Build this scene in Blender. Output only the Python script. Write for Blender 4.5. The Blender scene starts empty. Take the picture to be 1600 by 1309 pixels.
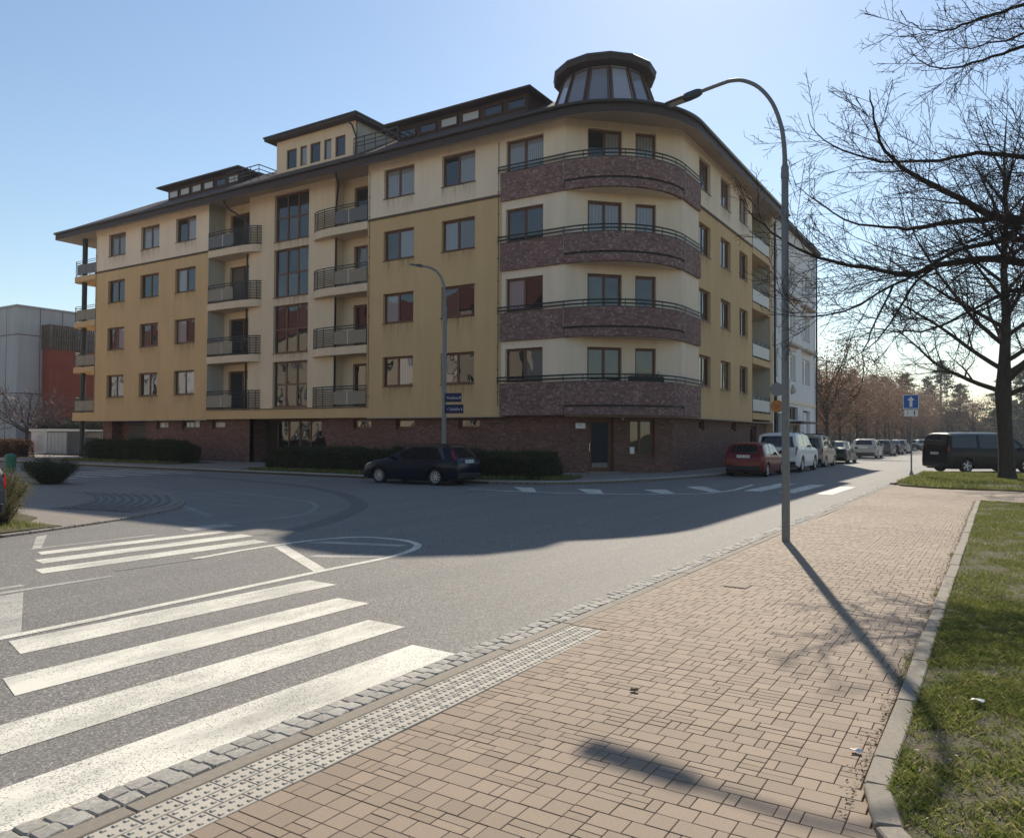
import bpy, bmesh, math, random
import numpy as np
from mathutils import Vector, Matrix

R = math.radians
SC = bpy.context.scene
COL = SC.collection
random.seed(7)
RNG = np.random.default_rng(11)

# ------------------------------------------------------------------ camera, sky, sun, exposure
# X runs across the right-hand street, Y along it, away from the viewer; metres
SUN_AZ = R(18.4)      # towards -X from +Y
SUN_EL = R(37.9)
cam_d = bpy.data.cameras.new("camera")
cam = bpy.data.objects.new("camera", cam_d)
COL.objects.link(cam)
cam_d.sensor_width = 36.0
cam_d.lens = 1212.0 / 1600.0 * 36.0
cam_d.clip_start = 0.05
cam_d.clip_end = 5000.0
yaw, pit, rol = R(32.2), math.atan(27.0 / 1212.0), 0.0052
fwd = Vector((-math.sin(yaw) * math.cos(pit), math.cos(yaw) * math.cos(pit), math.sin(pit)))
rt0 = Vector((math.cos(yaw), math.sin(yaw), 0))
up0 = rt0.cross(fwd)
rt = rt0 * math.cos(rol) + up0 * math.sin(rol)
upv = rt.cross(fwd)
m = Matrix((rt, upv, -fwd)).transposed().to_4x4()
m.translation = Vector((0, 0, 1.65))
cam.matrix_world = m
SC.camera = cam

wld = bpy.data.worlds.new("World")
SC.world = wld
wld.use_nodes = True
wn = wld.node_tree
wn.nodes.clear()
sky = wn.nodes.new("ShaderNodeTexSky")
sky.sky_type = 'NISHITA'
sky.sun_disc = False
sky.sun_elevation = SUN_EL
sky.sun_rotation = -SUN_AZ
sky.air_density = 1.3
sky.dust_density = 0.24
sky.ozone_density = 1.8
sky.altitude = 250
bgn = wn.nodes.new("ShaderNodeBackground")
bgn.inputs[1].default_value = 0.095
won = wn.nodes.new("ShaderNodeOutputWorld")
wn.links.new(sky.outputs[0], bgn.inputs[0])
wn.links.new(bgn.outputs[0], won.inputs[0])

sun_d = bpy.data.lights.new("sun", 'SUN')
sun_d.energy = 4.4
sun_d.angle = R(0.53)
sun_d.color = (1.0, 0.905, 0.75)
sun = bpy.data.objects.new("sun", sun_d)
COL.objects.link(sun)
sdir = Vector((-math.sin(SUN_AZ) * math.cos(SUN_EL), math.cos(SUN_AZ) * math.cos(SUN_EL), math.sin(SUN_EL)))
sun.rotation_euler = sdir.to_track_quat('Z', 'Y').to_euler()
sun.location = (-20, 60, 60)

SC.view_settings.view_transform = 'Standard'
SC.view_settings.look = 'None'
SC.view_settings.exposure = 0.45
SC.view_settings.gamma = 1.0
SC.view_settings.use_curve_mapping = False

# ------------------------------------------------------------------ node helpers
M = {}


def mat(name, base=(0.5, 0.5, 0.5), rough=0.7, spec=0.5, metal=0.0, ior=1.5, coat=0.0):
    mt = bpy.data.materials.new(name)
    mt.use_nodes = True
    b = mt.node_tree.nodes["Principled BSDF"]
    b.inputs["Base Color"].default_value = (*base, 1)
    b.inputs["Roughness"].default_value = rough
    b.inputs["Metallic"].default_value = metal
    b.inputs["IOR"].default_value = ior
    b.inputs["Specular IOR Level"].default_value = spec
    b.inputs["Coat Weight"].default_value = coat
    b.inputs["Coat Roughness"].default_value = 0.04
    M[name] = mt
    return mt


def N(mt, typ, **kw):
    n = mt.node_tree.nodes.new(typ)
    for k, v in kw.items():
        if k.startswith("i_"):
            key = k[2:]
            key = int(key) if key.isdigit() else key.replace("_", " ")
            n.inputs[key].default_value = v
        else:
            setattr(n, k, v)
    return n


def L(mt, a, b):
    mt.node_tree.links.new(a, b)


def bsdf(mt):
    return mt.node_tree.nodes["Principled BSDF"]


def ramp(mt, fac, stops):
    r = N(mt, "ShaderNodeValToRGB")
    e = r.color_ramp.elements
    while len(e) < len(stops):
        e.new(0.5)
    for k, (p, c) in enumerate(stops):
        e[k].position = p
        e[k].color = (*c, 1) if len(c) == 3 else c
    L(mt, fac, r.inputs[0])
    return r.outputs[0]


def mixc(mt, fac, a, b, blend='MIX'):
    x = N(mt, "ShaderNodeMix", data_type='RGBA', blend_type=blend)
    for sock, v in ((x.inputs[0], fac), (x.inputs[6], a), (x.inputs[7], b)):
        if hasattr(v, "default_value"):
            L(mt, v, sock)
        else:
            sock.default_value = v if not isinstance(v, tuple) or len(v) == 4 else (*v, 1)
    return x.outputs[2]


def coord(mt, kind="Object", scale=(1, 1, 1), rot=(0, 0, 0)):
    t = N(mt, "ShaderNodeTexCoord")
    mp = N(mt, "ShaderNodeMapping")
    mp.inputs["Scale"].default_value = scale
    mp.inputs["Rotation"].default_value = rot
    L(mt, t.outputs[kind], mp.inputs[0])
    return mp.outputs[0]


def noise(mt, vec, scale, detail=4, rough=0.55):
    n = N(mt, "ShaderNodeTexNoise")
    n.inputs["Scale"].default_value = scale
    n.inputs["Detail"].default_value = detail
    n.inputs["Roughness"].default_value = rough
    if vec is not None:
        L(mt, vec, n.inputs["Vector"])
    return n.outputs["Fac"]


def geo_pos(mt):
    return N(mt, "ShaderNodeNewGeometry").outputs["Position"]


def bump(mt, h, strength=0.3, dist=0.01):
    b = N(mt, "ShaderNodeBump")
    b.inputs["Strength"].default_value = strength
    b.inputs["Distance"].default_value = dist
    L(mt, h, b.inputs["Height"])
    L(mt, b.outputs[0], bsdf(mt).inputs["Normal"])


def setc(mt, out):
    L(mt, out, bsdf(mt).inputs["Base Color"])


def mul(c, k):
    return tuple(min(1, x * k) for x in c)


# ------------------------------------------------------------------ materials
def plaster(name, c, dirt=0.5):
    mt = mat(name, c, 0.9, 0.2)
    p = geo_pos(mt)
    mp = N(mt, "ShaderNodeMapping")
    mp.inputs["Scale"].default_value = (1.6, 1.6, 0.16)
    L(mt, p, mp.inputs[0])
    streak = noise(mt, mp.outputs[0], 1.3, 5, 0.6)
    cloud = noise(mt, p, 0.45, 4)
    a = mixc(mt, ramp(mt, streak, [(0.42, (0, 0, 0)), (0.78, (1, 1, 1))]), mul(c, 1.03), mul(c, 1 - 0.28 * dirt))
    a2 = mixc(mt, ramp(mt, cloud, [(0.35, (0, 0, 0)), (0.7, (1, 1, 1))]), a, mixc(mt, 0.5, a, mul(c, 0.86)))
    setc(mt, a2)
    bump(mt, noise(mt, p, 60, 3), 0.25, 0.004)
    return mt


plaster("plaster_yellow", (0.60, 0.41, 0.215), 0.4)
plaster("plaster_cream", (0.79, 0.64, 0.49), 0.4)
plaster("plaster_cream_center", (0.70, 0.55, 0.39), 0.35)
plaster("plaster_white", (0.70, 0.69, 0.68), 0.6)
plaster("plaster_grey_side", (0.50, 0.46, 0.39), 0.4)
plaster("plaster_opposite", (0.52, 0.45, 0.35), 0.4)
plaster("plaster_orange", (0.24, 0.055, 0.03), 0.5)
plaster("concrete_grey", (0.42, 0.415, 0.41), 0.8)


def brick_mat(name, c1, c2, mortar, fleck, fleck_amt):
    mt = mat(name, c1, 0.85, 0.3)
    uv = coord(mt, "UV")
    br = N(mt, "ShaderNodeTexBrick")
    L(mt, uv, br.inputs["Vector"])
    br.inputs["Scale"].default_value = 1.0
    br.inputs["Brick Width"].default_value = 0.26
    br.inputs["Row Height"].default_value = 0.078
    br.inputs["Mortar Size"].default_value = 0.006
    br.inputs["Color1"].default_value = (0, 0, 0, 1)
    br.inputs["Color2"].default_value = (1, 1, 1, 1)
    br.inputs["Mortar"].default_value = (0.5, 0.5, 0.5, 1)
    br.inputs["Bias"].default_value = 0.0
    tone = ramp(mt, br.outputs["Color"], [(0.0, c2), (0.5, c1), (1.0, mul(c1, 1.25))])
    # pale faces on scattered bricks
    v = N(mt, "ShaderNodeTexVoronoi")
    mp = N(mt, "ShaderNodeMapping")
    mp.inputs["Scale"].default_value = (1 / 0.11, 1 / 0.078, 1)
    L(mt, uv, mp.inputs[0])
    L(mt, mp.outputs[0], v.inputs["Vector"])
    v.inputs["Scale"].default_value = 1.0
    sep = N(mt, "ShaderNodeSeparateColor")
    L(mt, v.outputs["Color"], sep.inputs[0])
    sel = ramp(mt, sep.outputs[0], [(1 - 2.6 * fleck_amt, (0, 0, 0)), (1 - fleck_amt, (0.45, 0.45, 0.45)), (1.0, (1, 1, 1))])
    n = noise(mt, uv, 14, 3)
    sel2 = mixc(mt, 1.0, sel, ramp(mt, n, [(0.3, (0.25, 0.25, 0.25)), (0.62, (0.9, 0.9, 0.9))]), 'MULTIPLY')
    tone = mixc(mt, sel2, tone, fleck)
    col = mixc(mt, br.outputs["Fac"], tone, mortar)
    big = noise(mt, uv, 0.7, 4)
    col = mixc(mt, ramp(mt, big, [(0.3, (0, 0, 0)), (0.75, (0.45, 0.45, 0.45))]), col, mul(c2, 0.9))
    setc(mt, col)
    inv = N(mt, "ShaderNodeMath", operation='SUBTRACT')
    inv.inputs[0].default_value = 1.0
    L(mt, br.outputs["Fac"], inv.inputs[1])
    bump(mt, inv.outputs[0], 0.6, 0.01)


brick_mat("brick_bay", (0.215, 0.117, 0.104), (0.15, 0.08, 0.075), (0.18, 0.135, 0.125), (0.50, 0.39, 0.34), 0.17)
brick_mat("brick_base", (0.175, 0.088, 0.068), (0.125, 0.062, 0.052), (0.14, 0.10, 0.085), (0.32, 0.21, 0.16), 0.07)

# rain streaks that run down the render below the sills
mt = mat("rain_stain", (0.16, 0.115, 0.06), 0.95, 0.1)
gen = N(mt, "ShaderNodeTexCoord").outputs["Generated"]
sx = N(mt, "ShaderNodeSeparateXYZ")
L(mt, gen, sx.inputs[0])
mp = N(mt, "ShaderNodeMapping")
mp.inputs["Scale"].default_value = (7.0, 7.0, 0.35)
L(mt, geo_pos(mt), mp.inputs[0])
st = ramp(mt, noise(mt, mp.outputs[0], 1.6, 4, 0.65), [(0.42, (0, 0, 0)), (0.72, (1, 1, 1))])
fd = ramp(mt, sx.outputs[2], [(0.0, (0, 0, 0)), (0.5, (0.12, 0.12, 0.12)), (1.0, (0.55, 0.55, 0.55))])
fx = ramp(mt, sx.outputs[0], [(0.0, (0, 0, 0)), (0.05, (1, 1, 1)), (0.95, (1, 1, 1)), (1.0, (0, 0, 0))])
fc = mixc(mt, 1.0, mixc(mt, 1.0, st, fd, 'MULTIPLY'), fx, 'MULTIPLY')
L(mt, fc, bsdf(mt).inputs["Alpha"])

mt = mat("window_wood", (0.115, 0.045, 0.022), 0.45, 0.4)
setc(mt, mixc(mt, noise(mt, geo_pos(mt), 6, 4), (0.075, 0.03, 0.017), (0.17, 0.07, 0.032)))
mat("sill_metal", (0.055, 0.028, 0.02), 0.4, 0.5)
mat("string_course", (0.10, 0.075, 0.055), 0.8, 0.3)
mat("rail_steel", (0.018, 0.028, 0.028), 0.45, 0.5)
mat("dark_steel", (0.02, 0.026, 0.026), 0.5, 0.5)
mat("pipe_brown", (0.025, 0.018, 0.017), 0.4, 0.5)
mat("fascia", (0.04, 0.023, 0.02), 0.6, 0.4)
mat("soffit", (0.42, 0.34, 0.27), 0.9, 0.2)
mt = mat("balcony_panel", (0.40, 0.345, 0.27), 0.55, 0.4)
setc(mt, mixc(mt, noise(mt, geo_pos(mt), 2.0, 4), (0.20, 0.165, 0.12), (0.27, 0.225, 0.17)))
mat("balcony_panel_grey", (0.12, 0.115, 0.115), 0.5, 0.4)
mat("pale_panel", (0.60, 0.57, 0.52), 0.6, 0.4)

mt = mat("roof_tile", (0.075, 0.045, 0.038), 0.75, 0.4)
p = geo_pos(mt)
w = N(mt, "ShaderNodeTexWave", wave_type='BANDS', bands_direction='DIAGONAL')
w.inputs["Scale"].default_value = 3.2
L(mt, p, w.inputs["Vector"])
setc(mt, mixc(mt, noise(mt, p, 3.0, 5), (0.05, 0.03, 0.027), (0.12, 0.07, 0.055)))
bump(mt, w.outputs["Fac"], 0.8, 0.03)

mt = mat("dormer_wood", (0.055, 0.024, 0.016), 0.6, 0.4)


def glass_mat(name, base, wav=0.02, ior=1.8, stripes=False):
    mt = mat(name, base, 0.015, 0.5, ior=ior)
    p = geo_pos(mt)
    if stripes:
        w = N(mt, "ShaderNodeTexWave", wave_type='BANDS', bands_direction='X')
        w.inputs["Scale"].default_value = 3.0
        w.inputs["Distortion"].default_value = 2.5
        L(mt, p, w.inputs["Vector"])
        setc(mt, mixc(mt, w.outputs["Fac"], mul(base, 0.8), mul(base, 1.1)))
    h = noise(mt, p, 0.95, 1, 0.35)
    bump(mt, h, 1.0, wav)
    return mt


glass_mat("glass_dark", (0.012, 0.015, 0.02))
glass_mat("glass_room", (0.045, 0.04, 0.038))
glass_mat("glass_curtain", (0.24, 0.24, 0.25), stripes=True)
glass_mat("glass_blind", (0.13, 0.12, 0.11))
glass_mat("glass_tower", (0.20, 0.205, 0.25), 0.02, 1.6)
glass_mat("glass_tower_pale", (0.34, 0.35, 0.40), 0.02, 1.6)
glass_mat("glass_flat", (0.02, 0.022, 0.026), 0.004)
glass_mat("glass_pale", (0.45, 0.45, 0.45), 0.01, 1.5)

mt = mat("asphalt", (0.16, 0.15, 0.14), 0.78, 0.45)
p = geo_pos(mt)
v = N(mt, "ShaderNodeTexVoronoi")
v.inputs["Scale"].default_value = 95.0
L(mt, p, v.inputs["Vector"])
sp = N(mt, "ShaderNodeSeparateColor")
L(mt, v.outputs["Color"], sp.inputs[0])
agg = ramp(mt, sp.outputs[0], [(0.0, (0.062, 0.057, 0.053)), (0.35, (0.14, 0.13, 0.12)), (0.7, (0.225, 0.207, 0.187)), (0.93, (0.31, 0.28, 0.25)), (1.0, (0.50, 0.46, 0.41))])
big = noise(mt, p, 0.35, 5, 0.6)
a = mixc(mt, ramp(mt, big, [(0.32, (0, 0, 0)), (0.7, (1, 1, 1))]), agg, mixc(mt, 0.4, agg, (0.21, 0.195, 0.18)))
mpx = N(mt, "ShaderNodeMapping")
mpx.inputs["Scale"].default_value = (1.1, 0.07, 1)
L(mt, p, mpx.inputs[0])
tr = noise(mt, mpx.outputs[0], 1.0, 3)
a = mixc(mt, ramp(mt, tr, [(0.45, (0, 0, 0)), (0.7, (0.3, 0.3, 0.3))]), a, (0.115, 0.11, 0.107))
setc(mt, a)
bump(mt, sp.outputs[1], 0.75, 0.004)

mt = mat("asphalt_patch", (0.1, 0.095, 0.09), 0.85, 0.35)
p = geo_pos(mt)
v = N(mt, "ShaderNodeTexVoronoi")
v.inputs["Scale"].default_value = 95.0
L(mt, p, v.inputs["Vector"])
sp = N(mt, "ShaderNodeSeparateColor")
L(mt, v.outputs["Color"], sp.inputs[0])
setc(mt, ramp(mt, sp.outputs[0], [(0, (0.055, 0.053, 0.05)), (0.7, (0.145, 0.137, 0.13)), (1, (0.28, 0.265, 0.25))]))

for nm, wear, tint in (("road_paint", 0.60, (0.74, 0.70, 0.60)), ("road_paint_worn", 0.80, (0.52, 0.49, 0.43)), ("road_paint_faint", 1.0, (0.36, 0.34, 0.31))):
    mt = mat(nm, tint, 0.7, 0.4)
    p = geo_pos(mt)
    v = N(mt, "ShaderNodeTexVoronoi")
    v.inputs["Scale"].default_value = 140.0
    L(mt, p, v.inputs["Vector"])
    sp = N(mt, "ShaderNodeSeparateColor")
    L(mt, v.outputs["Color"], sp.inputs[0])
    big = noise(mt, p, 1.6, 5, 0.65)
    md = N(mt, "ShaderNodeMath", operation='MULTIPLY_ADD')
    L(mt, big, md.inputs[0])
    md.inputs[1].default_value = 0.95
    L(mt, sp.outputs[0], md.inputs[2])
    gone = ramp(mt, md.outputs[0], [(wear - 0.03, (1, 1, 1)), (wear + 0.05, (0, 0, 0))])
    mpx = N(mt, "ShaderNodeMapping")
    mpx.inputs["Scale"].default_value = (1.4, 0.45, 1)
    mpx.inputs["Rotation"].default_value = (0, 0, 0.5)
    L(mt, p, mpx.inputs[0])
    dirt = noise(mt, mpx.outputs[0], 2.2, 5, 0.65)
    pc = mixc(mt, ramp(mt, dirt, [(0.42, (0, 0, 0)), (0.72, (1, 1, 1))]), tint, mul(tint, 0.55))
    soft = mixc(mt, 0.72, (0, 0, 0), gone)
    setc(mt, mixc(mt, soft, pc, (0.13, 0.122, 0.115)))
    bump(mt, sp.outputs[1], 0.5, 0.003)


def stone_mat(name, c, var=0.25, sc=40, rnd=0.15, rough=0.85):
    mt = mat(name, c, rough, 0.4)
    p = geo_pos(mt)
    oi = N(mt, "ShaderNodeObjectInfo")
    isl = N(mt, "ShaderNodeNewGeometry")
    s = N(mt, "ShaderNodeMath", operation='ADD')
    L(mt, oi.outputs["Random"], s.inputs[0])
    L(mt, isl.outputs["Random Per Island"], s.inputs[1])
    fr = N(mt, "ShaderNodeMath", operation='FRACT')
    L(mt, s.outputs[0], fr.inputs[0])
    pcs = mixc(mt, fr.outputs[0], mul(c, 1 - rnd), mul(c, 1 + rnd))
    f = noise(mt, p, sc, 4, 0.7)
    a = mixc(mt, ramp(mt, f, [(0.3, (0, 0, 0)), (0.75, (1, 1, 1))]), mixc(mt, var, pcs, (0.03, 0.025, 0.02)), pcs)
    d = noise(mt, p, 0.9, 5, 0.6)
    a = mixc(mt, ramp(mt, d, [(0.4, (0, 0, 0)), (0.75, (0.45, 0.45, 0.45))]), a, mul(c, 0.72))
    setc(mt, a)
    bump(mt, noise(mt, p, sc * 4, 2), 0.35, 0.003)
    return mt


stone_mat("paver", (0.335, 0.25, 0.182), 0.3, 120, 0.12, 0.8)
stone_mat("paver_grey", (0.28, 0.24, 0.21), 0.3, 60, 0.10)
mt = M["paver_grey"]          # far paving, too small to lay block by block
br = N(mt, "ShaderNodeTexBrick")
L(mt, geo_pos(mt), br.inputs["Vector"])
br.inputs["Scale"].default_value = 1.0
br.inputs["Brick Width"].default_value = 0.2
br.inputs["Row Height"].default_value = 0.1
br.inputs["Mortar Size"].default_value = 0.006
old = bsdf(mt).inputs["Base Color"].links[0].from_socket
tone = mixc(mt, 0.5, old, ramp(mt, br.outputs["Color"], [(0.0, (0.23, 0.19, 0.16)), (1.0, (0.34, 0.29, 0.25))]))
setc(mt, mixc(mt, br.outputs["Fac"], tone, (0.11, 0.09, 0.075)))
stone_mat("tactile", (0.54, 0.49, 0.41), 0.25, 120, 0.07)
stone_mat("cobble", (0.50, 0.465, 0.41), 0.6, 45, 0.22)
stone_mat("concrete", (0.30, 0.258, 0.205), 0.35, 30, 0.08)
stone_mat("kerb_stone", (0.36, 0.35, 0.33), 0.35, 40, 0.12)
mat("joint_sand", (0.30, 0.24, 0.18), 0.95, 0.2)

mt = mat("soil", (0.085, 0.065, 0.04), 0.95, 0.2)
p = geo_pos(mt)
setc(mt, mixc(mt, ramp(mt, noise(mt, p, 3.5, 6, 0.7), [(0.35, (0, 0, 0)), (0.65, (1, 1, 1))]), (0.13, 0.105, 0.078), (0.10, 0.105, 0.045)))
bump(mt, noise(mt, p, 40, 4), 0.8, 0.03)
mt = mat("field", (0.07, 0.085, 0.03), 0.95, 0.2)
p = geo_pos(mt)
setc(mt, mixc(mt, noise(mt, p, 0.4, 6, 0.7), (0.06, 0.075, 0.025), (0.12, 0.11, 0.06)))


def leaf_mat(name, c1, c2, c3=None, trans=0.3, rough=0.6):
    mt = mat(name, c1, rough, 0.3)
    g = N(mt, "ShaderNodeNewGeometry")
    stops = [(0.0, c1), (0.6, c2)] + ([(1.0, c3)] if c3 else [])
    col = ramp(mt, g.outputs["Random Per Island"], stops)
    setc(mt, col)
    if trans:
        tb = N(mt, "ShaderNodeBsdfTranslucent")
        L(mt, col, tb.inputs[0])
        mx = N(mt, "ShaderNodeMixShader")
        mx.inputs[0].default_value = trans
        L(mt, bsdf(mt).outputs[0], mx.inputs[1])
        L(mt, tb.outputs[0], mx.inputs[2])
        L(mt, mx.outputs[0], mt.node_tree.nodes["Material Output"].inputs[0])
    return mt


leaf_mat("grass_blade", (0.10, 0.135, 0.026), (0.185, 0.21, 0.05), (0.36, 0.31, 0.15), 0.5)
leaf_mat("dead_leaf", (0.20, 0.14, 0.085), (0.40, 0.31, 0.21), (0.62, 0.56, 0.46), 0.2)
leaf_mat("hedge_leaf", (0.018, 0.028, 0.009), (0.042, 0.055, 0.018), (0.075, 0.085, 0.032), 0.25)
leaf_mat("bush_leaf", (0.085, 0.085, 0.032), (0.16, 0.145, 0.06), (0.26, 0.22, 0.11), 0.35)
leaf_mat("brown_hedge_leaf", (0.07, 0.032, 0.018), (0.12, 0.06, 0.032), (0.16, 0.10, 0.05), 0.3)
leaf_mat("autumn_leaf", (0.12, 0.075, 0.052), (0.18, 0.11, 0.075), (0.26, 0.17, 0.115), 0.5)
leaf_mat("pine_needle", (0.018, 0.03, 0.014), (0.035, 0.05, 0.022), (0.06, 0.075, 0.035), 0.2)
leaf_mat("wood_leaf", (0.06, 0.055, 0.045), (0.09, 0.08, 0.065), (0.07, 0.085, 0.05), 0.3)
leaf_mat("blossom_twig", (0.10, 0.075, 0.075), (0.17, 0.115, 0.115), (0.24, 0.16, 0.16), 0.2)
leaf_mat("catkin", (0.30, 0.24, 0.15), (0.4, 0.33, 0.22), None, 0.3)

mt = mat("bark", (0.055, 0.042, 0.034), 0.95, 0.2)
p = geo_pos(mt)
mp = N(mt, "ShaderNodeMapping")
mp.inputs["Scale"].default_value = (7, 7, 1.4)
L(mt, p, mp.inputs[0])
f = noise(mt, mp.outputs[0], 3.0, 6, 0.7)
setc(mt, mixc(mt, f, (0.022, 0.017, 0.014), (0.095, 0.075, 0.06)))
bump(mt, f, 1.0, 0.05)
mat("twig", (0.04, 0.029, 0.026), 0.9, 0.2)

mt = mat("galvanised", (0.20, 0.20, 0.195), 0.55, 0.5, metal=0.35)
p = geo_pos(mt)
setc(mt, mixc(mt, noise(mt, p, 9, 5), (0.15, 0.15, 0.148), (0.25, 0.245, 0.235)))
mat("pole_dark", (0.06, 0.062, 0.06), 0.5, 0.5)
mat("lamp_housing", (0.045, 0.05, 0.05), 0.45, 0.5)
mat("lamp_lens", (0.35, 0.34, 0.31), 0.25, 0.5)
mat("sign_blue", (0.006, 0.10, 0.40), 0.4, 0.5)
mat("plate_navy", (0.010, 0.013, 0.065), 0.5, 0.3)
mat("sign_white", (0.78, 0.78, 0.76), 0.45, 0.5)
mat("sign_black", (0.01, 0.01, 0.01), 0.5, 0.5)
mat("sign_orange", (0.52, 0.16, 0.01), 0.45, 0.5)
mat("sign_back", (0.22, 0.22, 0.23), 0.5, 0.5, metal=0.4)
mat("letter_pale", (0.55, 0.56, 0.66), 0.5, 0.5)
mat("bin_green", (0.022, 0.16, 0.085), 0.5, 0.5)
mat("rubber", (0.012, 0.012, 0.012), 0.85, 0.3)
mat("plastic_black", (0.014, 0.014, 0.015), 0.6, 0.4)
mat("rim_silver", (0.48, 0.48, 0.49), 0.35, 0.5, metal=0.6)
mat("car_glass", (0.010, 0.013, 0.016), 0.02, 0.5, ior=1.6)
mat("tail_red", (0.30, 0.006, 0.006), 0.2, 0.5)
mat("lamp_clear", (0.55, 0.56, 0.58), 0.12, 0.5)
mat("plate_white", (0.72, 0.72, 0.70), 0.4, 0.5)
mat("chrome", (0.6, 0.6, 0.6), 0.15, 0.5, metal=1.0)
for nm, c, me in (("paint_navy", (0.004, 0.006, 0.020), 0.0), ("paint_red", (0.14, 0.008, 0.012), 0.25), ("paint_white", (0.72, 0.72, 0.71), 0.0),
                  ("paint_beige", (0.34, 0.28, 0.22), 0.35), ("paint_green", (0.012, 0.03, 0.026), 0.25), ("paint_silver", (0.34, 0.33, 0.31), 0.45),
                  ("paint_black", (0.004, 0.004, 0.005), 0.0), ("paint_blue", (0.012, 0.018, 0.035), 0.2), ("paint_grey", (0.07, 0.07, 0.075), 0.3)):
    mat(nm, c, 0.35, 0.12, metal=me * 0.5, coat=0.28)
mat("coat_dark", (0.018, 0.013, 0.014), 0.9, 0.2)
mat("skin", (0.45, 0.27, 0.2), 0.6, 0.3)
mat("hair", (0.02, 0.013, 0.01), 0.7, 0.3)
mat("trousers", (0.02, 0.022, 0.03), 0.9, 0.2)
mat("garage_door", (0.085, 0.085, 0.075), 0.6, 0.4)
mat("enclosure_white", (0.60, 0.58, 0.55), 0.6, 0.4)
mat("enclosure_grey", (0.42, 0.41, 0.39), 0.6, 0.4)
mat("fence_steel", (0.17, 0.18, 0.19), 0.5, 0.5, metal=0.3)
mat("slat_wood", (0.13, 0.09, 0.065), 0.85, 0.3)
mat("roof_red", (0.15, 0.052, 0.036), 0.85, 0.3)
mat("white_frame", (0.78, 0.78, 0.76), 0.5, 0.4)
mat("door_blue", (0.010, 0.018, 0.035), 0.3, 0.15)
mat("container_yellow", (0.36, 0.30, 0.10), 0.6, 0.4)
mat("red_box", (0.45, 0.03, 0.02), 0.5, 0.4)
mat("cast_iron", (0.22, 0.165, 0.12), 0.8, 0.4)
mat("relief", (0.45, 0.36, 0.28), 0.8, 0.3)

# ------------------------------------------------------------------ object helpers
WL = {}


def tag(o, label=None, cat=None, group=None, kind=None):
    for k, v in (("label", label), ("category", cat), ("group", group), ("kind", kind)):
        if v:
            o[k] = v
    return o


def thing(name, label, cat, loc=(0, 0, 0), rz=0.0, group=None):
    o = bpy.data.objects.new(name, None)
    COL.objects.link(o)
    o.location = loc
    o.rotation_euler = (0, 0, rz)
    o.empty_display_size = 0.2
    WL[o] = Vector(loc)
    return tag(o, label, cat, group)


def newmesh(name, verts, faces, mt=None, smooth=False, uvs=None, sharp=None):
    me = bpy.data.meshes.new(name)
    me.from_pydata([tuple(v) for v in verts], [], faces)
    if mt:
        me.materials.append(M[mt] if isinstance(mt, str) else mt)
    if smooth or sharp:
        me.polygons.foreach_set("use_smooth", [True] * len(me.polygons))
        if sharp:
            me.set_sharp_from_angle(angle=sharp)
    if uvs is not None:
        ul = me.uv_layers.new(name="UVMap")
        li = np.empty(len(me.loops), dtype=np.int32)
        me.loops.foreach_get("vertex_index", li)
        ul.data.foreach_set("uv", np.asarray(uvs, dtype=np.float32)[li].ravel())
    return me


def put(name, me, parent=None, loc=(0, 0, 0), rz=0.0):
    o = bpy.data.objects.new(name, me)
    COL.objects.link(o)
    o.location = loc
    o.rotation_euler = (0, 0, rz)
    if parent:
        o.parent = parent
    return o


def fastmesh(name, V, F, mt):
    """V (n,3) float array, F (m,k) int array of equal-sized polygons"""
    me = bpy.data.meshes.new(name)
    V = np.asarray(V, dtype=np.float32)
    F = np.asarray(F, dtype=np.int32)
    k = F.shape[1]
    me.vertices.add(len(V))
    me.vertices.foreach_set("co", V.ravel())
    me.loops.add(F.size)
    me.loops.foreach_set("vertex_index", F.ravel())
    me.polygons.add(len(F))
    me.polygons.foreach_set("loop_start", np.arange(0, F.size, k, dtype=np.int32))
    me.polygons.foreach_set("loop_total", np.full(len(F), k, dtype=np.int32))
    me.update(calc_edges=True)
    me.materials.append(M[mt])
    return me


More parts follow.
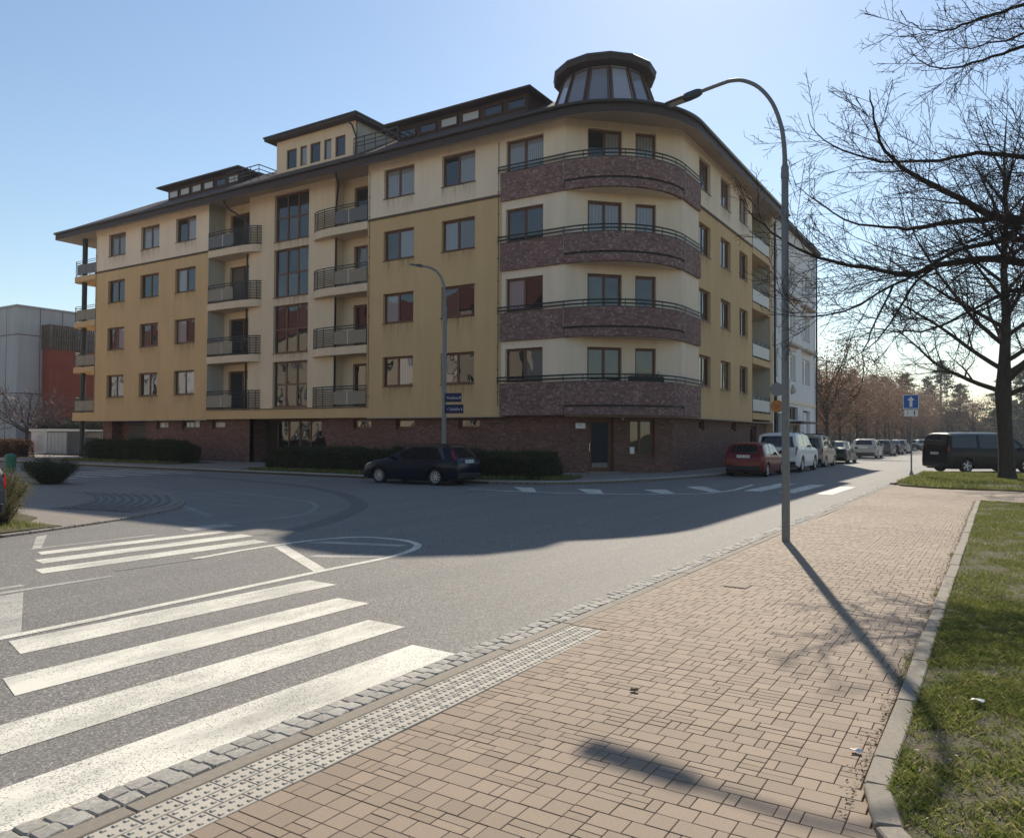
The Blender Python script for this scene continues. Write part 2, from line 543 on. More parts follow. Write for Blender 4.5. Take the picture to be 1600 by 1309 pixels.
class MB:
    """collects boxes, tubes, lathes, quads into one mesh"""

    def __init__(s):
        s.v = []
        s.f = []

    def add(s, vs, fs):
        n = len(s.v)
        s.v += [tuple(v) for v in vs]
        s.f += [tuple(i + n for i in f) for f in fs]
        return s

    def box(s, x0, x1, y0, y1, z0, z1):
        return s.add([(x0, y0, z0), (x1, y0, z0), (x1, y1, z0), (x0, y1, z0), (x0, y0, z1), (x1, y0, z1), (x1, y1, z1), (x0, y1, z1)],
                     [(0, 3, 2, 1), (4, 5, 6, 7), (0, 1, 5, 4), (1, 2, 6, 5), (2, 3, 7, 6), (3, 0, 4, 7)])

    def bbox(s, x0, x1, y0, y1, z0, z1, b=0.01):
        """box with chamfered top and vertical edges"""
        def ring(i, z):
            return [(x0 + i + b, y0 + i, z), (x1 - i - b, y0 + i, z), (x1 - i, y0 + i + b, z), (x1 - i, y1 - i - b, z),
                    (x1 - i - b, y1 - i, z), (x0 + i + b, y1 - i, z), (x0 + i, y1 - i - b, z), (x0 + i, y0 + i + b, z)]
        vs = ring(0, z0) + ring(0, z1 - b) + ring(b, z1)
        fs = [tuple(range(16, 24))]
        for r in (0, 8):
            for k in range(8):
                fs.append((r + k, r + (k + 1) % 8, r + 8 + (k + 1) % 8, r + 8 + k))
        fs.append(tuple(reversed(range(8))))
        return s.add(vs, fs)

    def tube(s, pts, rad, n=8, caps=True):
        pts = [Vector(p) for p in pts]
        rs = rad if isinstance(rad, (list, tuple)) else [rad] * len(pts)
        prev = None
        vs, fs = [], []
        for i, p in enumerate(pts):
            d = (pts[min(i + 1, len(pts) - 1)] - pts[max(i - 1, 0)])
            d = d.normalized() if d.length > 1e-9 else Vector((0, 0, 1))
            if prev is None:
                a = d.orthogonal().normalized()
            else:
                a = (prev - d * prev.dot(d))
                a = a.normalized() if a.length > 1e-6 else d.orthogonal().normalized()
            prev = a
            b = d.cross(a)
            for k in range(n):
                t = 2 * math.pi * k / n
                vs.append(p + (a * math.cos(t) + b * math.sin(t)) * rs[i])
        for i in range(len(pts) - 1):
            for k in range(n):
                fs.append((i * n + k, i * n + (k + 1) % n, (i + 1) * n + (k + 1) % n, (i + 1) * n + k))
        if caps:
            fs.append(tuple(reversed(range(n))))
            fs.append(tuple((len(pts) - 1) * n + k for k in range(n)))
        return s.add(vs, fs)

    def lathe(s, prof, n=16, cx=0, cy=0, a0=0.0, a1=2 * math.pi, phase=0.0):
        full = abs(a1 - a0 - 2 * math.pi) < 1e-6
        m_ = n if full else n + 1
        vs, fs = [], []
        for r, z in prof:
            for k in range(m_):
                t = a0 + (a1 - a0) * k / n + phase
                vs.append((cx + r * math.cos(t), cy + r * math.sin(t), z))
        for i in range(len(prof) - 1):
            for k in range(n):
                k2 = (k + 1) % m_
                fs.append((i * m_ + k, i * m_ + k2, (i + 1) * m_ + k2, (i + 1) * m_ + k))
        return s.add(vs, fs)

    def prism(s, poly, z0, z1):
        n = len(poly)
        return s.add([(x, y, z0) for x, y in poly] + [(x, y, z1) for x, y in poly],
                     [tuple(reversed(range(n))), tuple(range(n, 2 * n))] + [(k, (k + 1) % n, n + (k + 1) % n, n + k) for k in range(n)])

    def flat(s, poly, z):
        return s.add([(x, y, z) for x, y in poly], [tuple(range(len(poly)))])

    def mesh(s, name, mt, smooth=False, sharp=None, uvs=None):
        return newmesh(name, s.v, s.f, mt, smooth, uvs, sharp)

    def build(s, name, mt, parent=None, world=True, smooth=False, sharp=None, uvs=None):
        """links the mesh; world coordinates are shifted into the parent's frame"""
        if parent is not None and world:
            w = WL[parent]
            s.v = [(x - w.x, y - w.y, z - w.z) for x, y, z in s.v]
        o = put(name, s.mesh(name, mt, smooth, sharp, uvs), parent)
        if parent is not None:
            WL[o] = WL[parent]
        return o


def copy_tree(o, parent=None):
    c = o.copy()
    COL.objects.link(c)
    c.parent = parent
    for ch in o.children:
        copy_tree(ch, c)
    return c


def struct(o):
    o["kind"] = "structure"
    return o


def bez(a, b, c, n=8):
    a, b, c = Vector(a), Vector(b), Vector(c)
    return [a * (1 - t) ** 2 + b * 2 * t * (1 - t) + c * t * t for t in [k / n for k in range(n + 1)]]


def leaf_cloud(pts, size, aspect=0.6, jitter=0.5, up=0.0, rng=RNG):
    """one quad per point with random orientation: returns V, F"""
    n = len(pts)
    d1 = rng.normal(size=(n, 3))
    if up:
        d1[:, 2] += up
    d1 /= np.linalg.norm(d1, axis=1)[:, None]
    d2 = np.cross(d1, rng.normal(size=(n, 3)))
    d2 /= np.linalg.norm(d2, axis=1)[:, None] + 1e-9
    s = (size * (1 + jitter * (rng.random(n) - 0.5)))[:, None]
    a = d1 * s
    b = d2 * s * aspect
    V = np.stack([pts - a, pts + b * 0.5 - a * 0.1, pts + a, pts - b * 0.5 - a * 0.1], axis=1).reshape(-1, 3)
    F = np.arange(4 * n).reshape(n, 4)
    return V, F

# ------------------------------------------------------------------ ground, road, markings
struct(MB().flat([(-320, -120), (320, -120), (320, 460), (-320, 460)], -0.03).build("ground", "field"))
struct(MB().flat([(-170, -60), (-3.3, -60), (-3.3, 260), (-170, 260)], 0.0).build("road", "asphalt"))
struct(MB().flat([(-3.3, 40.2), (60, 40.2), (60, 150), (-3.3, 150)], 0.002).build("car_park", "asphalt"))


def strip(path, w, z=0.0032):
    mb = MB()
    P = [Vector((x, y, 0)) for x, y in path]
    vs = []
    for i, p in enumerate(P):
        d = (P[min(i + 1, len(P) - 1)] - P[max(i - 1, 0)]).normalized()
        n = Vector((-d.y, d.x, 0)) * w / 2
        vs += [(p.x + n.x, p.y + n.y, z), (p.x - n.x, p.y - n.y, z)]
    return mb.add(vs, [(2 * i + 1, 2 * i + 3, 2 * i + 2, 2 * i) for i in range(len(P) - 1)])


def smooth_path(pts, n=6):
    out = []
    P = [Vector((x, y, 0)) for x, y in pts]
    for i in range(len(P) - 1):
        p0, p1, p2, p3 = P[max(i - 1, 0)], P[i], P[i + 1], P[min(i + 2, len(P) - 1)]
        for k in range(n):
            t = k / n
            q = 0.5 * ((2 * p1) + (p2 - p0) * t + (2 * p0 - 5 * p1 + 4 * p2 - p3) * t * t + (3 * p1 - p0 - 3 * p2 + p3) * t ** 3)
            out.append((q.x, q.y))
    out.append((P[-1].x, P[-1].y))
    return out


def marking(mb, name="road_marking", mt="road_paint"):
    return struct(mb.build(name, mt))


# the near zebra: four bars of the near lane
for x0, x1, ya, yb in ((-6.68, -6.22, 3.07, 6.26), (-5.70, -5.26, 2.58, 5.74), (-4.80, -4.36, 2.09, 5.21), (-3.94, -3.50, 1.68, 4.78)):
    marking(MB().flat([(x0, ya + 0.05), (x1, ya - 0.08), (x1, yb), (x0, yb + 0.02)], 0.0032), "crosswalk_stripe")
for x0, x1, ya, yb in ((-9.95, -9.58, 4.88, 8.16), (-10.70, -10.33, 5.25, 8.5), (-11.38, -11.08, 5.62, 8.6), (-12.2, -11.75, 8.4, 9.3)):
    marking(MB().flat([(x0, ya + 0.05), (x1, ya - 0.05), (x1, yb), (x0, yb + 0.05)], 0.0032), "crosswalk_stripe", "road_paint_worn" if x0 < -12 else "road_paint")
marking(strip([(-11.74, 5.75), (-11.78, 7.7)], 0.09), mt="road_paint_worn")
marking(strip([(-9.05, 0.5), (-9.02, 4.35)], 0.10), mt="road_paint_worn")
marking(strip([(-8.72, 0.5), (-8.76, 5.2)], 0.10), mt="road_paint_worn")
marking(strip([(-9.06, 5.42), (-9.03, 6.6)], 0.06, 0.005), mt="road_paint_faint")
# painted island between the lanes with a rounded nose
marking(strip(smooth_path([(-6.80, -2.0), (-6.83, 3.1), (-6.88, 4.6), (-6.95, 6.0), (-7.0, 6.9), (-7.05, 8.2), (-7.35, 9.05), (-7.8, 9.42), (-8.35, 9.5), (-8.85, 9.35), (-9.15, 8.7), (-9.2, 7.6), (-9.08, 6.5)]), 0.115, 0.0042), "island_outline")
marking(MB().flat([(-9.10, 7.86), (-9.10, 8.08), (-7.07, 6.92), (-7.05, 6.70)], 0.0030), "island_hatch")
marking(MB().flat([(-9.05, 8.42), (-8.92, 8.72), (-7.6, 9.12), (-7.6, 8.92)], 0.0030), "island_hatch", "road_paint_worn")
marking(MB().flat([(-7.95, 7.45), (-8.0, 7.66), (-7.15, 8.12), (-7.1, 7.95)], 0.0030), "island_hatch", "road_paint_worn")
marking(MB().flat([(-8.6, 3.92), (-8.62, 4.16), (-6.90, 3.32), (-6.88, 3.02)], 0.0030), "island_hatch", "road_paint_worn")
marking(MB().flat([(-11.66, 5.73), (-11.80, 5.93), (-13.2, 6.72), (-13.1, 6.5)], 0.0030), "give_way_bar", "road_paint_worn")
marking(strip([(-13.2, 3.0), (-13.3, 4.2)], 0.12), mt="road_paint_worn")
# worn older island farther back
marking(strip(smooth_path([(-21.5, 14.9), (-17.3, 14.35), (-15.2, 13.9), (-13.9, 13.25), (-12.7, 12.0), (-12.2, 11.0), (-12.15, 9.75), (-12.3, 8.9)]), 0.12), mt="road_paint_faint")
marking(MB().flat([(-17.1, 11.75), (-16.9, 11.5), (-13.4, 9.9), (-13.5, 10.15)], 0.0030), mt="road_paint_faint")
for a in ((-21.0, 13.7, -17.6, 13.6), (-18.6, 12.9, -15.8, 12.9), (-16.0, 11.9, -14.3, 12.0)):
    marking(strip([(a[0], a[1]), (a[2], a[3])], 0.1), mt="road_paint_faint")
# zebra over the left street
for k, y in enumerate((15.5, 16.5, 17.5, 18.5, 19.5, 20.5)):
    marking(MB().flat([(-34.6, y), (-29.2, y), (-29.2, y + 0.5), (-34.6, y + 0.5)], 0.0032), "crosswalk_stripe", "road_paint_worn")
marking(strip([(-29.0, 15.6), (-23.0, 15.2), (-19.5, 14.7)], 0.1), mt="road_paint_faint")
marking(strip([(-62, 21.9), (-29.5, 21.6), (-21.5, 21.1)], 0.10), mt="road_paint_worn")
marking(strip([(-21.4, 20.35), (-13.4, 19.75)], 0.07, 0.004), mt="road_paint_faint")
for k in range(4):
    marking(strip([(-20.4 + 2.0 * k, 20.3), (-19.5 + 2.0 * k, 20.25)], 0.10), "bay_dash", "road_paint_worn")
# hatched strip that follows the kerb round the corner
cl = smooth_path([(-14.0, 19.72), (-11.5, 19.9), (-9.75, 20.4), (-8.2, 21.5), (-7.35, 22.4), (-7.1, 24.0), (-7.2, 25.8), (-7.36, 27.6)])
marking(strip(cl, 0.14), "corner_line", "road_paint")
for (a, b, c, d) in (((-13.45, 21.5), (-12.75, 21.55), (-11.7, 19.98), (-12.15, 19.9)), ((-11.35, 21.9), (-10.65, 22.1), (-9.75, 20.5), (-10.15, 20.3)),
                     ((-9.55, 22.9), (-8.95, 23.3), (-8.05, 21.75), (-8.35, 21.45)), ((-8.9, 25.0), (-8.5, 25.6), (-7.25, 23.6), (-7.35, 22.9))):
    marking(MB().flat([a, b, c, d], 0.0030), "corner_hatch", "road_paint")
marking(strip([(-14.0, 19.75), (-12.9, 21.6)], 0.08), mt="road_paint_worn")
# zebra over the right street
for x0, x1, ya, yb in ((-6.75, -6.22, 24.2, 29.0), (-5.68, -5.20, 24.1, 28.85), (-4.62, -4.15, 24.1, 28.3)):
    marking(MB().flat([(x0, ya), (x1, ya), (x1, yb), (x0, yb)], 0.0032), "crosswalk_stripe", "road_paint")
marking(strip([(-8.0, 22.0), (-5.5, 22.2), (-3.6, 22.4)], 0.05, 0.004), mt="road_paint_faint")
# dark tar-repaired band curving over the junction
o = struct(strip(smooth_path([(-50, 20.2), (-30, 19.4), (-21, 18.2), (-16.5, 16.4), (-13.2, 14.0), (-11.6, 11.9), (-10.6, 10.0), (-10.2, 8.6)]), 0.42, 0.0015).build("asphalt_repair_band", "asphalt_patch"))
struct(strip([(-9.95, 33), (-9.9, 66), (-9.9, 130)], 0.08, 0.004).build("parking_line", "road_paint_faint"))

# ------------------------------------------------------------------ near footpath: pavers, tactile blocks, cobbles, kerb strip
walk = struct(MB().box(-3.27, 8.0, -6.0, 30.2, -0.1, 0.016).build("footpath", "joint_sand"))
WL[walk] = Vector((0, 0, 0))
UX, UY = 0.0545, 0.0600          # module across the path and along it
rr = random.Random(5)
pv_mesh = {}


def paver_mesh(w_, h_):
    key = (round(w_, 3), round(h_, 3))
    if key not in pv_mesh:
        a, b, g = w_ / 2, h_ / 2, 0.0018
        pv_mesh[key] = MB().bbox(-a + g, a - g, -b + g, b - g, -0.03, 0.0, 0.0022).mesh("paver", "paver")
    return pv_mesh[key]


rects = []
yc = 0.2
while yc < 29.3:
    hc = 2 * UY
    ym = yc + hc / 2
    xa = -2.80 if 1.2 < ym < 5.95 else -3.14
    if ym < 23.75:
        xb = float(np.interp(ym, [2.3, 2.85, 3.16, 3.56, 3.95], [0.9, 0.2, -0.25, -0.455, -0.562]))
    else:
        xb = 0.9 if ym < 28.5 else max(-2.9, -2.0 - (ym - 28.5) * 1.3)
    x = xa
    while x < xb - 0.02:
        w_ = UX * rr.choice((2, 2, 2, 3, 3, 1, 2))
        if xb - (x + w_) < UX * 0.8:
            w_ = xb - x
        w_ = min(w_, xb - x)
        if w_ > 1.5 * UX and rr.random() < 0.24:
            rects += [(x, yc, w_, UY), (x, yc + UY, w_, UY)]
        else:
            rects.append((x, yc, w_, hc))
        x += w_
    yc += hc


def joined(name, items, parent, mt):
    """items: (mesh, x, y, z, rz); one mesh of all"""
    V, F, n = [], [], 0
    for me, x, y, z, rz in items:
        c, s = math.cos(rz), math.sin(rz)
        for v in me.vertices:
            V.append((x + v.co.x * c - v.co.y * s, y + v.co.x * s + v.co.y * c, z + v.co.z))
        for p_ in me.polygons:
            F.append(tuple(i + n for i in p_.vertices))
        n += len(me.vertices)
    o = put(name, newmesh(name, V, F, mt), parent)
    o["kind"] = "stuff"
    return o


cand = []
for (x, y, w_, h_) in rects:
    x, y = x + w_ / 2, y + h_ / 2
    wob = 0.004 * math.sin(x * 1.7 + y * 0.9) + 0.004 * math.sin(y * 1.3)
    cand.append((paver_mesh(w_, h_), x, y, 0.030 + wob + rr.uniform(-0.0012, 0.0012), rr.uniform(-0.006, 0.006)))


def in_view(x, y):
    Xc, Yc = 0.846 * x + 0.533 * y, -0.533 * x + 0.846 * y
    return Yc > 2.9 and abs(Xc / Yc) < 0.67


vis = sorted([c for c in cand if in_view(c[1], c[2])], key=lambda c: c[1] ** 2 + c[2] ** 2)
near = set(id(c) for c in vis[:300])
for c in vis[:300]:
    o = put("paver", c[0], walk, (c[1], c[2], c[3]), c[4])
    o.rotation_euler = (rr.uniform(-0.005, 0.005), rr.uniform(-0.005, 0.005), c[4])
joined("pavers", [c for c in cand if id(c) not in near], walk, "paver")

tb = MB().bbox(-0.113 / 2 + 0.0025, 0.113 / 2 - 0.0025, -0.0975, 0.0975, -0.03, 0.0, 0.003)
for a in (-0.028, 0.028):
    for b in (-0.075, -0.025, 0.025, 0.075):
        tb.add([(a - 0.011, b - 0.011, 0), (a + 0.011, b - 0.011, 0), (a + 0.011, b + 0.011, 0), (a - 0.011, b + 0.011, 0),
                (a - 0.007, b - 0.007, 0.006), (a + 0.007, b - 0.007, 0.006), (a + 0.007, b + 0.007, 0.006), (a - 0.007, b + 0.007, 0.006)],
               [(4, 5, 6, 7), (0, 1, 5, 4), (1, 2, 6, 5), (2, 3, 7, 6), (3, 0, 4, 7)])
tbm = tb.mesh("tactile_block", "tactile")
for r_ in range(3):
    for k in range(24):
        y = 1.25 + k * 0.2 + (0.1 if r_ % 2 else 0)
        if y < 5.95:
            put("tactile_block", tbm, walk, (-3.14 + 0.114 * (r_ + 0.5), y, 0.0315 + rr.uniform(-0.001, 0.001)), rr.uniform(-0.006, 0.006))

put("tactile_block", MB().bbox(-0.054, 0.054, -0.0475, 0.0475, -0.03, 0.0, 0.003).mesh("tactile_block", "tactile"), walk, (-3.14 + 0.114 * 1.5, 5.90, 0.0315))

cms = []
for k in range(10):
    mb = MB()
    a_, b_ = 0.051, 0.056
    jt = [(rr.uniform(-0.006, 0.006), rr.uniform(-0.006, 0.006)) for _ in range(8)]
    base_ = [(-a_, -b_ * 0.8), (-a_ * 0.8, -b_), (a_ * 0.8, -b_), (a_, -b_ * 0.8), (a_, b_ * 0.8), (a_ * 0.8, b_), (-a_ * 0.8, b_), (-a_, b_ * 0.8)]
    def cr(s, z, t=0.0):
        return [((x + jx) * s, (y + jy) * s, z + t * rr.uniform(-1, 1)) for (x, y), (jx, jy) in zip(base_, jt)]
    mb.v = cr(1.0, -0.05) + cr(1.0, -0.008, 0.001) + cr(0.88, 0.0, 0.0025) + [(0, 0, 0.003)]
    for r_ in (0, 8):
        for i in range(8):
            mb.f.append((r_ + i, r_ + (i + 1) % 8, r_ + 8 + (i + 1) % 8, r_ + 8 + i))
    for i in range(8):
        mb.f.append((16 + i, 16 + (i + 1) % 8, 24))
    cms.append(mb.mesh("cobble", "cobble"))
gut = struct(MB().box(-3.495, -3.265, -4.0, 36.0, -0.1, 0.0045).build("gutter", "joint_sand"))
WL[gut] = Vector((0, 0, 0))
cob = []
for r_, x in enumerate((-3.435, -3.325)):
    y = -1.0
    while y < 36:
        s = rr.uniform(0.114, 0.122)
        cob.append((rr.choice(cms), x + rr.uniform(-0.008, 0.008), y, 0.014 + 0.008 * r_ + rr.uniform(-0.003, 0.003), rr.uniform(-0.05, 0.05)))
        y += s
vis = sorted([c for c in cob if in_view(c[1], c[2])], key=lambda c: c[2])
near = set(id(c) for c in vis[:300])
for c in vis[:300]:
    put("cobble", c[0], gut, (c[1], c[2], c[3]), c[4])
joined("cobbles", [c for c in cob if id(c) not in near], gut, "cobble")
ks = MB().bbox(-0.052, 0.052, -0.497, 0.497, -0.1, 0.0, 0.006).mesh("kerb_stone", "concrete")
for k in range(36):
    put("kerb_stone", ks, walk, (-3.203, -1.5 + k, 0.028 + rr.uniform(-0.002, 0.002)), rr.uniform(-0.004, 0.004))
# cover plate set in the paving
cp = put("cover_plate", MB().bbox(-0.13, 0.13, -0.13, 0.13, -0.02, 0.0, 0.01).mesh("cover_plate", "cast_iron"), walk, (-2.45, 8.55, 0.0345))

# ------------------------------------------------------------------ lawn with edging
lawn_poly = [(-0.44, 3.95), (-0.34, 3.55), (-0.12, 3.18), (0.3, 2.9), (3.0, 2.4), (9.0, 2.2), (9.0, 23.4), (0.3, 23.5), (-0.25, 23.45), (-0.44, 23.1)]
lawn = struct(MB().prism(lawn_poly, -0.1, 0.048).build("lawn", "soil"))
WL[lawn] = Vector((0, 0, 0))
edge = [(-0.50, 23.3)] + [(-0.50, 23.3 - k) for k in range(1, 20)] + [(-0.495, 3.95)]
for a, b in zip(edge[:-1], edge[1:]):
    ln = math.hypot(b[0] - a[0], b[1] - a[1])
    o = put("edging_stone", MB().bbox(-0.055, 0.055, -ln / 2 + 0.004, ln / 2 - 0.004, -0.1, 0.0, 0.008).mesh("edging_stone", "concrete"), lawn,
            ((a[0] + b[0]) / 2 + rr.uniform(-0.006, 0.006), (a[1] + b[1]) / 2, 0.062 + rr.uniform(-0.004, 0.004)), rr.uniform(-0.006, 0.006))
for (a, b) in (((-0.495, 3.95), (-0.40, 3.56)), ((-0.40, 3.55), (-0.17, 3.16)), ((-0.17, 3.15), (0.3, 2.85)), ((0.3, 2.84), (1.2, 2.7))):
    d = Vector((b[0] - a[0], b[1] - a[1]))
    put("edging_stone", MB().bbox(-0.055, 0.055, -d.length / 2 + 0.002, d.length / 2 - 0.002, -0.1, 0.0, 0.008).mesh("edging_stone", "concrete"), lawn,
        ((a[0] + b[0]) / 2, (a[1] + b[1]) / 2, 0.064), math.atan2(d.y, d.x) - math.pi / 2)
isl_poly = [(-3.15, 30.6), (-2.9, 29.6), (-2.0, 28.9), (0.6, 28.45), (9.0, 28.1), (9.0, 36.5), (-2.6, 36.4), (-3.15, 35.6)]
island = struct(MB().prism(isl_poly, -0.1, 0.07).build("verge", "soil"))
struct(MB().prism([(-3.2, 36.4), (9, 36.5), (9, 37.35), (-3.2, 37.2)], -0.1, 0.025).build("crossing_path", "concrete"))
struct(MB().prism([(-3.15, 37.25), (9, 37.4), (9, 40.15), (-2.9, 40.15), (-3.15, 39.6)], -0.1, 0.07).build("parking_verge", "soil"))
struct(MB().prism([(-3.3, 30.2), (-3.15, 30.2), (-3.15, 40.2), (-3.3, 40.2)], -0.1, 0.09).build("verge_kerb", "concrete"))


def blades(name, pts, h, w_, mt="grass_blade", lean=0.5):
    n = len(pts)
    a = RNG.random(n) * 2 * math.pi
    hh = h * (0.45 + 0.9 * RNG.random(n))
    ln = lean * hh * (0.3 + RNG.random(n))
    dx, dy = np.cos(a), np.sin(a)
    b = RNG.random(n) * 2 * math.pi
    wx, wy = np.cos(b) * w_ / 2, np.sin(b) * w_ / 2
    V = np.empty((n, 4, 3))
    V[:, 0] = pts + np.stack([wx, wy, np.zeros(n)], 1)
    V[:, 1] = pts - np.stack([wx, wy, np.zeros(n)], 1)
    mid = pts + np.stack([dx * ln * 0.35, dy * ln * 0.35, hh * 0.6], 1)
    V[:, 2] = mid - np.stack([wx, wy, np.zeros(n)], 1) * 0.8
    tip = pts + np.stack([dx * ln, dy * ln, hh], 1)
    V[:, 3] = tip
    F = np.arange(4 * n).reshape(n, 4)
    o = put(name, fastmesh(name, V.reshape(-1, 3), F, mt))
    o["kind"] = "stuff"
    return o


def clumpy(n, x0, x1, y0, y1, z, thresh=0.42, seed=0):
    rg = np.random.default_rng(seed)
    P = np.stack([rg.uniform(x0, x1, n), rg.uniform(y0, y1, n), np.full(n, z)], 1)
    f = np.zeros(n)
    for k, (sx, sy, ph) in enumerate(((3.1, 2.3, 0.3), (6.7, 5.1, 1.7), (13.0, 17.0, 0.9), (29.0, 23.0, 2.2))):
        f += np.sin(P[:, 0] * sx + ph + 1.3 * np.sin(P[:, 1] * sy * 0.7)) * np.sin(P[:, 1] * sy + 2 * ph) * (0.5, 0.35, 0.22, 0.2)[k]
    keep = rg.random(n) < np.clip(0.54 + 1.15 * f, 0.05, 1)
    return P[keep]


g1 = clumpy(170000, -0.44, 1.0, 2.9, 9.0, 0.046, seed=1)
g2 = clumpy(110000, -0.44, 1.2, 9.0, 23.4, 0.046, seed=2)
g3 = clumpy(45000, 1.0, 5.5, 3.0, 23.4, 0.046, seed=3)
gg = np.concatenate([g1, g2, g3])
inside = gg[:, 1] > np.interp(gg[:, 0], [-0.44, -0.34, -0.12, 0.3, 3.0], [3.98, 3.58, 3.22, 2.95, 2.5])
tag(blades("lawn_grass", gg[inside], 0.030, 0.004, lean=1.1), "short patchy spring grass on the lawn beside the paved path", "grass")
iv = clumpy(60000, -3.12, 3.0, 28.4, 36.3, 0.068, seed=4)
iv = iv[(iv[:, 1] > 30.5 - 1.9 * np.clip(iv[:, 0] + 3.1, 0, 1.0) - 0.15 * np.clip(iv[:, 0] + 2.1, 0, 5))]
bare = np.hypot((iv[:, 0] - 0.0) / 2.4, (iv[:, 1] - 30.5) / 1.6) > 1 - 0.5 * RNG.random(len(iv))
tag(blades("verge_grass", iv[bare], 0.10, 0.012), "bright green grass on the verge under the large bare tree", "grass")
pv = clumpy(26000, -3.0, 4.0, 37.4, 40.1, 0.068, seed=6)
tag(blades("parking_grass", pv, 0.11, 0.014), "strip of green grass in front of the parked black van", "grass")


def flakes(name, P, size, mt, label):
    n = len(P)
    a = RNG.random(n) * 2 * math.pi
    s = size * (0.5 + RNG.random(n))
    d1 = np.stack([np.cos(a) * s, np.sin(a) * s, RNG.uniform(-0.3, 0.6, n) * s], 1)
    d2 = np.stack([-np.sin(a) * s * 0.6, np.cos(a) * s * 0.6, RNG.uniform(-0.2, 0.5, n) * s], 1)
    V = np.stack([P - d1, P + d2 * 0.6, P + d1, P - d2 * 0.6], 1).reshape(-1, 3)
    o = put(name, fastmesh(name, V, np.arange(4 * n).reshape(n, 4), mt))
    o["kind"] = "stuff"
    return tag(o, label, "litter")


P = np.concatenate([
    np.stack([RNG.uniform(-0.43, 1.0, 2600), RNG.uniform(3.3, 23, 2600), RNG.uniform(0.055, 0.075, 2600)], 1),
    np.stack([-0.575 - np.abs(RNG.normal(0, 0.05, 900)), RNG.uniform(3.8, 23.3, 900), np.full(900, 0.040)], 1),
    np.stack([-0.575 - np.abs(RNG.normal(0, 0.3, 200)), RNG.uniform(9, 23.3, 200), np.full(200, 0.044)], 1)])
flakes("fallen_leaves", P, 0.0095, "dead_leaf", "dry leaf scraps along the lawn edging and in the grass")
P = np.stack([-0.565 - np.abs(RNG.normal(0, 0.022, 1500)), RNG.uniform(3.6, 23.3, 1500), np.full(1500, 0.040)], 1)
flakes("soil_crumbs", P, 0.010, "soil", "dark soil crumbs gathered along the lawn edging")
# a few weeds in the gap by the edging
wd = np.concatenate([np.stack([RNG.normal(-0.585, 0.02, 70), RNG.normal(y, 0.10, 70), np.full(70, 0.03)], 1) for y in (5.9, 6.3, 9.2, 12.4)])
tag(blades("edge_weeds", wd, 0.025, 0.005, lean=1.0), "small green weeds in the joint along the lawn edging", "weeds")
for nm, x, y, z, s, mt, lb, ct in (("paper_scrap", -0.64, 4.36, 0.046, 0.032, "plate_white", "crumpled white paper scrap on the pavers by the lawn edging", "litter"),
                                   ("paper_scrap", -0.13, 5.45, 0.085, 0.035, "plate_white", "crumpled white paper scrap lying on the grass", "litter"),
                                   ("dead_leaf", -1.98, 4.62, 0.046, 0.03, "bark", "curled dark leaf lying alone on the middle of the paving", "leaf")):
    mb = MB()
    r2 = random.Random(3 + int(x * 100))
    vs = [(x + s * (i - 1.5) / 1.5 * r2.uniform(0.7, 1.1), y + s * 0.7 * (j - 1) * r2.uniform(0.7, 1.1), z + r2.uniform(-0.3, 0.4) * s) for i in range(4) for j in range(3)]
    mb.add(vs, [(3 * i + j, 3 * i + 3 + j, 3 * i + 4 + j, 3 * i + 1 + j) for i in range(3) for j in range(2)])
    tag(mb.build(nm, mt), lb, ct)

# ------------------------------------------------------------------ far pavement round the corner building
kpath = [(-70 + k, 22.3) for k in range(0, 55)] + smooth_path([(-15.0, 22.3), (-13.4, 22.95), (-12.3, 24.1), (-11.4, 26.1), (-10.7, 29.0), (-10.25, 32.5)], 2) + [(-10.15, 33.5 + k) for k in range(0, 32)]
far_walk = struct(MB().prism(kpath + [(-10.15, 66), (-30, 66), (-30, 29.8), (-70, 29.8)], -0.05, 0.115).build("pavement", "paver_grey"))
WL[far_walk] = Vector((0, 0, 0))
for a, b in zip(kpath[:-1], kpath[1:]):
    d = Vector((b[0] - a[0], b[1] - a[1]))
    if a[0] < -62 or d.length < 0.2:
        continue
    put("kerb_stone", MB().bbox(-0.075, 0.075, -d.length / 2 + 0.004, d.length / 2 - 0.004, -0.05, 0.0, 0.012).mesh("kerb_stone", "kerb_stone"), far_walk,
        ((a[0] + b[0]) / 2, (a[1] + b[1]) / 2, 0.128), math.atan2(d.y, d.x) - math.pi / 2)
struct(MB().prism([(-28.3, 22.45), (-15.1, 22.45), (-13.6, 23.05), (-12.7, 24.2), (-13.2, 25.8), (-28.3, 25.8)], 0.0, 0.14).build("planting_bed", "soil"))
struct(MB().prism([(-46.5, 24.0), (-36.2, 24.6), (-36.2, 27.2), (-46.5, 27.2)], 0.0, 0.14).build("planting_bed", "soil"))
tag(blades("bed_grass", np.concatenate([clumpy(9000, -28, -15, 22.5, 23.4, 0.138, seed=8), clumpy(5000, -15, -13, 23.2, 25.6, 0.138, seed=9), clumpy(6000, -46.4, -36.4, 24.1, 25.3, 0.138, seed=10)]), 0.12, 0.016),
    "unmown grass at the foot of the dark hedges", "grass")

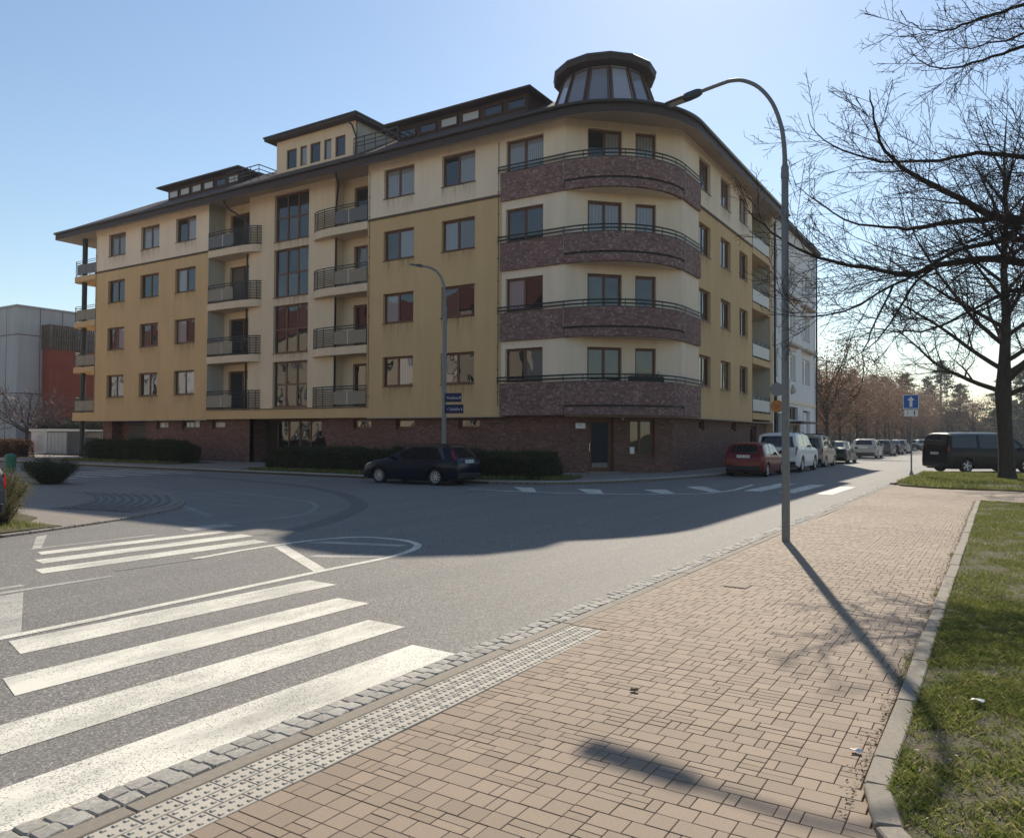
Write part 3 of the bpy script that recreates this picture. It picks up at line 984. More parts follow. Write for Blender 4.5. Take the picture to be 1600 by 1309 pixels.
# ------------------------------------------------------------------ paved corner on the left
lp = smooth_path([(-13.1, 4.0), (-13.45, 6.1), (-13.9, 7.5), (-14.6, 9.2), (-15.9, 11.0), (-18.6, 12.7), (-23.5, 14.6), (-28.5, 15.0), (-60, 15.2)], 3)
left_walk = struct(MB().prism(lp[::-1] + [(-13.1, -5), (-60, -5)], -0.05, 0.03).build("paved_corner", "paver_grey"))
WL[left_walk] = Vector((0, 0, 0))
for k in range(11):
    t0 = k / 10
    pa = [(-22.0 + 3.6 * t0, 11.9 + 0.7 * t0), (-19.2 + 2.6 * t0, 10.6 + 0.35 * t0), (-17.4 + 2.2 * t0, 9.0 + 0.4 * t0)]
    arc = [(v.x, v.y) for v in bez((*pa[0], 0), (pa[1][0] + 0.9, pa[1][1] + 0.25, 0), (*pa[2], 0), 10)]
    mb = strip(arc, 0.09, 0.042)
    n = len(mb.v)
    mb.v += [(x, y, 0.0) for x, y, z in mb.v]
    mb.f += [(2 * i, 2 * i + 2, n + 2 * i + 2, n + 2 * i) for i in range(10)] + [(2 * i + 3, 2 * i + 1, n + 2 * i + 1, n + 2 * i + 3) for i in range(10)]
    o = mb.build("paving_ridge", "paver_grey" if k in (0, 10) else "asphalt_patch", left_walk)
for a, b in zip(lp[:-1], lp[1:]):
    d = Vector((b[0] - a[0], b[1] - a[1]))
    nseg = max(1, int(d.length))
    if a[0] < -34:
        break
    for k in range(nseg):
        t = (k + 0.5) / nseg
        put("kerb_stone", MB().bbox(-0.06, 0.06, -d.length / nseg / 2 + 0.006, d.length / nseg / 2 - 0.006, -0.05, 0.0, 0.01).mesh("kerb_stone", "paver_grey"), left_walk,
            (a[0] + d.x * t, a[1] + d.y * t, 0.045), math.atan2(d.y, d.x) - math.pi / 2)
bed = struct(MB().prism([(-13.55, 4.0), (-13.62, 6.2), (-13.82, 7.28), (-14.9, 7.2), (-15.6, 7.75), (-18.5, 8.2), (-18.5, 4.0)], 0.0, 0.06).build("shrub_bed", "soil"))
tag(blades("shrub_bed_grass", clumpy(9000, -17.0, -13.75, 4.2, 7.1, 0.058, seed=12), 0.07, 0.008), "thin grass round the sunlit shrub on the left corner", "grass")

# ------------------------------------------------------------------ wall and window builders
def wall(parent, name, mt, org, ang, a0, a1, z0, z1, holes=(), depth=0.26, reveal=None):
    """a wall sheet with openings and their reveals; local x runs along, y inwards"""
    xs = sorted({a0, a1, *[h[0] for h in holes], *[h[1] for h in holes]})
    zs = sorted({z0, z1, *[h[2] for h in holes], *[h[3] for h in holes]})
    V, F, UV = [], [], []

    def quad(pts, uv):
        n = len(V)
        V.extend(pts)
        UV.extend(uv)
        F.append((n, n + 1, n + 2, n + 3))
    for i in range(len(xs) - 1):
        for k in range(len(zs) - 1):
            cx, cz = (xs[i] + xs[i + 1]) / 2, (zs[k] + zs[k + 1]) / 2
            if any(h[0] < cx < h[1] and h[2] < cz < h[3] for h in holes):
                continue
            p = [(xs[i], zs[k]), (xs[i + 1], zs[k]), (xs[i + 1], zs[k + 1]), (xs[i], zs[k + 1])]
            quad([(x, 0, z) for x, z in p], p)
    for h in holes:
        x0, x1, b, t = h
        for (p, q) in (((x0, b), (x1, b)), ((x1, b), (x1, t)), ((x1, t), (x0, t)), ((x0, t), (x0, b))):
            quad([(p[0], 0, p[1]), (p[0], depth, p[1]), (q[0], depth, q[1]), (q[0], 0, q[1])],
                 [(p[0], p[1]), (p[0] + depth, p[1] + 0.01), (q[0] + depth, q[1] + 0.01), (q[0], q[1])])
    w = WL[parent]
    o = put(name, newmesh(name, V, F, mt, uvs=UV), parent, (org[0] - w.x, org[1] - w.y, -w.z), ang)
    WL[o] = WL[parent]
    return o


win_cache = {}


def window_meshes(w, h, cols, rows, fw_, wood):
    key = (round(w, 3), round(h, 3), tuple(cols), tuple(rows), fw_, wood)
    if key in win_cache:
        return win_cache[key]
    f = MB()
    f.box(0, w, 0.0, 0.07, 0, fw_).box(0, w, 0.0, 0.07, h - fw_, h)
    f.box(0, fw_, 0.0, 0.068, fw_, h - fw_).box(w - fw_, w, 0.0, 0.068, fw_, h - fw_)
    iw, ih = w - 2 * fw_, h - 2 * fw_
    xs, zs = [fw_], [fw_]
    for c in cols:
        xs.append(xs[-1] + c * iw)
    for r_ in rows:
        zs.append(zs[-1] + r_ * ih)
    for x in xs[1:-1]:
        f.box(x - 0.055, x + 0.055, -0.006, 0.066, fw_, h - fw_)
    for z in zs[1:-1]:
        f.box(fw_, w - fw_, -0.003, 0.064, z - 0.045, z + 0.045)
    panes = []
    for i in range(len(cols)):
        for k in range(len(rows)):
            x0, x1, z0, z1 = xs[i], xs[i + 1], zs[k], zs[k + 1]
            s = 0.035
            f.box(x0, x1, 0.012, 0.06, z0, z0 + s).box(x0, x1, 0.012, 0.06, z1 - s, z1).box(x0, x0 + s, 0.014, 0.058, z0, z1).box(x1 - s, x1, 0.014, 0.058, z0, z1)
            panes.append((x0 + 0.02, x1 - 0.02, z0 + 0.02, z1 - 0.02))
    win_cache[key] = (f.mesh("window", wood), panes, {})
    return win_cache[key]


wrng = random.Random(21)


def window(parent, org, ang, a0, a1, z0, z1, cols=(0.5, 0.5), rows=(1.0,), inset=0.15, glass=None, sill=True, fw_=0.075, name="window", wood="window_wood"):
    w_, h_ = a1 - a0, z1 - z0
    fm, panes, cache = window_meshes(w_, h_, cols, rows, fw_, wood)
    c, s = math.cos(ang), math.sin(ang)
    W = WL[parent]
    loc = (org[0] + a0 * c - inset * s - W.x, org[1] + a0 * s + inset * c - W.y, z0 - W.z)
    o = put(name, fm, parent, loc, ang)
    for k, (x0, x1, b, t) in enumerate(panes):
        g = glass[k % len(glass)] if glass else wrng.choice(["glass_dark", "glass_dark", "glass_room", "glass_dark", "glass_curtain", "glass_blind"])
        if (k, g) not in cache:
            cache[(k, g)] = MB().box(x0, x1, 0.028, 0.04, b, t).mesh("pane", g)
        p = put("pane", cache[(k, g)], o)
        p.rotation_euler = (wrng.uniform(-0.006, 0.006), 0, wrng.uniform(-0.006, 0.006))
    if sill:
        if "sill" not in cache:
            cache["stain"] = MB().add([(-0.06, -inset - 0.002, -1.05), (w_ + 0.06, -inset - 0.002, -1.05), (w_ + 0.06, -inset - 0.0021, -0.03), (-0.06, -inset - 0.0021, -0.03)], [(0, 1, 2, 3)]).mesh("rain_stain", "rain_stain")
            cache["sill"] = MB().box(-0.04, w_ + 0.04, -inset - 0.045, 0.0, -0.028, -0.004).mesh("sill", "sill_metal")
        put("sill", cache["sill"], o)
        if parent is BL and z0 > 3.5 and not (org[1] == 29.0 and a0 > -19):
            put("rain_stain", cache["stain"], o)
    return o


# ------------------------------------------------------------------ the corner apartment building
BL = thing("apartment_building", "five storey yellow and cream corner apartment building with rounded brick balconies and glass roof lantern", "building", (-15.6, 29.0, 0))
LFo, CFo, LBo = (0, 29.0), (0, 29.5), (0, 30.15)
CEN = (-15.63, 32.8)
SILL = (4.05, 7.17, 10.28, 13.36)
HW = 1.47
A0 = 0.0
A90, A45 = R(90), R(45)
LB0, LB1 = -51.4, -39.5      # left wing
RB0, RB1 = -26.9, -18.85     # right wing
ZS = 12.45                   # string course
lw = [(-49.9, -47.98), (-46.3, -44.35), (-42.68, -40.7)]
rw = [(-25.85, -23.92), (-22.24, -20.33)]


def holes_for(cols, z0, z1):
    return [(a, b, s, s + HW) for a, b in cols for s in SILL if z0 < s < z1]


for (a, b, cols) in ((LB0, LB1, lw), (RB0, RB1, rw)):
    wall(BL, "wall", "plaster_yellow", LFo, A0, a, b, 2.55, ZS, holes_for(cols, 2.5, ZS))
    wall(BL, "wall", "plaster_cream", LFo, A0, a, b, ZS, 15.3, holes_for(cols, ZS, 16))
    for c0, c1 in cols:
        for k, s in enumerate(SILL):
            window(BL, LFo, A0, c0, c1, s, s + HW, (0.5, 0.5) if cols is lw else (0.47, 0.53),
                   glass=wrng.choice([["glass_curtain", "glass_curtain"], ["glass_dark", "glass_curtain"]]) if k == 3 and wrng.random() < 0.8 else None)
    MB().box(a, b, 28.94, 29.0, ZS - 0.05, ZS + 0.055).build("string_course", "string_course", BL)
    MB().box(a - 0.0, b, 29.004, 29.6, 2.50, 2.548).build("soffit", "soffit", BL)
# bay, flat stretch with windows
bw = [(-18.64, -16.72)]
wall(BL, "wall", "plaster_cream", LFo, A0, RB1, CEN[0], 2.56, 15.3, holes_for(bw, 0, 20))
for k, s in enumerate(SILL):
    window(BL, LFo, A0, -18.64, -16.72, s, s + HW, (0.49, 0.51), glass=(["glass_dark", "glass_blind"], ["glass_curtain", "glass_dark"], ["glass_dark", "glass_room"], ["glass_curtain", "glass_curtain"])[k])
# chamfer behind the round balconies
TOP = (5.5, 8.65, 11.8, 14.93)
CHo = (CEN[0], 29.0)
CL = 3.8 * math.sqrt(2)
ch = []
for t in TOP:
    ch += [(1.0, 2.57, t - 2.35, t), (3.18, 4.15, t - 2.35, t)]
wall(BL, "wall", "plaster_cream", CHo, A45, 0, CL, 2.56, 15.3, ch)
for k, t in enumerate(TOP):
    g = (["glass_dark"], ["glass_room", "glass_dark"], ["glass_curtain", "glass_curtain"], ["glass_dark", "glass_curtain"])[k]
    window(BL, CHo, A45, 1.0, 2.57, t - 2.35, t, (0.5, 0.5), glass=g, sill=False, name="balcony_door")
    window(BL, CHo, A45, 3.18, 4.15, t - 2.35, t, (1.0,), glass=g[-1:], sill=False, name="balcony_door")
# right facade
RFo = (-11.83, 0)
rfc = [(35.1, 36.78), (38.4, 40.08), (41.7, 43.32)]
wall(BL, "wall", "plaster_cream", RFo, A90, 32.8, 35.0, 2.56, 15.3)
wall(BL, "wall", "plaster_yellow", RFo, A90, 35.0, 44.2, 2.55, ZS, holes_for(rfc, 2.5, ZS))
wall(BL, "wall", "plaster_cream", RFo, A90, 35.0, 44.2, ZS, 15.3, holes_for(rfc, ZS, 16))
for c0, c1 in rfc:
    for s in SILL:
        window(BL, RFo, A90, c0, c1, s, s + HW, (0.5, 0.5))
MB().box(-11.83, -11.77, 35.0, 44.2, ZS - 0.05, ZS + 0.055).build("string_course", "string_course", BL)
wall(BL, "wall", "plaster_yellow", RFo, A90, 48.25, 48.9, 2.55, 15.3)
wall(BL, "wall", "plaster_yellow", (-11.83, 48.9), R(180), 0, 10, 0.1, 15.3)
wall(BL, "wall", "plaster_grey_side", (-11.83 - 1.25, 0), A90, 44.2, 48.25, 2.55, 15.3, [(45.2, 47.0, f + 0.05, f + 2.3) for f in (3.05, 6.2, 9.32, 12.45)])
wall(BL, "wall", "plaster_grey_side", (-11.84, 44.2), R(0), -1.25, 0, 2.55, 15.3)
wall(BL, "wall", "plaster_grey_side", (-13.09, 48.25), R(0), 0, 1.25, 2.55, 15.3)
for f in (3.05, 6.2, 9.32, 12.45):
    window(BL, (-13.08, 0), A90, 45.2, 47.0, f + 0.05, f + 2.3, (0.5, 0.5), sill=False, name="balcony_door")
    b = MB().box(-13.1, -11.80, 44.203, 48.247, f - 0.36, f).build("balcony", "plaster_yellow", BL)
    MB().box(-11.86, -11.835, 44.4, 48.1, f + 0.12, f + 0.78).build("panel", "pale_panel", b)
    r_ = MB()
    for z in (0.86, 1.0):
        r_.tube([(-11.85, 44.25, f + z), (-11.85, 48.2, f + z)], 0.02, 6)
    for k in range(5):
        r_.tube([(-11.87, 44.3 + 0.97 * k, f), (-11.87, 44.3 + 0.97 * k, f + 1.0)], 0.018, 6)
    r_.build("railing", "rail_steel", b)

MB().box(-13.4, -11.6, 44.0, 48.6, 15.285, 15.33).build("loggia_ceiling", "soffit", BL)
# centre: cream stair block, loggias either side
sw = [(-34.4, -31.66, b, t) for b, t in ((3.18, 5.72), (6.17, 8.85), (9.29, 11.98), (12.42, 15.06))]
CX0, CX1 = -36.5, -29.7
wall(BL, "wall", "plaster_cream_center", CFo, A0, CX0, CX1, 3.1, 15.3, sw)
for k, (a, b, z0, z1) in enumerate(sw):
    window(BL, CFo, A0, a, b, z0, z1, (0.333, 0.334, 0.333), (0.5, 0.5), glass=["glass_dark", "glass_dark", "glass_room"], name="stair_window")
for (x0, x1, side) in ((LB1, CX0, 1), (CX1, RB0, -1)):
    dx = (x0 + 0.45, x1 - 0.25) if side > 0 else (x0 + 0.75, x1 - 0.35)
    dr = [(dx[0], dx[1], f + 0.04, f + 2.32) for f in (3.1, 6.2, 9.32, 12.45)]
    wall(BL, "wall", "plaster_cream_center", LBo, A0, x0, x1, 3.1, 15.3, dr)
    for k, d in enumerate(dr):
        window(BL, LBo, A0, *d, (0.5, 0.5), sill=False, name="balcony_door", glass=[["glass_dark", "glass_room"], ["glass_dark", "glass_dark"], ["glass_blind", "glass_dark"]][k % 3])
    # returns of the wings and of the stair block
    wx = LB1 if side > 0 else RB0
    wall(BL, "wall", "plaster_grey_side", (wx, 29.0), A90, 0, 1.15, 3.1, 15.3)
    cx = CX0 if side > 0 else CX1
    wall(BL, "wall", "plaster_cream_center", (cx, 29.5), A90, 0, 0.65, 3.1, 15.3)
    for k, f in enumerate((3.1, 6.2, 9.32, 12.45)):
        if side > 0:
            front = [(LB1 + 0.003, 28.96), (-37.2, 28.96)]
            curve = bez((-37.2, 28.96, 0), (-35.6, 28.96, 0), (-35.42, 29.5, 0), 8)
        else:
            front = [(RB0 - 0.003, 28.96), (-29.2, 28.96)]
            curve = bez((-29.2, 28.96, 0), (-31.0, 28.96, 0), (-31.2, 29.5, 0), 8)
        path = front + [(v.x, v.y) for v in curve[1:]]
        back = [(cx, 29.503), (cx, 30.147), (wx, 30.147)]
        poly = path + back
        if side < 0:
            poly = poly[::-1]
        b = MB().prism(poly, f - 0.40, f).build("balcony", "plaster_yellow" if k == 0 else "plaster_cream_center", BL) if k else MB().prism(poly, f - 0.05, f + 0.012).build("balcony", "plaster_yellow", BL)
        ins = 0.045
        rp = [(x, y + ins) for x, y in path]
        rl = MB()
        for z in (0.93, 1.06):
            rl.tube([(x, y, f + z) for x, y in rp], 0.028, 6)
        rl.tube([(x, y, f + 0.08) for x, y in rp], 0.03, 6)
        for z in (0.19, 0.28, 0.37, 0.46, 0.55, 0.64, 0.73, 0.82):
            rl.tube([(x, y, f + z) for x, y in rp[1:]], 0.018, 6)
        for i in (0, 1, 3, 5, 7, 9):
            rl.tube([(*rp[i], f), (*rp[i], f + 1.05)], 0.02, 6)
        rl.build("railing", "rail_steel", b)
        x0_, x1_ = sorted((front[0][0], front[1][0]))
        mid = (x0_ + x1_) / 2 + 0.15 * side
        pm = "balcony_panel_grey" if k == 3 else "balcony_panel"
        MB().box(x0_ + 0.05, mid - 0.02, 28.965, 28.985, f + 0.14, f + 0.80).build("panel", pm, b)
        MB().box(mid + 0.02, x1_ - 0.03, 28.965, 28.985, f + 0.14, f + 0.80).build("panel", pm, b)
        MB().box(mid - 0.02, mid + 0.02, 28.967, 28.983, f + 0.14, f + 0.80).build("panel_joint", "plaster_white", b)
    # rainwater pipe bending in from the gutter
    px = -36.62 if side > 0 else -29.58
    pth = [(px - 0.9 * side, 28.5, 15.1), (px - 0.9 * side, 28.55, 14.85), (px - 0.8 * side, 28.8, 14.6), (px - 0.1 * side, 29.4, 14.0), (px, 29.46, 13.7), (px, 29.46, 3.1)]
    MB().tube(pth, 0.055, 8).build("downpipe", "pipe_brown", BL, smooth=True)
MB().box(LB1 - 0.3, RB0 + 0.3, 28.9, 31.0, 15.285, 15.33).build("loggia_ceiling", "soffit", BL)
# first-floor slab that runs across the entrance
MB().box(LB1 + 0.002, RB0 - 0.002, 28.995, 30.6, 2.55, 3.05).build("entrance_canopy", "plaster_yellow", BL)
MB().box(LB1 + 0.002, RB0 - 0.002, 28.94, 29.1, 3.052, 3.10).build("canopy_flashing", "rail_steel", BL)

# ground floor in brick, set back under the plaster
GFo = (0, 29.4)
gh = [(-49.87, -46.14, 0.0, 2.54), (-36.15, -30.36, 0.0, 2.56)]
sm = [(-44.98, -43.75), (-42.39, -41.17), (-39.5, -38.32), (-28.17, -26.94), (-25.3, -24.13), (-21.48, -20.25)]
gh += [(a, b, 1.98, 2.5) for a, b in sm]
wall(BL, "brick_wall", "brick_base", GFo, A0, -50.92, CEN[0], 0.05, 2.56, gh, depth=0.3)
for i, (a, b) in enumerate(sm):
    window(BL, GFo, A0, a, b, 1.98, 2.5, (1.0,), inset=0.14, fw_=0.09, glass=[("glass_pale", "glass_dark", "glass_pale", "glass_room", "glass_room", "glass_dark")[i]], name="cellar_window")
MB().box(-41.02, -40.62, 29.36, 29.398, 2.1, 2.52).build("wall_box", "enclosure_white", BL)
g = MB()
for k in range(13):
    z = 0.1 + k * 0.185
    g.add([(-49.0, 30.1, z), (-46.14, 30.1, z), (-46.14, 30.07, z + 0.09), (-49.0, 30.07, z + 0.09), (-46.14, 30.1, z + 0.18), (-49.0, 30.1, z + 0.18)], [(0, 1, 2, 3), (3, 2, 4, 5)])
g.build("garage_door", "garage_door", BL)
wall(BL, "brick_wall", "brick_base", (-46.14, 29.4), A90, 0, 0.8, 0.05, 2.55)
wall(BL, "brick_wall", "brick_base", (-49.87, 29.4), A90, 0, 0.8, 0.05, 2.55)
wall(BL, "brick_wall", "brick_base", (0, 30.1), A0, -49.87, -49.0, 0.05, 2.55)
wall(BL, "brick_wall", "brick_base", (-50.92, 29.4), A90, 0, 6, 0.05, 2.55)
# entrance recess
wall(BL, "brick_wall", "brick_base", (-36.15, 29.4), A90, 0, 1.2, 0.05, 2.56)
wall(BL, "brick_wall", "brick_base", (-30.36, 29.4), A90, 0, 1.2, 0.05, 2.56)
wall(BL, "brick_wall", "brick_base", (0, 30.6), A0, -38.0, -36.2, 0.05, 2.56)
MB().box(-36.75, -36.45, 30.56, 30.598, 1.25, 1.85).build("intercom_panel", "rim_silver", BL)
window(BL, (0, 30.55), A0, -36.2, -31.5, 0.14, 2.54, (0.22, 0.2, 0.2, 0.19, 0.19), (1.0,), inset=0.0, glass=["glass_room", "glass_dark", "glass_dark"], sill=False, fw_=0.1, name="entrance_door")
MB().box(-31.5, -30.36, 30.58, 30.7, 0.1, 2.56).build("entrance_side_wall", "brick_base", BL)
# chamfer at street level with shop door and window
GCo = (CEN[0], 29.4)
gl = 4.78
wall(BL, "brick_wall", "brick_base", GCo, A45, 0, gl, 0.05, 2.56, [(0.87, 2.02, 0.12, 2.47), (2.7, 3.93, 0.75, 2.46)], depth=0.3)
d = window(BL, GCo, A45, 0.87, 2.02, 0.12, 2.47, (1.0,), inset=0.18, glass=["door_blue"], sill=False, fw_=0.16, name="corner_door")
put("kick_plate", MB().box(0.21, 0.94, 0.005, 0.027, 0.2, 0.4).mesh("kick_plate", "paver_grey"), d)
put("door_handle", MB().tube([(0.10, -0.05, 0.9), (0.10, -0.05, 1.25)], 0.015, 6).tube([(0.10, 0.0, 0.95), (0.10, -0.05, 0.95)], 0.01, 5).mesh("door_handle", "chrome"), d)
d = window(BL, GCo, A45, 2.7, 3.93, 0.75, 2.46, (0.45, 0.55), inset=0.15, glass=["glass_dark", "glass_dark"], fw_=0.11, name="corner_window")
put("paper_notice", MB().box(0.13, 0.34, 0.005, 0.012, 0.16, 0.46).mesh("paper_notice", "sign_white"), d)


def on_chamfer(a, out, z):
    return (GCo[0] + a * 0.7071 + out * 0.7071, GCo[1] + a * 0.7071 - out * 0.7071, z)


def chamfer_box(name, mt, a0, a1, z0, z1, t):
    pts = [on_chamfer(a, o_, z) for z in (z0, z1) for (a, o_) in ((a0, 0.003), (a1, 0.003), (a1, t), (a0, t))]
    return MB().add(pts, [(3, 2, 1, 0), (4, 5, 6, 7), (0, 1, 5, 4), (1, 2, 6, 5), (2, 3, 7, 6), (3, 0, 4, 7)]).build(name, mt, BL)


chamfer_box("name_plate", "sign_white", 0.29, 0.73, 2.0, 2.23, 0.02)
chamfer_box("name_plate_line", "sign_back", 0.36, 0.58, 2.15, 2.17, 0.024)
chamfer_box("wall_lamp", "sign_back", 2.32, 2.46, 2.36, 2.555, 0.12)
chamfer_box("door_step", "concrete", 0.7, 2.2, 0.1, 0.16, 0.7)
wall(BL, "brick_wall", "brick_base", (-12.25, 0), A90, 32.78, 48.9, 0.05, 2.56, [(36.3, 37.1, 1.98, 2.5), (41.6, 42.5, 1.98, 2.5), (45.3, 46.7, 0.1, 2.3)], depth=0.3)
for a, b in ((36.3, 37.1), (41.6, 42.5)):
    window(BL, (-12.25, 0), A90, a, b, 1.98, 2.5, (1.0,), inset=0.12, fw_=0.07, glass=["glass_dark"], name="cellar_window")
window(BL, (-12.25, 0), A90, 45.3, 46.7, 0.1, 2.3, (1.0,), inset=0.2, fw_=0.1, glass=["glass_dark"], sill=False, name="side_door")
MB().prism([(CEN[0], 29.01), (CEN[0], 29.6), (-12.4, 32.8), (-12.4, 48.8), (-11.85, 48.8), (-11.85, 32.8)], 2.5, 2.548).build("soffit", "soffit", BL)

# ------------------------------------------------------------------ brick parapets of the round balconies
PAR = [(2.56, 3.96), (5.86, 7.08), (9.0, 10.23), (12.14, 13.38)]
RO = 3.92
NA = 28


def arc_pts(r, n=NA, a0=-math.pi / 2, a1=0.0):
    return [(CEN[0] + r * math.cos(a0 + (a1 - a0) * k / n), CEN[1] + r * math.sin(a0 + (a1 - a0) * k / n)) for k in range(n + 1)]


def arc_band(ro, ri, z0, z1):
    mb, uv = MB(), []
    po, pi = arc_pts(ro), arc_pts(ri)
    n = NA + 1
    for ring, z in ((po, z0), (po, z1), (pi, z1), (pi, z0)):
        for k, (x, y) in enumerate(ring):
            mb.v.append((x, y, z))
            uv.append((ro * math.pi / 2 * k / NA, z))
    for r_ in range(4):
        a, b = r_ * n, ((r_ + 1) % 4) * n
        for k in range(NA):
            mb.f.append((a + k, a + k + 1, b + k + 1, b + k))
    mb.f += [(0, n, 2 * n, 3 * n), (NA + 3 * n, NA + 2 * n, NA + n, NA)]
    return mb, uv


def uvbox(parent, name, mt, x0, x1, y0, y1, z0, z1):
    mb, uv = MB(), []
    for (p, q) in (((x0, y0), (x1, y0)), ((x1, y0), (x1, y1)), ((x1, y1), (x0, y1)), ((x0, y1), (x0, y0))):
        n = len(mb.v)
        mb.v += [(*p, z0), (*q, z0), (*q, z1), (*p, z1)]
        uv += [(p[0] + p[1], z0), (q[0] + q[1], z0), (q[0] + q[1], z1), (p[0] + p[1], z1)]
        mb.f.append((n, n + 1, n + 2, n + 3))
    for z, fl in ((z0, True), (z1, False)):
        n = len(mb.v)
        mb.v += [(x0, y0, z), (x1, y0, z), (x1, y1, z), (x0, y1, z)]
        uv += [(x0, y0), (x1, y0), (x1, y1), (x0, y1)]
        mb.f.append((n, n + 3, n + 2, n + 1) if fl else (n, n + 1, n + 2, n + 3))
    return mb.build(name, mt, parent, uvs=uv)


for k, (z0, z1) in enumerate(PAR):
    slab_poly = arc_pts(RO - 0.12) + [(-11.83, 32.8), (CEN[0], 29.0)]
    b = MB().prism(slab_poly, z0 + 0.01, z0 + 0.3).build("round_balcony", "plaster_cream", BL)
    mb, uv = arc_band(RO - 0.03, RO - 0.2, z0, z0 + 0.34)
    mb.build("brick_band", "brick_bay", b, smooth=False, uvs=uv)
    mb, uv = arc_band(RO - 0.09, RO - 0.2, z0 + 0.34, z0 + 0.43)
    mb.build("drain_slot", "sign_black", b, uvs=uv)
    mb, uv = arc_band(RO, RO - 0.17, z0 + 0.43, z1)
    mb.build("brick_parapet", "brick_bay", b, uvs=uv)
    uvbox(b, "brick_parapet", "brick_bay", RB1 - 0.02, CEN[0] - 0.015, 28.885, 28.997, z0, z1)
    uvbox(b, "brick_parapet", "brick_bay", -11.827, -11.715, 32.815, 35.0, z0, z1)
    mb, uv = arc_band(RO + 0.015, RO - 0.18, z1, z1 + 0.025)
    mb.build("coping", "rail_steel", b, uvs=uv)
    MB().box(RB1 - 0.03, CEN[0], 28.87, 29.0, z1, z1 + 0.02).build("coping", "rail_steel", b)
    MB().box(-11.83, -11.70, 32.8, 35.01, z1, z1 + 0.02).build("coping", "rail_steel", b)
    path = [(RB1 - 0.12, 28.86)] + [(x, y) for x, y in arc_pts(RO + 0.02)] + [(-11.69, 35.15)]
    rl = MB()
    for dz in (0.14, 0.29):
        rl.tube([(x, y, z1 + dz) for x, y in path], 0.033, 6)
    for i in (0, 1, 5, 9, 13, 17, 21, 25, 29, 30):
        if i < len(path):
            rl.tube([(*path[i], z1), (*path[i], z1 + 0.29)], 0.018, 6)
    for x in (-17.9, -16.8):
        rl.tube([(x, 28.86, z1), (x, 28.86, z1 + 0.29)], 0.018, 6)
    rl.build("railing", "rail_steel", b)
    for x, y in ((CEN[0] - 0.008, 28.875), (-11.705, 32.808)):
        MB().box(x - 0.012, x + 0.012, y - 0.012, y + 0.03, z0 + 0.43, z1 - 0.01).build("joint_strip", "kerb_stone", b)

# left-end corner balconies on a steel column
for f in (3.1, 6.2, 9.32, 12.45):
    poly = [(LB0 - 0.003, 29.0), (LB0 - 0.003, 33.0), (-54.0, 33.0), (-54.4, 32.6), (-54.4, 29.5), (-54.25, 29.15), (-53.95, 29.0)]
    b = MB().prism(poly[::-1], f - (0.55 if f < 4 else 0.36), f).build("corner_balcony", "plaster_yellow", BL)
    rl = MB()
    pth = [(LB0 - 0.05, 29.05), (-53.9, 29.05), (-54.2, 29.22), (-54.35, 29.6), (-54.35, 32.6)]
    for z in (0.92, 1.05, 0.1):
        rl.tube([(x, y, f + z) for x, y in pth], 0.02, 6)
    for z in (0.3, 0.5, 0.7):
        rl.tube([(x, y, f + z) for x, y in pth[1:]], 0.015, 6)
    for x, y in pth:
        rl.tube([(x, y, f), (x, y, f + 1.05)], 0.02, 6)
    rl.build("railing", "rail_steel", b)
    MB().box(-53.8, -52.72, 29.06, 29.08, f + 0.14, f + 0.8).build("panel", "balcony_panel_grey" if f > 12 else "balcony_panel", b)
    MB().box(-52.68, LB0 - 0.1, 29.06, 29.08, f + 0.14, f + 0.8).build("panel", "balcony_panel_grey" if f > 12 else "balcony_panel", b)
MB().tube([(-53.45, 29.4, 0.1), (-53.45, 29.4, 15.2)], 0.17, 12).build("balcony_column", "dark_steel", BL, smooth=True, sharp=0.6)
wall(BL, "wall", "plaster_cream", (LB0, 29.0), A90, 0, 12, 2.55, 15.3)
# lightning-conductor cables with clips
for x, y in ((-19.02, 28.97), (-26.78, 28.97), (-51.3, 28.97)):
    mb = MB().tube([(x, y, 3.0), (x, y, 14.9)], 0.012, 5)
    for k in range(11):
        mb.box(x - 0.03, x + 0.03, y - 0.03, 29.0, 3.6 + k, 3.63 + k)
    mb.build("conductor_cable", "pipe_brown", BL)
# inner core closes the volume, rear walls
MB().prism([(-51.2, 31.6), (-16.2, 31.6), (-14.2, 33.6), (-14.2, 48.7), (-24, 48.7), (-24, 41), (-51.2, 41)], 0.05, 15.25).build("rear_wall", "plaster_yellow", BL)

# ------------------------------------------------------------------ roof
ER = 4.62
eave = [(-55.0, 28.18)] + [(-55.0 + 39.37 * k / 20, 28.18) for k in range(1, 20)] + arc_pts(ER, 20) + [(-11.01, 49.5)]
inner = [(-50.4, 32.7)] + [(-50.4 + 34.77 * k / 20, 32.7) for k in range(1, 20)] + arc_pts(0.1, 20) + [(-15.53, 49.5)]
ZE, ZR = 15.45, 18.05
rf = MB()
n = len(eave)
rf.v = [(x, y, ZE) for x, y in eave] + [(x, y, ZR - (0.85 * min(1.0, min(k - 18, 42 - k) / 3) if 18 < k < 42 else 0.0)) for k, (x, y) in enumerate(inner)]
rf.f = [(k, k + 1, n + k + 1, n + k) for k in range(n - 1)]
k0 = len(rf.v)
rf.v += [(-55.0, 41.8, ZE), (-50.4, 37.3, ZR), (-20.2, 37.3, ZR), (-24.8, 41.8, ZE), (-24.8, 49.5, ZE), (-20.2, 49.5, ZR)]
rf.f += [(k0, 0, n, k0 + 1), (k0 + 1, k0 + 2, k0 + 3, k0)[::-1], (k0 + 2, k0 + 5, k0 + 4, k0 + 3), tuple(range(n, 2 * n)) + (k0 + 5, k0 + 2, k0 + 1)]
roof = rf.build("roof", "roof_tile", BL)
fa = MB()
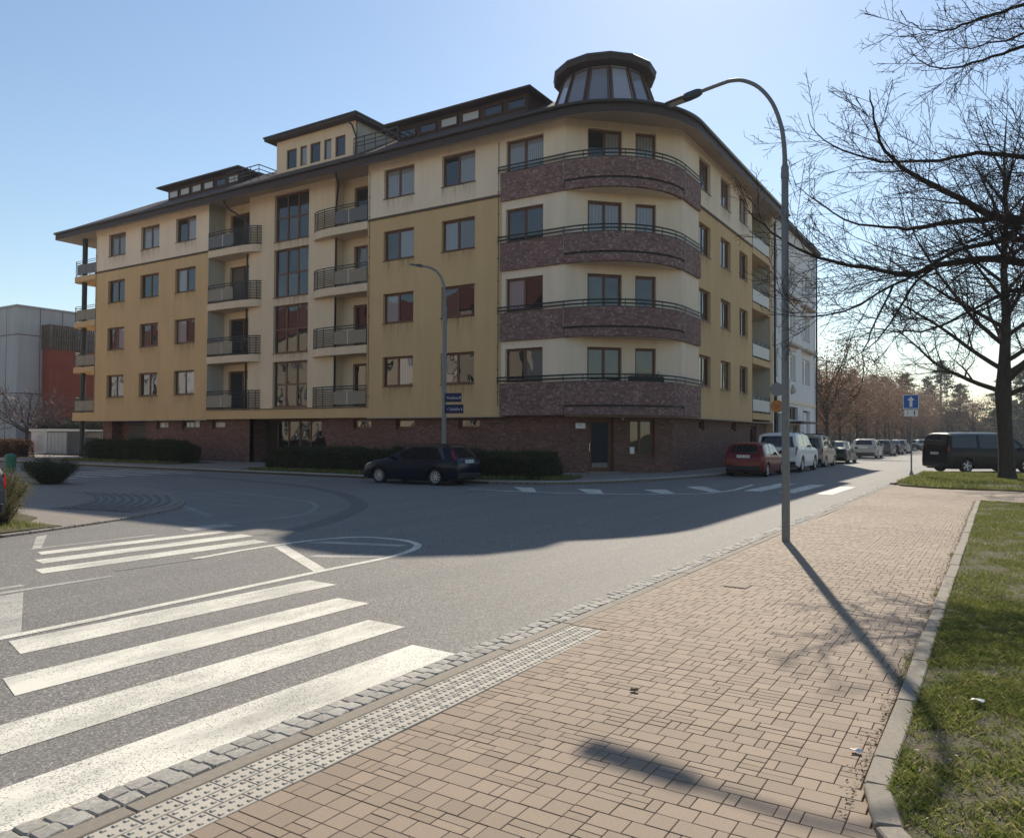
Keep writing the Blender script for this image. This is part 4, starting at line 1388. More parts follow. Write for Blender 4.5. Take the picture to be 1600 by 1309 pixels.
fa.v = [(x, y, 14.97) for x, y in eave] + [(x, y, ZE) for x, y in eave] + [(x, y, 15.28) for x, y in
       [(-51.4, 29.03)] + [(-51.4 + 35.77 * k / 20, 29.03) for k in range(1, 20)] + [(CEN[0] + 3.8 * k / 20, 29.03 + 3.8 * k / 20) for k in range(21)] + [(-11.86, 49.5)]]
fa.f = [(k, k + 1, n + k + 1, n + k) for k in range(n - 1)]
fa.f += [(0, n, len(fa.v), len(fa.v) + 1)]
fa.v += [(-55.0, 41.8, ZE), (-55.0, 41.8, 14.97)]
fa.build("fascia", "fascia", roof)
so = MB()
so.v = list(fa.v)
w_ = WL[BL]
so.v = [(x + w_.x, y + w_.y, z + w_.z) for x, y, z in fa.v[:3 * n]]
so.f = [(k + 1, k, 2 * n + k, 2 * n + k + 1) for k in range(n - 1)]
so.v += [(-55, 41.8, 14.97), (-51.4, 41.8, 15.28)]
so.f.append((0, 3 * n, 3 * n + 1, 2 * n))
so.build("soffit", "soffit", roof)
MB().tube([(x, y - 0.06 if y < 28.3 else y, ZE - 0.06) for x, y in eave[:20]] + [(x * 1.0 + (x - CEN[0]) * 0.015, y + (y - CEN[1]) * 0.015, ZE - 0.06) for x, y in arc_pts(ER, 20)] + [(-10.95, 49.5, ZE - 0.06)], 0.085, 8).build("gutter", "pipe_brown", roof, smooth=True)


def dormer(x0, x1, q, zb, zt, npan, glass, lean=0.0):
    dm = MB().box(x0, x1, q, q + 4.2, zb - 1.2, zt).build("dormer", "dormer_wood", BL)
    MB().box(x0 - 0.5, x1 + 0.4, q - 0.5, q + 4.6, zt, zt + 0.09).build("dormer_roof", "fascia", dm)
    MB().box(x0 - 0.42, x1 + 0.32, q - 0.42, q + 4.5, zt + 0.09, zt + 0.17).build("dormer_tiles", "roof_tile", dm)
    w_ = (x1 - x0) / npan
    for k in range(npan):
        a, b = x0 + k * w_ + 0.17 * w_, x0 + (k + 1) * w_ - 0.12 * w_
        MB().box(a, b, q - 0.03, q + 0.02, zb + 0.10, zt - 0.22).build("dormer_window", glass[k % len(glass)], dm)
        fr = MB().box(a - 0.07, a, q - 0.06, q, zb + 0.02, zt - 0.12).box(b, b + 0.07, q - 0.06, q, zb + 0.02, zt - 0.12).box(a, b, q - 0.06, q, zb + 0.02, zb + 0.10).box(a, b, q - 0.06, q, zt - 0.22, zt - 0.12)
        fr.build("dormer_frame", "dormer_wood", dm)
    MB().tube([(x0 - 0.48, q - 0.53, zt + 0.05), (x1 + 0.38, q - 0.53, zt + 0.05)], 0.055, 8).build("gutter", "pipe_brown", dm)
    return dm


dormer(-46.5, -39.3, 31.0, 17.12, 17.82, 6, ["glass_pale", "glass_pale", "glass_pale", "glass_pale", "glass_dark", "glass_pale"])
dormer(-26.7, -18.7, 31.0, 17.12, 17.82, 6, ["glass_dark", "glass_dark", "glass_pale", "glass_pale", "glass_dark", "glass_dark"])
# penthouse over the stairs
ph = wall(BL, "penthouse", "plaster_cream_center", (0, 30.0), A0, -34.86, -28.74, 15.6, 18.32,
          [(-34.04, -33.23, 16.63, 17.72), (-32.95, -32.43, 16.63, 17.72), (-32.16, -31.37, 16.63, 17.72), (-31.09, -30.54, 16.63, 17.72), (-30.25, -29.5, 16.63, 17.72)], depth=0.12)
WL[ph] = Vector((0, 30.0, 0))
for k, (a, b) in enumerate(((-34.04, -33.23), (-32.95, -32.43), (-32.16, -31.37), (-31.09, -30.54), (-30.25, -29.5))):
    MB().box(a, b, 30.10, 30.12, 16.63, 17.72).build("pane", "glass_curtain" if k in (1, 3) else "glass_dark", ph)
    MB().box(a, a + 0.06, 30.06, 30.10, 16.63, 17.72).box(b - 0.06, b, 30.06, 30.10, 16.63, 17.72).box(a, b, 30.06, 30.1, 16.63, 16.69).box(a, b, 30.06, 30.1, 17.66, 17.72).build("frame", "window_wood", ph)
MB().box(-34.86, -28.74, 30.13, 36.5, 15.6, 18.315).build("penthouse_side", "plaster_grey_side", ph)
MB().box(-35.35, -28.3, 29.5, 37.0, 18.32, 18.46).build("penthouse_roof", "fascia", ph)
MB().box(-35.40, -28.25, 29.45, 37.06, 18.46, 18.55).build("roof_edge", "pipe_brown", ph)
# roof terrace railings beside the penthouse
for (x0, x1) in ((-28.6, -25.6), (-38.9, -36.0)):
    rl = MB()
    for z in (16.75, 16.95):
        rl.tube([(x0, 29.7, z), (x1, 29.7, z), (x1, 31.0, z)], 0.025, 6)
    rl.tube([(x0, 29.7, 17.2), (x1, 29.7, 17.2), (x1, 31.0, 17.2)], 0.03, 6)
    for k in range(5):
        x = x0 + (x1 - x0) * k / 4
        rl.tube([(x, 29.7, 16.2), (x, 29.7, 17.2)], 0.022, 6)
    rl.build("terrace_railing", "rail_steel", BL)
MB().tube([(-29.0, 29.6, 18.2), (-28.6, 29.55, 17.9), (-28.3, 29.55, 17.2), (-28.3, 29.5, 16.0)], 0.05, 8).build("downpipe", "pipe_brown", BL)
for x, y, z, h, r_ in ((-42.0, 33.0, 18.0, 0.7, 0.2), (-23.4, 33.0, 18.0, 0.75, 0.17), (-45.5, 35, 18.0, 0.5, 0.12)):
    MB().lathe([(r_ * 0.8, z - 0.3), (r_ * 0.8, z + h - 0.25), (r_ * 1.25, z + h - 0.25), (r_ * 1.25, z + h), (0.01, z + h + 0.05)], 12, x, y).build("roof_vent", "pipe_brown", BL)

# glass lantern over the corner
NT = 14
lan = MB().lathe([(3.0, 15.85), (2.85, 16.08), (2.70, 16.16), (2.6, 16.16)], NT, *CEN).build("lantern", "fascia", BL)
ph0 = -math.pi / 4 + math.pi / NT


def tp(r_, k, z):
    t = ph0 + 2 * math.pi * k / NT
    return Vector((CEN[0] + r_ * math.cos(t), CEN[1] + r_ * math.sin(t), z))


z0, z1, r0, r1 = 16.15, 18.2, 2.62, 1.90
for k in range(NT):
    a, b, c, d = tp(r0, k, z0), tp(r0, k + 1, z0), tp(r1, k + 1, z1), tp(r1, k, z1)
    MB().add([a, b, c, d], [(0, 1, 2, 3)]).build("glazing_panel", ("glass_tower", "glass_tower_pale", "glass_tower")[k % 3], lan)
    off = Vector((a.x - CEN[0], a.y - CEN[1], 0)).normalized() * 0.03
    MB().tube([a + off, d + off], 0.055, 6).build("glazing_bar", "dormer_wood", lan)
    def lerp(p, q, t): return p + (q - p) * t
    e0, e1 = lerp(a, d, 0.06), lerp(b, c, 0.06)
    h0, h1 = lerp(a, d, 0.93), lerp(b, c, 0.93)
    fr = MB()
    for p_, q_ in ((lerp(e0, e1, .1), lerp(e0, e1, .9)), (lerp(h0, h1, .1), lerp(h0, h1, .9)), (lerp(e0, e1, .1), lerp(h0, h1, .1)), (lerp(e0, e1, .9), lerp(h0, h1, .9))):
        fr.tube([p_ + off * 0.6, q_ + off * 0.6], 0.025, 5)
    fr.build("sash_frame", "window_wood", lan)
lr = MB().lathe([(1.88, 18.18), (2.30, 18.22), (2.38, 18.26), (2.40, 18.52), (2.34, 18.58), (1.4, 18.72), (0.02, 18.80)], NT, *CEN, phase=ph0).build("lantern_roof", "fascia", lan)
MB().lathe([(2.405, 18.46), (2.42, 18.46), (2.42, 18.54), (2.36, 18.60)], NT, *CEN, phase=ph0).build("lantern_flashing", "pipe_brown", lan)
MB().tube([(CEN[0], CEN[1], 18.7), (CEN[0], CEN[1], 19.75)], 0.012, 5).build("lightning_rod", "rail_steel", lan)
MB().tube([(-11.72, 48.98, 0.1), (-11.72, 48.98, 15.0)], 0.07, 8).build("downpipe", "pipe_brown", BL, smooth=True)
# planters on the lowest round balcony
for t, wh in ((-0.62, "leftmost"), (-0.48, "middle"), (-0.34, "rightmost")):
    x, y = CEN[0] + (RO - 0.1) * math.cos(t - 0.15), CEN[1] + (RO - 0.1) * math.sin(t - 0.15)
    mb = MB().bbox(-0.3, 0.3, -0.1, 0.1, 0.0, 0.2, 0.02)
    pl = thing("planter", wh + " of the three dark planters with low shrubs on the lowest round balcony", "planter", (x, y, 3.985), t - 0.15 + math.pi / 2, "planters on the balcony")
    put("trough", mb.mesh("trough", "plastic_black"), pl)
    pts = np.random.default_rng(int(-t * 100)).normal(size=(160, 3)) * np.array([0.17, 0.06, 0.06]) + np.array([0, 0, 0.25])
    V, F = leaf_cloud(pts, np.full(160, 0.035))
    o = put("foliage", fastmesh("foliage", V, F, "hedge_leaf"), pl)

# ------------------------------------------------------------------ cars
def interp(tab, x):
    if x <= tab[0][0]:
        return tab[0][1]
    for (x0, y0), (x1, y1) in zip(tab[:-1], tab[1:]):
        if x <= x1:
            t = (x - x0) / (x1 - x0)
            return y0 + (y1 - y0) * t
    return tab[-1][1]


def sm_interp(tab, x, e=0.06):
    return (interp(tab, x - e) + 2 * interp(tab, x) + interp(tab, x + e)) / 4


class Car:
    """x from the rear bumper (0) forward, y to the left, z up"""

    def __init__(s, L_, W_, H_, wb, rear_oh, top, belt, wr=0.315, tumble=0.24, plan=0.16, clear=0.2, nose=0.35, tail=0.18):
        s.L, s.W, s.H, s.top, s.beltt, s.wr, s.tumble, s.plan, s.clear, s.nose, s.tail = L_, W_, H_, top, belt, wr, tumble, plan, clear, nose, tail
        s.ax = (rear_oh, rear_oh + wb)

    def half(s, x):
        w = s.W / 2
        a, b = s.tail * 2.2, s.nose * 2.2
        if x < a:
            w -= s.plan * 0.7 * ((a - x) / a) ** 2.4
        if x > s.L - b:
            w -= s.plan * ((x - s.L + b) / b) ** 2.2
        return w

    def bottom(s, x):
        z = s.clear
        if x < 0.35:
            z += 0.10 * (1 - x / 0.35)
        if x > s.L - 0.3:
            z += 0.03
        ra = s.wr + 0.055
        for a in s.ax:
            d = abs(x - a)
            if d < ra:
                z = max(z, s.wr + math.sqrt(ra * ra - d * d) * 0.985)
        return z

    def sec(s, x):
        w, zb = s.half(x), s.bottom(x)
        zt = sm_interp(s.top, x)
        belt = min(interp(s.beltt, x), zt - 0.015)
        g = max(0.0, zt - belt)
        zb = min(zb, belt - 0.06)
        tb = s.tumble * g
        low = s.clear
        def lw(z):   # body side bulge
            t = (z - low) / max(0.05, belt - low)
            return w - 0.055 * (1 - min(1, t / 0.45)) ** 2 * 1.0 - 0.03 * max(0, (t - 0.72) / 0.28) ** 2
        z1, z2, z3 = zb + (belt - zb) * 0.3, zb + (belt - zb) * 0.62, zb + (belt - zb) * 0.88
        p = [(lw(zb), zb), (lw(z1), z1), (lw(z2), z2), (lw(z3), z3), (w - 0.035, belt)]
        gl = min(1.0, g / 0.3)
        e = 0.05 + 0.07 * gl
        p.append((w - 0.05 - tb * 0.45 - 0.02 * (1 - gl), belt + g * 0.45))
        p.append((w - 0.065 - tb * 0.88 - 0.06 * (1 - gl), belt + g * 0.86))
        p.append((w - 0.075 - tb - e, belt + g * 0.97))
        p.append(((w - tb - e) * 0.55, belt + g * 1.0 + 0.006))
        p.append((0.0, belt + g + 0.014))
        return p

    def S(s, x, t, off=0.0):
        q = s.sec(x)
        i = min(int(t), len(q) - 2)
        f = t - i
        y, z = q[i][0] + (q[i + 1][0] - q[i][0]) * f, q[i][1] + (q[i + 1][1] - q[i][1]) * f
        if off:
            e = 0.03
            a = Vector(s.S(min(x + e, s.L - 0.001), t)) - Vector(s.S(max(x - e, 0.001), t))
            b = Vector(s.S(x, min(t + 0.15, 8.99))) - Vector(s.S(x, max(t - 0.15, 0)))
            nrm = a.cross(b)
            if nrm.length > 1e-9:
                nrm.normalize()
                if nrm.y < 0 and abs(nrm.y) > abs(nrm.z) or (nrm.z < 0 and abs(nrm.z) >= abs(nrm.y)):
                    nrm = -nrm
                return (x + nrm.x * off, y + nrm.y * off, z + nrm.z * off)
        return (x, y, z)

    def body(s):
        xs = set(np.round(np.linspace(0.0, s.L, int(s.L / 0.09)), 3))
        for a in s.ax:
            ra = s.wr + 0.055
            for k in range(-9, 10):
                xs.add(round(a + ra * math.sin(k / 9 * math.pi / 2), 3))
        for tab in (s.top,):
            for x, _ in tab:
                if 0 < x < s.L:
                    xs.add(round(x, 3))
        for e in (0.02, 0.05):
            xs |= {e, s.L - e}
        xs = sorted(x for x in xs if 0 <= x <= s.L)
        mb = MB()
        m_ = 10
        for x in xs:
            q = s.sec(x)
            for y, z in q:
                mb.v.append((x, y, z))
            for y, z in reversed(q[:-1]):
                mb.v.append((x, -y, z))
        c = 2 * m_ - 1
        for i in range(len(xs) - 1):
            for k in range(c - 1):
                mb.f.append((i * c + k, i * c + k + 1, (i + 1) * c + k + 1, (i + 1) * c + k))
            mb.f.append((i * c + c - 1, i * c, (i + 1) * c, (i + 1) * c + c - 1))
        mb.f.append(tuple(range(c))[::-1])
        mb.f.append(tuple((len(xs) - 1) * c + k for k in range(c)))
        return mb

    def patch(s, quad, side, nx=8, nt=4, off=0.006):
        """quad: ((x,t) rear-low, (x,t) front-low, (x,t) front-high, (x,t) rear-high)"""
        mb = MB()
        for i in range(nx + 1):
            for k in range(nt + 1):
                u, v = i / nx, k / nt
                x = (quad[0][0] * (1 - u) + quad[1][0] * u) * (1 - v) + (quad[3][0] * (1 - u) + quad[2][0] * u) * v
                t = (quad[0][1] * (1 - u) + quad[1][1] * u) * (1 - v) + (quad[3][1] * (1 - u) + quad[2][1] * u) * v
                p = s.S(x, t, off)
                mb.v.append((p[0], p[1] * side, p[2]))
        for i in range(nx):
            for k in range(nt):
                a = i * (nt + 1) + k
                f = (a, a + nt + 1, a + nt + 2, a + 1)
                mb.f.append(f if side < 0 else f[::-1])
        return mb

    def top_patch(s, x0, x1, t0, off=0.006, nx=6, taper=0.0):
        """glass across the top surface (windscreen, rear window)"""
        mb = MB()
        ts = [t0 + (9 - t0) * k / 4 for k in range(5)]
        row = [(t, 1) for t in ts] + [(t, -1) for t in reversed(ts[:-1])]
        for i in range(nx + 1):
            x = x0 + (x1 - x0) * i / nx
            for t, sd in row:
                p = s.S(x, t, off)
                mb.v.append((p[0], p[1] * sd, p[2]))
        c = len(row)
        for i in range(nx):
            for k in range(c - 1):
                mb.f.append((i * c + k, i * c + k + 1, (i + 1) * c + k + 1, (i + 1) * c + k))
        return mb


def wheel_meshes(r, spokes, style):
    w = 0.105
    ty = MB().lathe([(r * 0.68, -w), (r * 0.90, -w * 1.05), (r * 0.985, -w * 0.8), (r, -w * 0.4), (r, w * 0.4), (r * 0.985, w * 0.8), (r * 0.90, w * 1.05), (r * 0.68, w)], 28)
    ty.lathe([(0.001, -w * 0.3), (r * 0.69, -w * 0.3)], 20)
    ty.v = [(x, z, y) for x, y, z in ty.v]
    ty.f = [f[::-1] for f in ty.f]
    rim = MB()
    rr_ = r * 0.68
    rim.lathe([(rr_, -w * 0.98), (rr_ * 0.93, -w * 0.9), (rr_ * 0.9, -w * 0.35), (rr_ * 0.9, w * 0.9)], 28)
    rim.lathe([(0.0, -w * 0.86), (rr_ * 0.17, -w * 0.84), (rr_ * 0.2, -w * 0.6)], 12)
    for k in range(spokes):
        t = 2 * math.pi * k / spokes
        c, s_ = math.cos(t), math.sin(t)
        for (r0, r1, h0, h1) in ((0.12 * rr_, 0.95 * rr_, 0.36 / spokes * 2.0, 0.42 / spokes * 2.0),):
            a, b = rr_ * h0, rr_ * h1
            pts = [(r0, -a), (r1, -b), (r1, b), (r0, a)]
            vs = [(u * c - v * s_, u * s_ + v * c, z) for z in (-w * 0.84, -w * 0.55) for u, v in pts]
            rim.add(vs, [(0, 1, 2, 3), (4, 7, 6, 5), (0, 4, 5, 1), (1, 5, 6, 2), (2, 6, 7, 3), (3, 7, 4, 0)])
    rim.v = [(x, z, y) for x, y, z in rim.v]
    rim.f = [f[::-1] for f in rim.f]
    return ty.mesh("wheel", "rubber", smooth=True, sharp=0.7), rim.mesh("rim", "rim_silver", sharp=0.5, smooth=True)


def build_car(name, label, cat, loc, heading, car, paint, glasses, windscreen, rear_win, tail, head, spokes=10, group=None, plate_z=0.75, scale=1.0,
              handles=(), rack=False, roof_rail=False, t_rear=7.4, lower=True, plate_x=0.0, name_rim="rim_silver"):
    root = thing(name, label, cat, loc, heading, group)
    root.scale = (scale,) * 3
    def P_(n_, mb, mt, par=root, **k):
        return put(n_, mb.mesh(n_, mt, **k), par)
    body = P_("body", car.body(), paint, smooth=True, sharp=0.62)
    for q in glasses:
        for sd in (1, -1):
            P_("side_window", car.patch(q, sd), "car_glass", smooth=True)
    P_("windscreen", car.top_patch(windscreen[0], windscreen[1], 6.9), "car_glass", smooth=True)
    P_("rear_window", car.top_patch(rear_win[0], rear_win[1], t_rear), "car_glass", smooth=True)
    for sd in (1, -1):
        P_("tail_light", car.patch(tail, sd, 4, 3, 0.009), "tail_red", smooth=True)
        P_("headlight", car.patch(head, sd, 4, 3, 0.009), "lamp_clear", smooth=True)
    # underside, inner arches, bumpers
    u = MB().box(0.25, car.L - 0.25, -car.W / 2 + 0.12, car.W / 2 - 0.12, car.clear - 0.02, car.clear + 0.16)
    for a in car.ax:
        u.box(a - car.wr - 0.03, a + car.wr + 0.03, -car.W / 2 + 0.2, car.W / 2 - 0.2, car.clear, car.wr * 2 + 0.05)
    P_("underbody", u, "plastic_black")
    if lower:
        zb = car.clear + 0.1
        mb = MB()
        hw = car.half(0.03)
        mb.bbox(-0.03, 0.2, -hw + 0.05, hw - 0.05, zb, zb + 0.17, 0.025)
        P_("rear_bumper_trim", mb, "plastic_black")
        hw = car.half(car.L - 0.05)
        P_("grille", MB().bbox(car.L - 0.2, car.L + 0.012, -hw + 0.16, hw - 0.16, zb + 0.02, zb + 0.22, 0.02), "plastic_black")
    pl = P_("number_plate", MB().box(plate_x - 0.022, plate_x - 0.006 + 0.05, -0.26, 0.26, plate_z, plate_z + 0.115), "plate_white")
    gx = MB()
    for k, yy in enumerate((-0.20, -0.14, -0.08, 0.02, 0.08, 0.14, 0.20)):
        gx.box(plate_x - 0.0235, plate_x - 0.021, yy - 0.018, yy + 0.018, plate_z + 0.028, plate_z + 0.09)
    put("plate_marks", gx.mesh("plate_marks", "sign_back"), pl)
    mz = interp(car.beltt, windscreen[0]) + 0.05
    for sd in (1, -1):
        yy = sd * (car.half(windscreen[0]) + 0.09)
        mb = MB().bbox(windscreen[0] - 0.32, windscreen[0] - 0.20, yy - 0.09, yy + 0.09, mz, mz + 0.15, 0.03)
        P_("mirror", mb, paint if sd < 3 and paint != "paint_white" else "plastic_black")
    for hx, ht in handles:
        for sd in (1, -1):
            p = car.S(hx, ht, 0.012)
            P_("door_handle", MB().bbox(p[0] - 0.10, p[0] + 0.10, sd * p[1] - 0.015, sd * p[1] + 0.015, p[2] - 0.014, p[2] + 0.014, 0.006), paint)
    if glasses:
        for sd in (1, -1):   # door seams
            for q in glasses[:2]:
                x = q[0][0] - 0.05
                if all(abs(x - a) > car.wr + 0.08 for a in car.ax):
                    P_("door_seam", car.patch(((x, 0.2), (x + 0.012, 0.2), (x + 0.012, 4.0), (x, 4.0)), sd, 1, 6, 0.0025), "plastic_black")
    if rack or roof_rail:
        for sd in (1, -1):
            x0, x1 = rear_win[1] + 0.15, windscreen[1] - 0.2
            pts = [(x0 + (x1 - x0) * k / 6, sd * car.S(x0 + (x1 - x0) * k / 6, 7)[1], car.S(x0 + (x1 - x0) * k / 6, 7)[2] + 0.05) for k in range(7)]
            P_("roof_rail", MB().tube(pts, 0.02, 6), "plastic_black")
        if rack:
            for t in (0.12, 0.5, 0.88):
                x = x0 + (x1 - x0) * t
                p = car.S(x, 7)
                P_("roof_bar", MB().box(x - 0.03, x + 0.03, -p[1] - 0.05, p[1] + 0.05, p[2] + 0.06, p[2] + 0.10), "plastic_black")
    ty, rim = wheel_meshes(car.wr, spokes, 0)
    for a in car.ax:
        for sd in (1, -1):
            w_ = put("wheel", ty, root, (a, sd * (car.W / 2 - 0.125), car.wr), 0 if sd < 0 else math.pi)
            put("rim", rim, w_)
    return root


def hatch(L_, W_, H_, wb, roh, belt=0.92, rear=0.0, tail_rake=0.45, hood=0.98, cowl=None, **kw):
    """two-box car: steep tail, bonnet in front"""
    c = cowl or L_ * 0.70
    top = [(0.0, 0.62), (0.03, belt - 0.05), (0.06, belt + 0.02), (tail_rake, H_ - 0.07), (tail_rake + 0.35, H_ - 0.02), (L_ * 0.38, H_), (L_ * 0.50, H_ - 0.02), (L_ * 0.56, H_ - 0.07),
           (c + 0.12, hood + 0.03), (c + 0.25, hood - 0.01), (L_ - 0.55, hood - 0.12), (L_ - 0.16, hood - 0.26), (L_ - 0.03, 0.55), (L_, 0.45)]
    bt = [(0.0, belt), (L_ * 0.45, belt - 0.03), (L_ * 0.75, belt - 0.07), (L_, belt - 0.2)]
    return Car(L_, W_, H_, wb, roh, top, bt, **kw)


def std_glasses(L_, c, tr, n=3, tail_x=0.35):
    f = c - 0.02
    if n == 3:
        x = [tail_x + 0.15, L_ * 0.30, L_ * 0.47, f - 0.12]
    else:
        x = [tail_x + 0.1, L_ * 0.46, f - 0.12]
    g = []
    for i in range(len(x) - 1):
        a, b = x[i] + 0.045, x[i + 1] - 0.045
        last, first = i == len(x) - 2, i == 0
        g.append(((a, 4.12), (b, 4.12), (b - (0.62 if last else 0.0), 6.0), (a + (0.16 if first else 0.02), 6.0)))
    return g


# navy estate at the kerb of the left street (front to the left)
L_ = 4.5
c = hatch(L_, 1.84, 1.50, 2.66, 0.95, belt=0.96, tail_rake=0.40, hood=1.0, cowl=3.12, wr=0.325, clear=0.2)
focus = build_car("estate_car", "dark navy estate car with silver wheel trims parked beside the long hedge", "car", (-15.10, 21.32, 0), R(183), c, "paint_navy",
          std_glasses(L_, 3.12, 0.4), (3.16, 2.58), (0.10, 0.36), ((0.02, 4.6), (0.12, 4.3), (0.40, 6.5), (0.26, 6.7)), ((4.05, 3.5), (4.40, 3.2), (4.36, 4.0), (3.95, 4.6)), 10,
          handles=((1.62, 3.55), (2.62, 3.55)), plate_z=0.84, roof_rail=True, scale=0.89)
# red hatchback
L_ = 4.1
c = hatch(L_, 1.72, 1.45, 2.5, 0.72, belt=0.95, tail_rake=0.42, hood=0.98, cowl=2.85, wr=0.30, clear=0.19)
build_car("hatchback", "dark red hatchback parked first in the row by the brick wall", "car", (-9.15, 32.75, 0), R(90), c, "paint_red",
          std_glasses(L_, 2.85, 0.4), (2.88, 2.38), (0.09, 0.37), ((0.008, 2.5), (0.10, 2.5), (0.08, 3.95), (0.012, 3.95)), ((3.7, 3.4), (4.02, 3.2), (3.96, 4.0), (3.6, 4.5)), 7,
          handles=((1.45, 3.6), (2.4, 3.6)), plate_z=0.80, group="cars parked along the right street")
# big white off-roader
L_ = 5.15
c = hatch(L_, 2.02, 1.90, 2.95, 1.08, belt=1.20, tail_rake=0.24, hood=1.24, cowl=3.45, wr=0.39, clear=0.26, tumble=0.17, plan=0.12)
build_car("off_road_car", "large white off-road car parked behind the red hatchback", "car", (-9.05, 38.0, 0), R(90), c, "paint_white",
          std_glasses(L_, 3.45, 0.3, tail_x=0.2), (3.48, 2.95), (0.07, 0.215), ((0.006, 3.0), (0.15, 3.0), (0.14, 4.6), (0.012, 4.6)), ((4.8, 3.3), (5.06, 3.2), (5.02, 4.0), (4.7, 4.3)), 6,
          handles=((1.9, 3.6), (2.9, 3.6)), plate_z=0.92, roof_rail=True, t_rear=7.0, group="cars parked along the right street")
# beige van-like car with a roof rack
L_ = 4.4
c = hatch(L_, 1.80, 1.82, 2.68, 0.80, belt=1.08, tail_rake=0.18, hood=1.06, cowl=3.05, wr=0.315, clear=0.19, tumble=0.15, plan=0.12)
build_car("compact_van", "beige compact van with a dark roof rack parked in front of the white off-road car", "van", (-9.25, 45.9, 0), R(90), c, "paint_beige",
          std_glasses(L_, 3.05, 0.3, tail_x=0.15), (3.08, 2.5), (0.06, 0.17), ((0.006, 2.6), (0.12, 2.6), (0.11, 4.3), (0.010, 4.3)), ((4.05, 3.3), (4.32, 3.2), (4.28, 4.0), (3.95, 4.5)), 5,
          handles=((1.75, 3.6), (2.65, 3.6)), plate_z=0.85, rack=True, t_rear=7.0, group="cars parked along the right street")
# dark green saloon
L_ = 4.75


def saloon(L_, W_, H_, wb, roh, **kw):
    top = [(0.0, 0.6), (0.03, 0.88), (0.10, 0.96), (0.62, 1.02), (1.35, H_ - 0.05), (1.75, H_), (2.3, H_), (2.75, H_ - 0.07), (3.45, 0.98), (3.6, 0.95), (L_ - 0.5, 0.84), (L_ - 0.15, 0.70), (L_ - 0.02, 0.52), (L_, 0.45)]
    bt = [(0, 0.9), (2.2, 0.92), (3.5, 0.86), (L_, 0.72)]
    return Car(L_, W_, H_, wb, roh, top, bt, **kw)


c = saloon(L_, 1.83, 1.46, 2.78, 1.05, wr=0.325, clear=0.18)
gs = [((1.05, 4.1), (1.9, 4.1), (1.9, 6.0), (1.5, 6.0)), ((2.0, 4.1), (3.2, 4.1), (2.65, 6.0), (2.0, 6.0))]
build_car("saloon_car", "dark green saloon car parked beyond the beige van", "car", (-9.2, 53.2, 0), R(90), c, "paint_green", gs, (3.4, 2.80), (0.70, 1.30),
          ((0.006, 2.9), (0.14, 2.9), (0.12, 4.0), (0.010, 4.0)), ((4.3, 3.4), (4.66, 3.2), (4.6, 4.0), (4.2, 4.4)), 10, handles=((1.8, 3.6), (2.8, 3.6)), plate_z=0.72, group="cars parked along the right street")
# the far ones
def far_car(kind, x, y, paint, label, hd=90, rail=False, sc=1.0):
    if kind == "estate":
        L_ = 4.6
        c = hatch(L_, 1.83, 1.52, 2.7, 0.95, belt=0.98, tail_rake=0.4, hood=1.0, cowl=3.15, wr=0.325)
        return build_car("estate_car", label, "car", (x, y, 0), R(hd), c, paint, std_glasses(L_, 3.15, 0.4), (3.18, 2.6), (0.10, 0.36),
                         ((0.008, 2.9), (0.16, 2.9), (0.14, 4.0), (0.012, 4.0)), ((4.15, 3.4), (4.5, 3.2), (4.45, 4.0), (4.05, 4.5)), 7, plate_z=0.8, roof_rail=rail, group="cars parked along the right street", scale=sc)
    L_ = 4.7
    c = saloon(L_, 1.8, 1.45, 2.75, 1.03, wr=0.32)
    return build_car("saloon_car", label, "car", (x, y, 0), R(hd), c, paint, gs, (3.4, 2.80), (0.70, 1.30), ((0.006, 2.9), (0.14, 2.9), (0.12, 4.0), (0.010, 4.0)),
                     ((4.3, 3.4), (4.62, 3.2), (4.56, 4.0), (4.2, 4.4)), 7, plate_z=0.72, group="cars parked along the right street", scale=sc)


far_car("estate", -9.35, 68.0, "paint_silver", "silver grey estate car with roof rails standing alone after the gap", rail=True, sc=1.05)
far_car("estate", -9.4, 79.0, "paint_grey", "grey estate car parked just beyond the silver estate")
far_car("saloon", -9.4, 86.0, "paint_black", "black saloon car between the grey estate and the pale one")
far_car("estate", -9.4, 93.5, "paint_silver", "pale silver estate car farthest along the parked row")
far_car("estate", -13.0, 112.0, "paint_blue", "dark blue estate car parked crosswise beyond the row under the brown trees", 30)
far_car("estate", -10.2, 118.0, "paint_silver", "silver car parked crosswise far down the street", 30)
far_car("saloon", -6.0, 128.0, "paint_blue", "dark saloon car parked crosswise at the far end of the street", 30)
far_car("estate", -19.5, 84.0, "paint_black", "black car under the brown trees behind the parked row", 60)

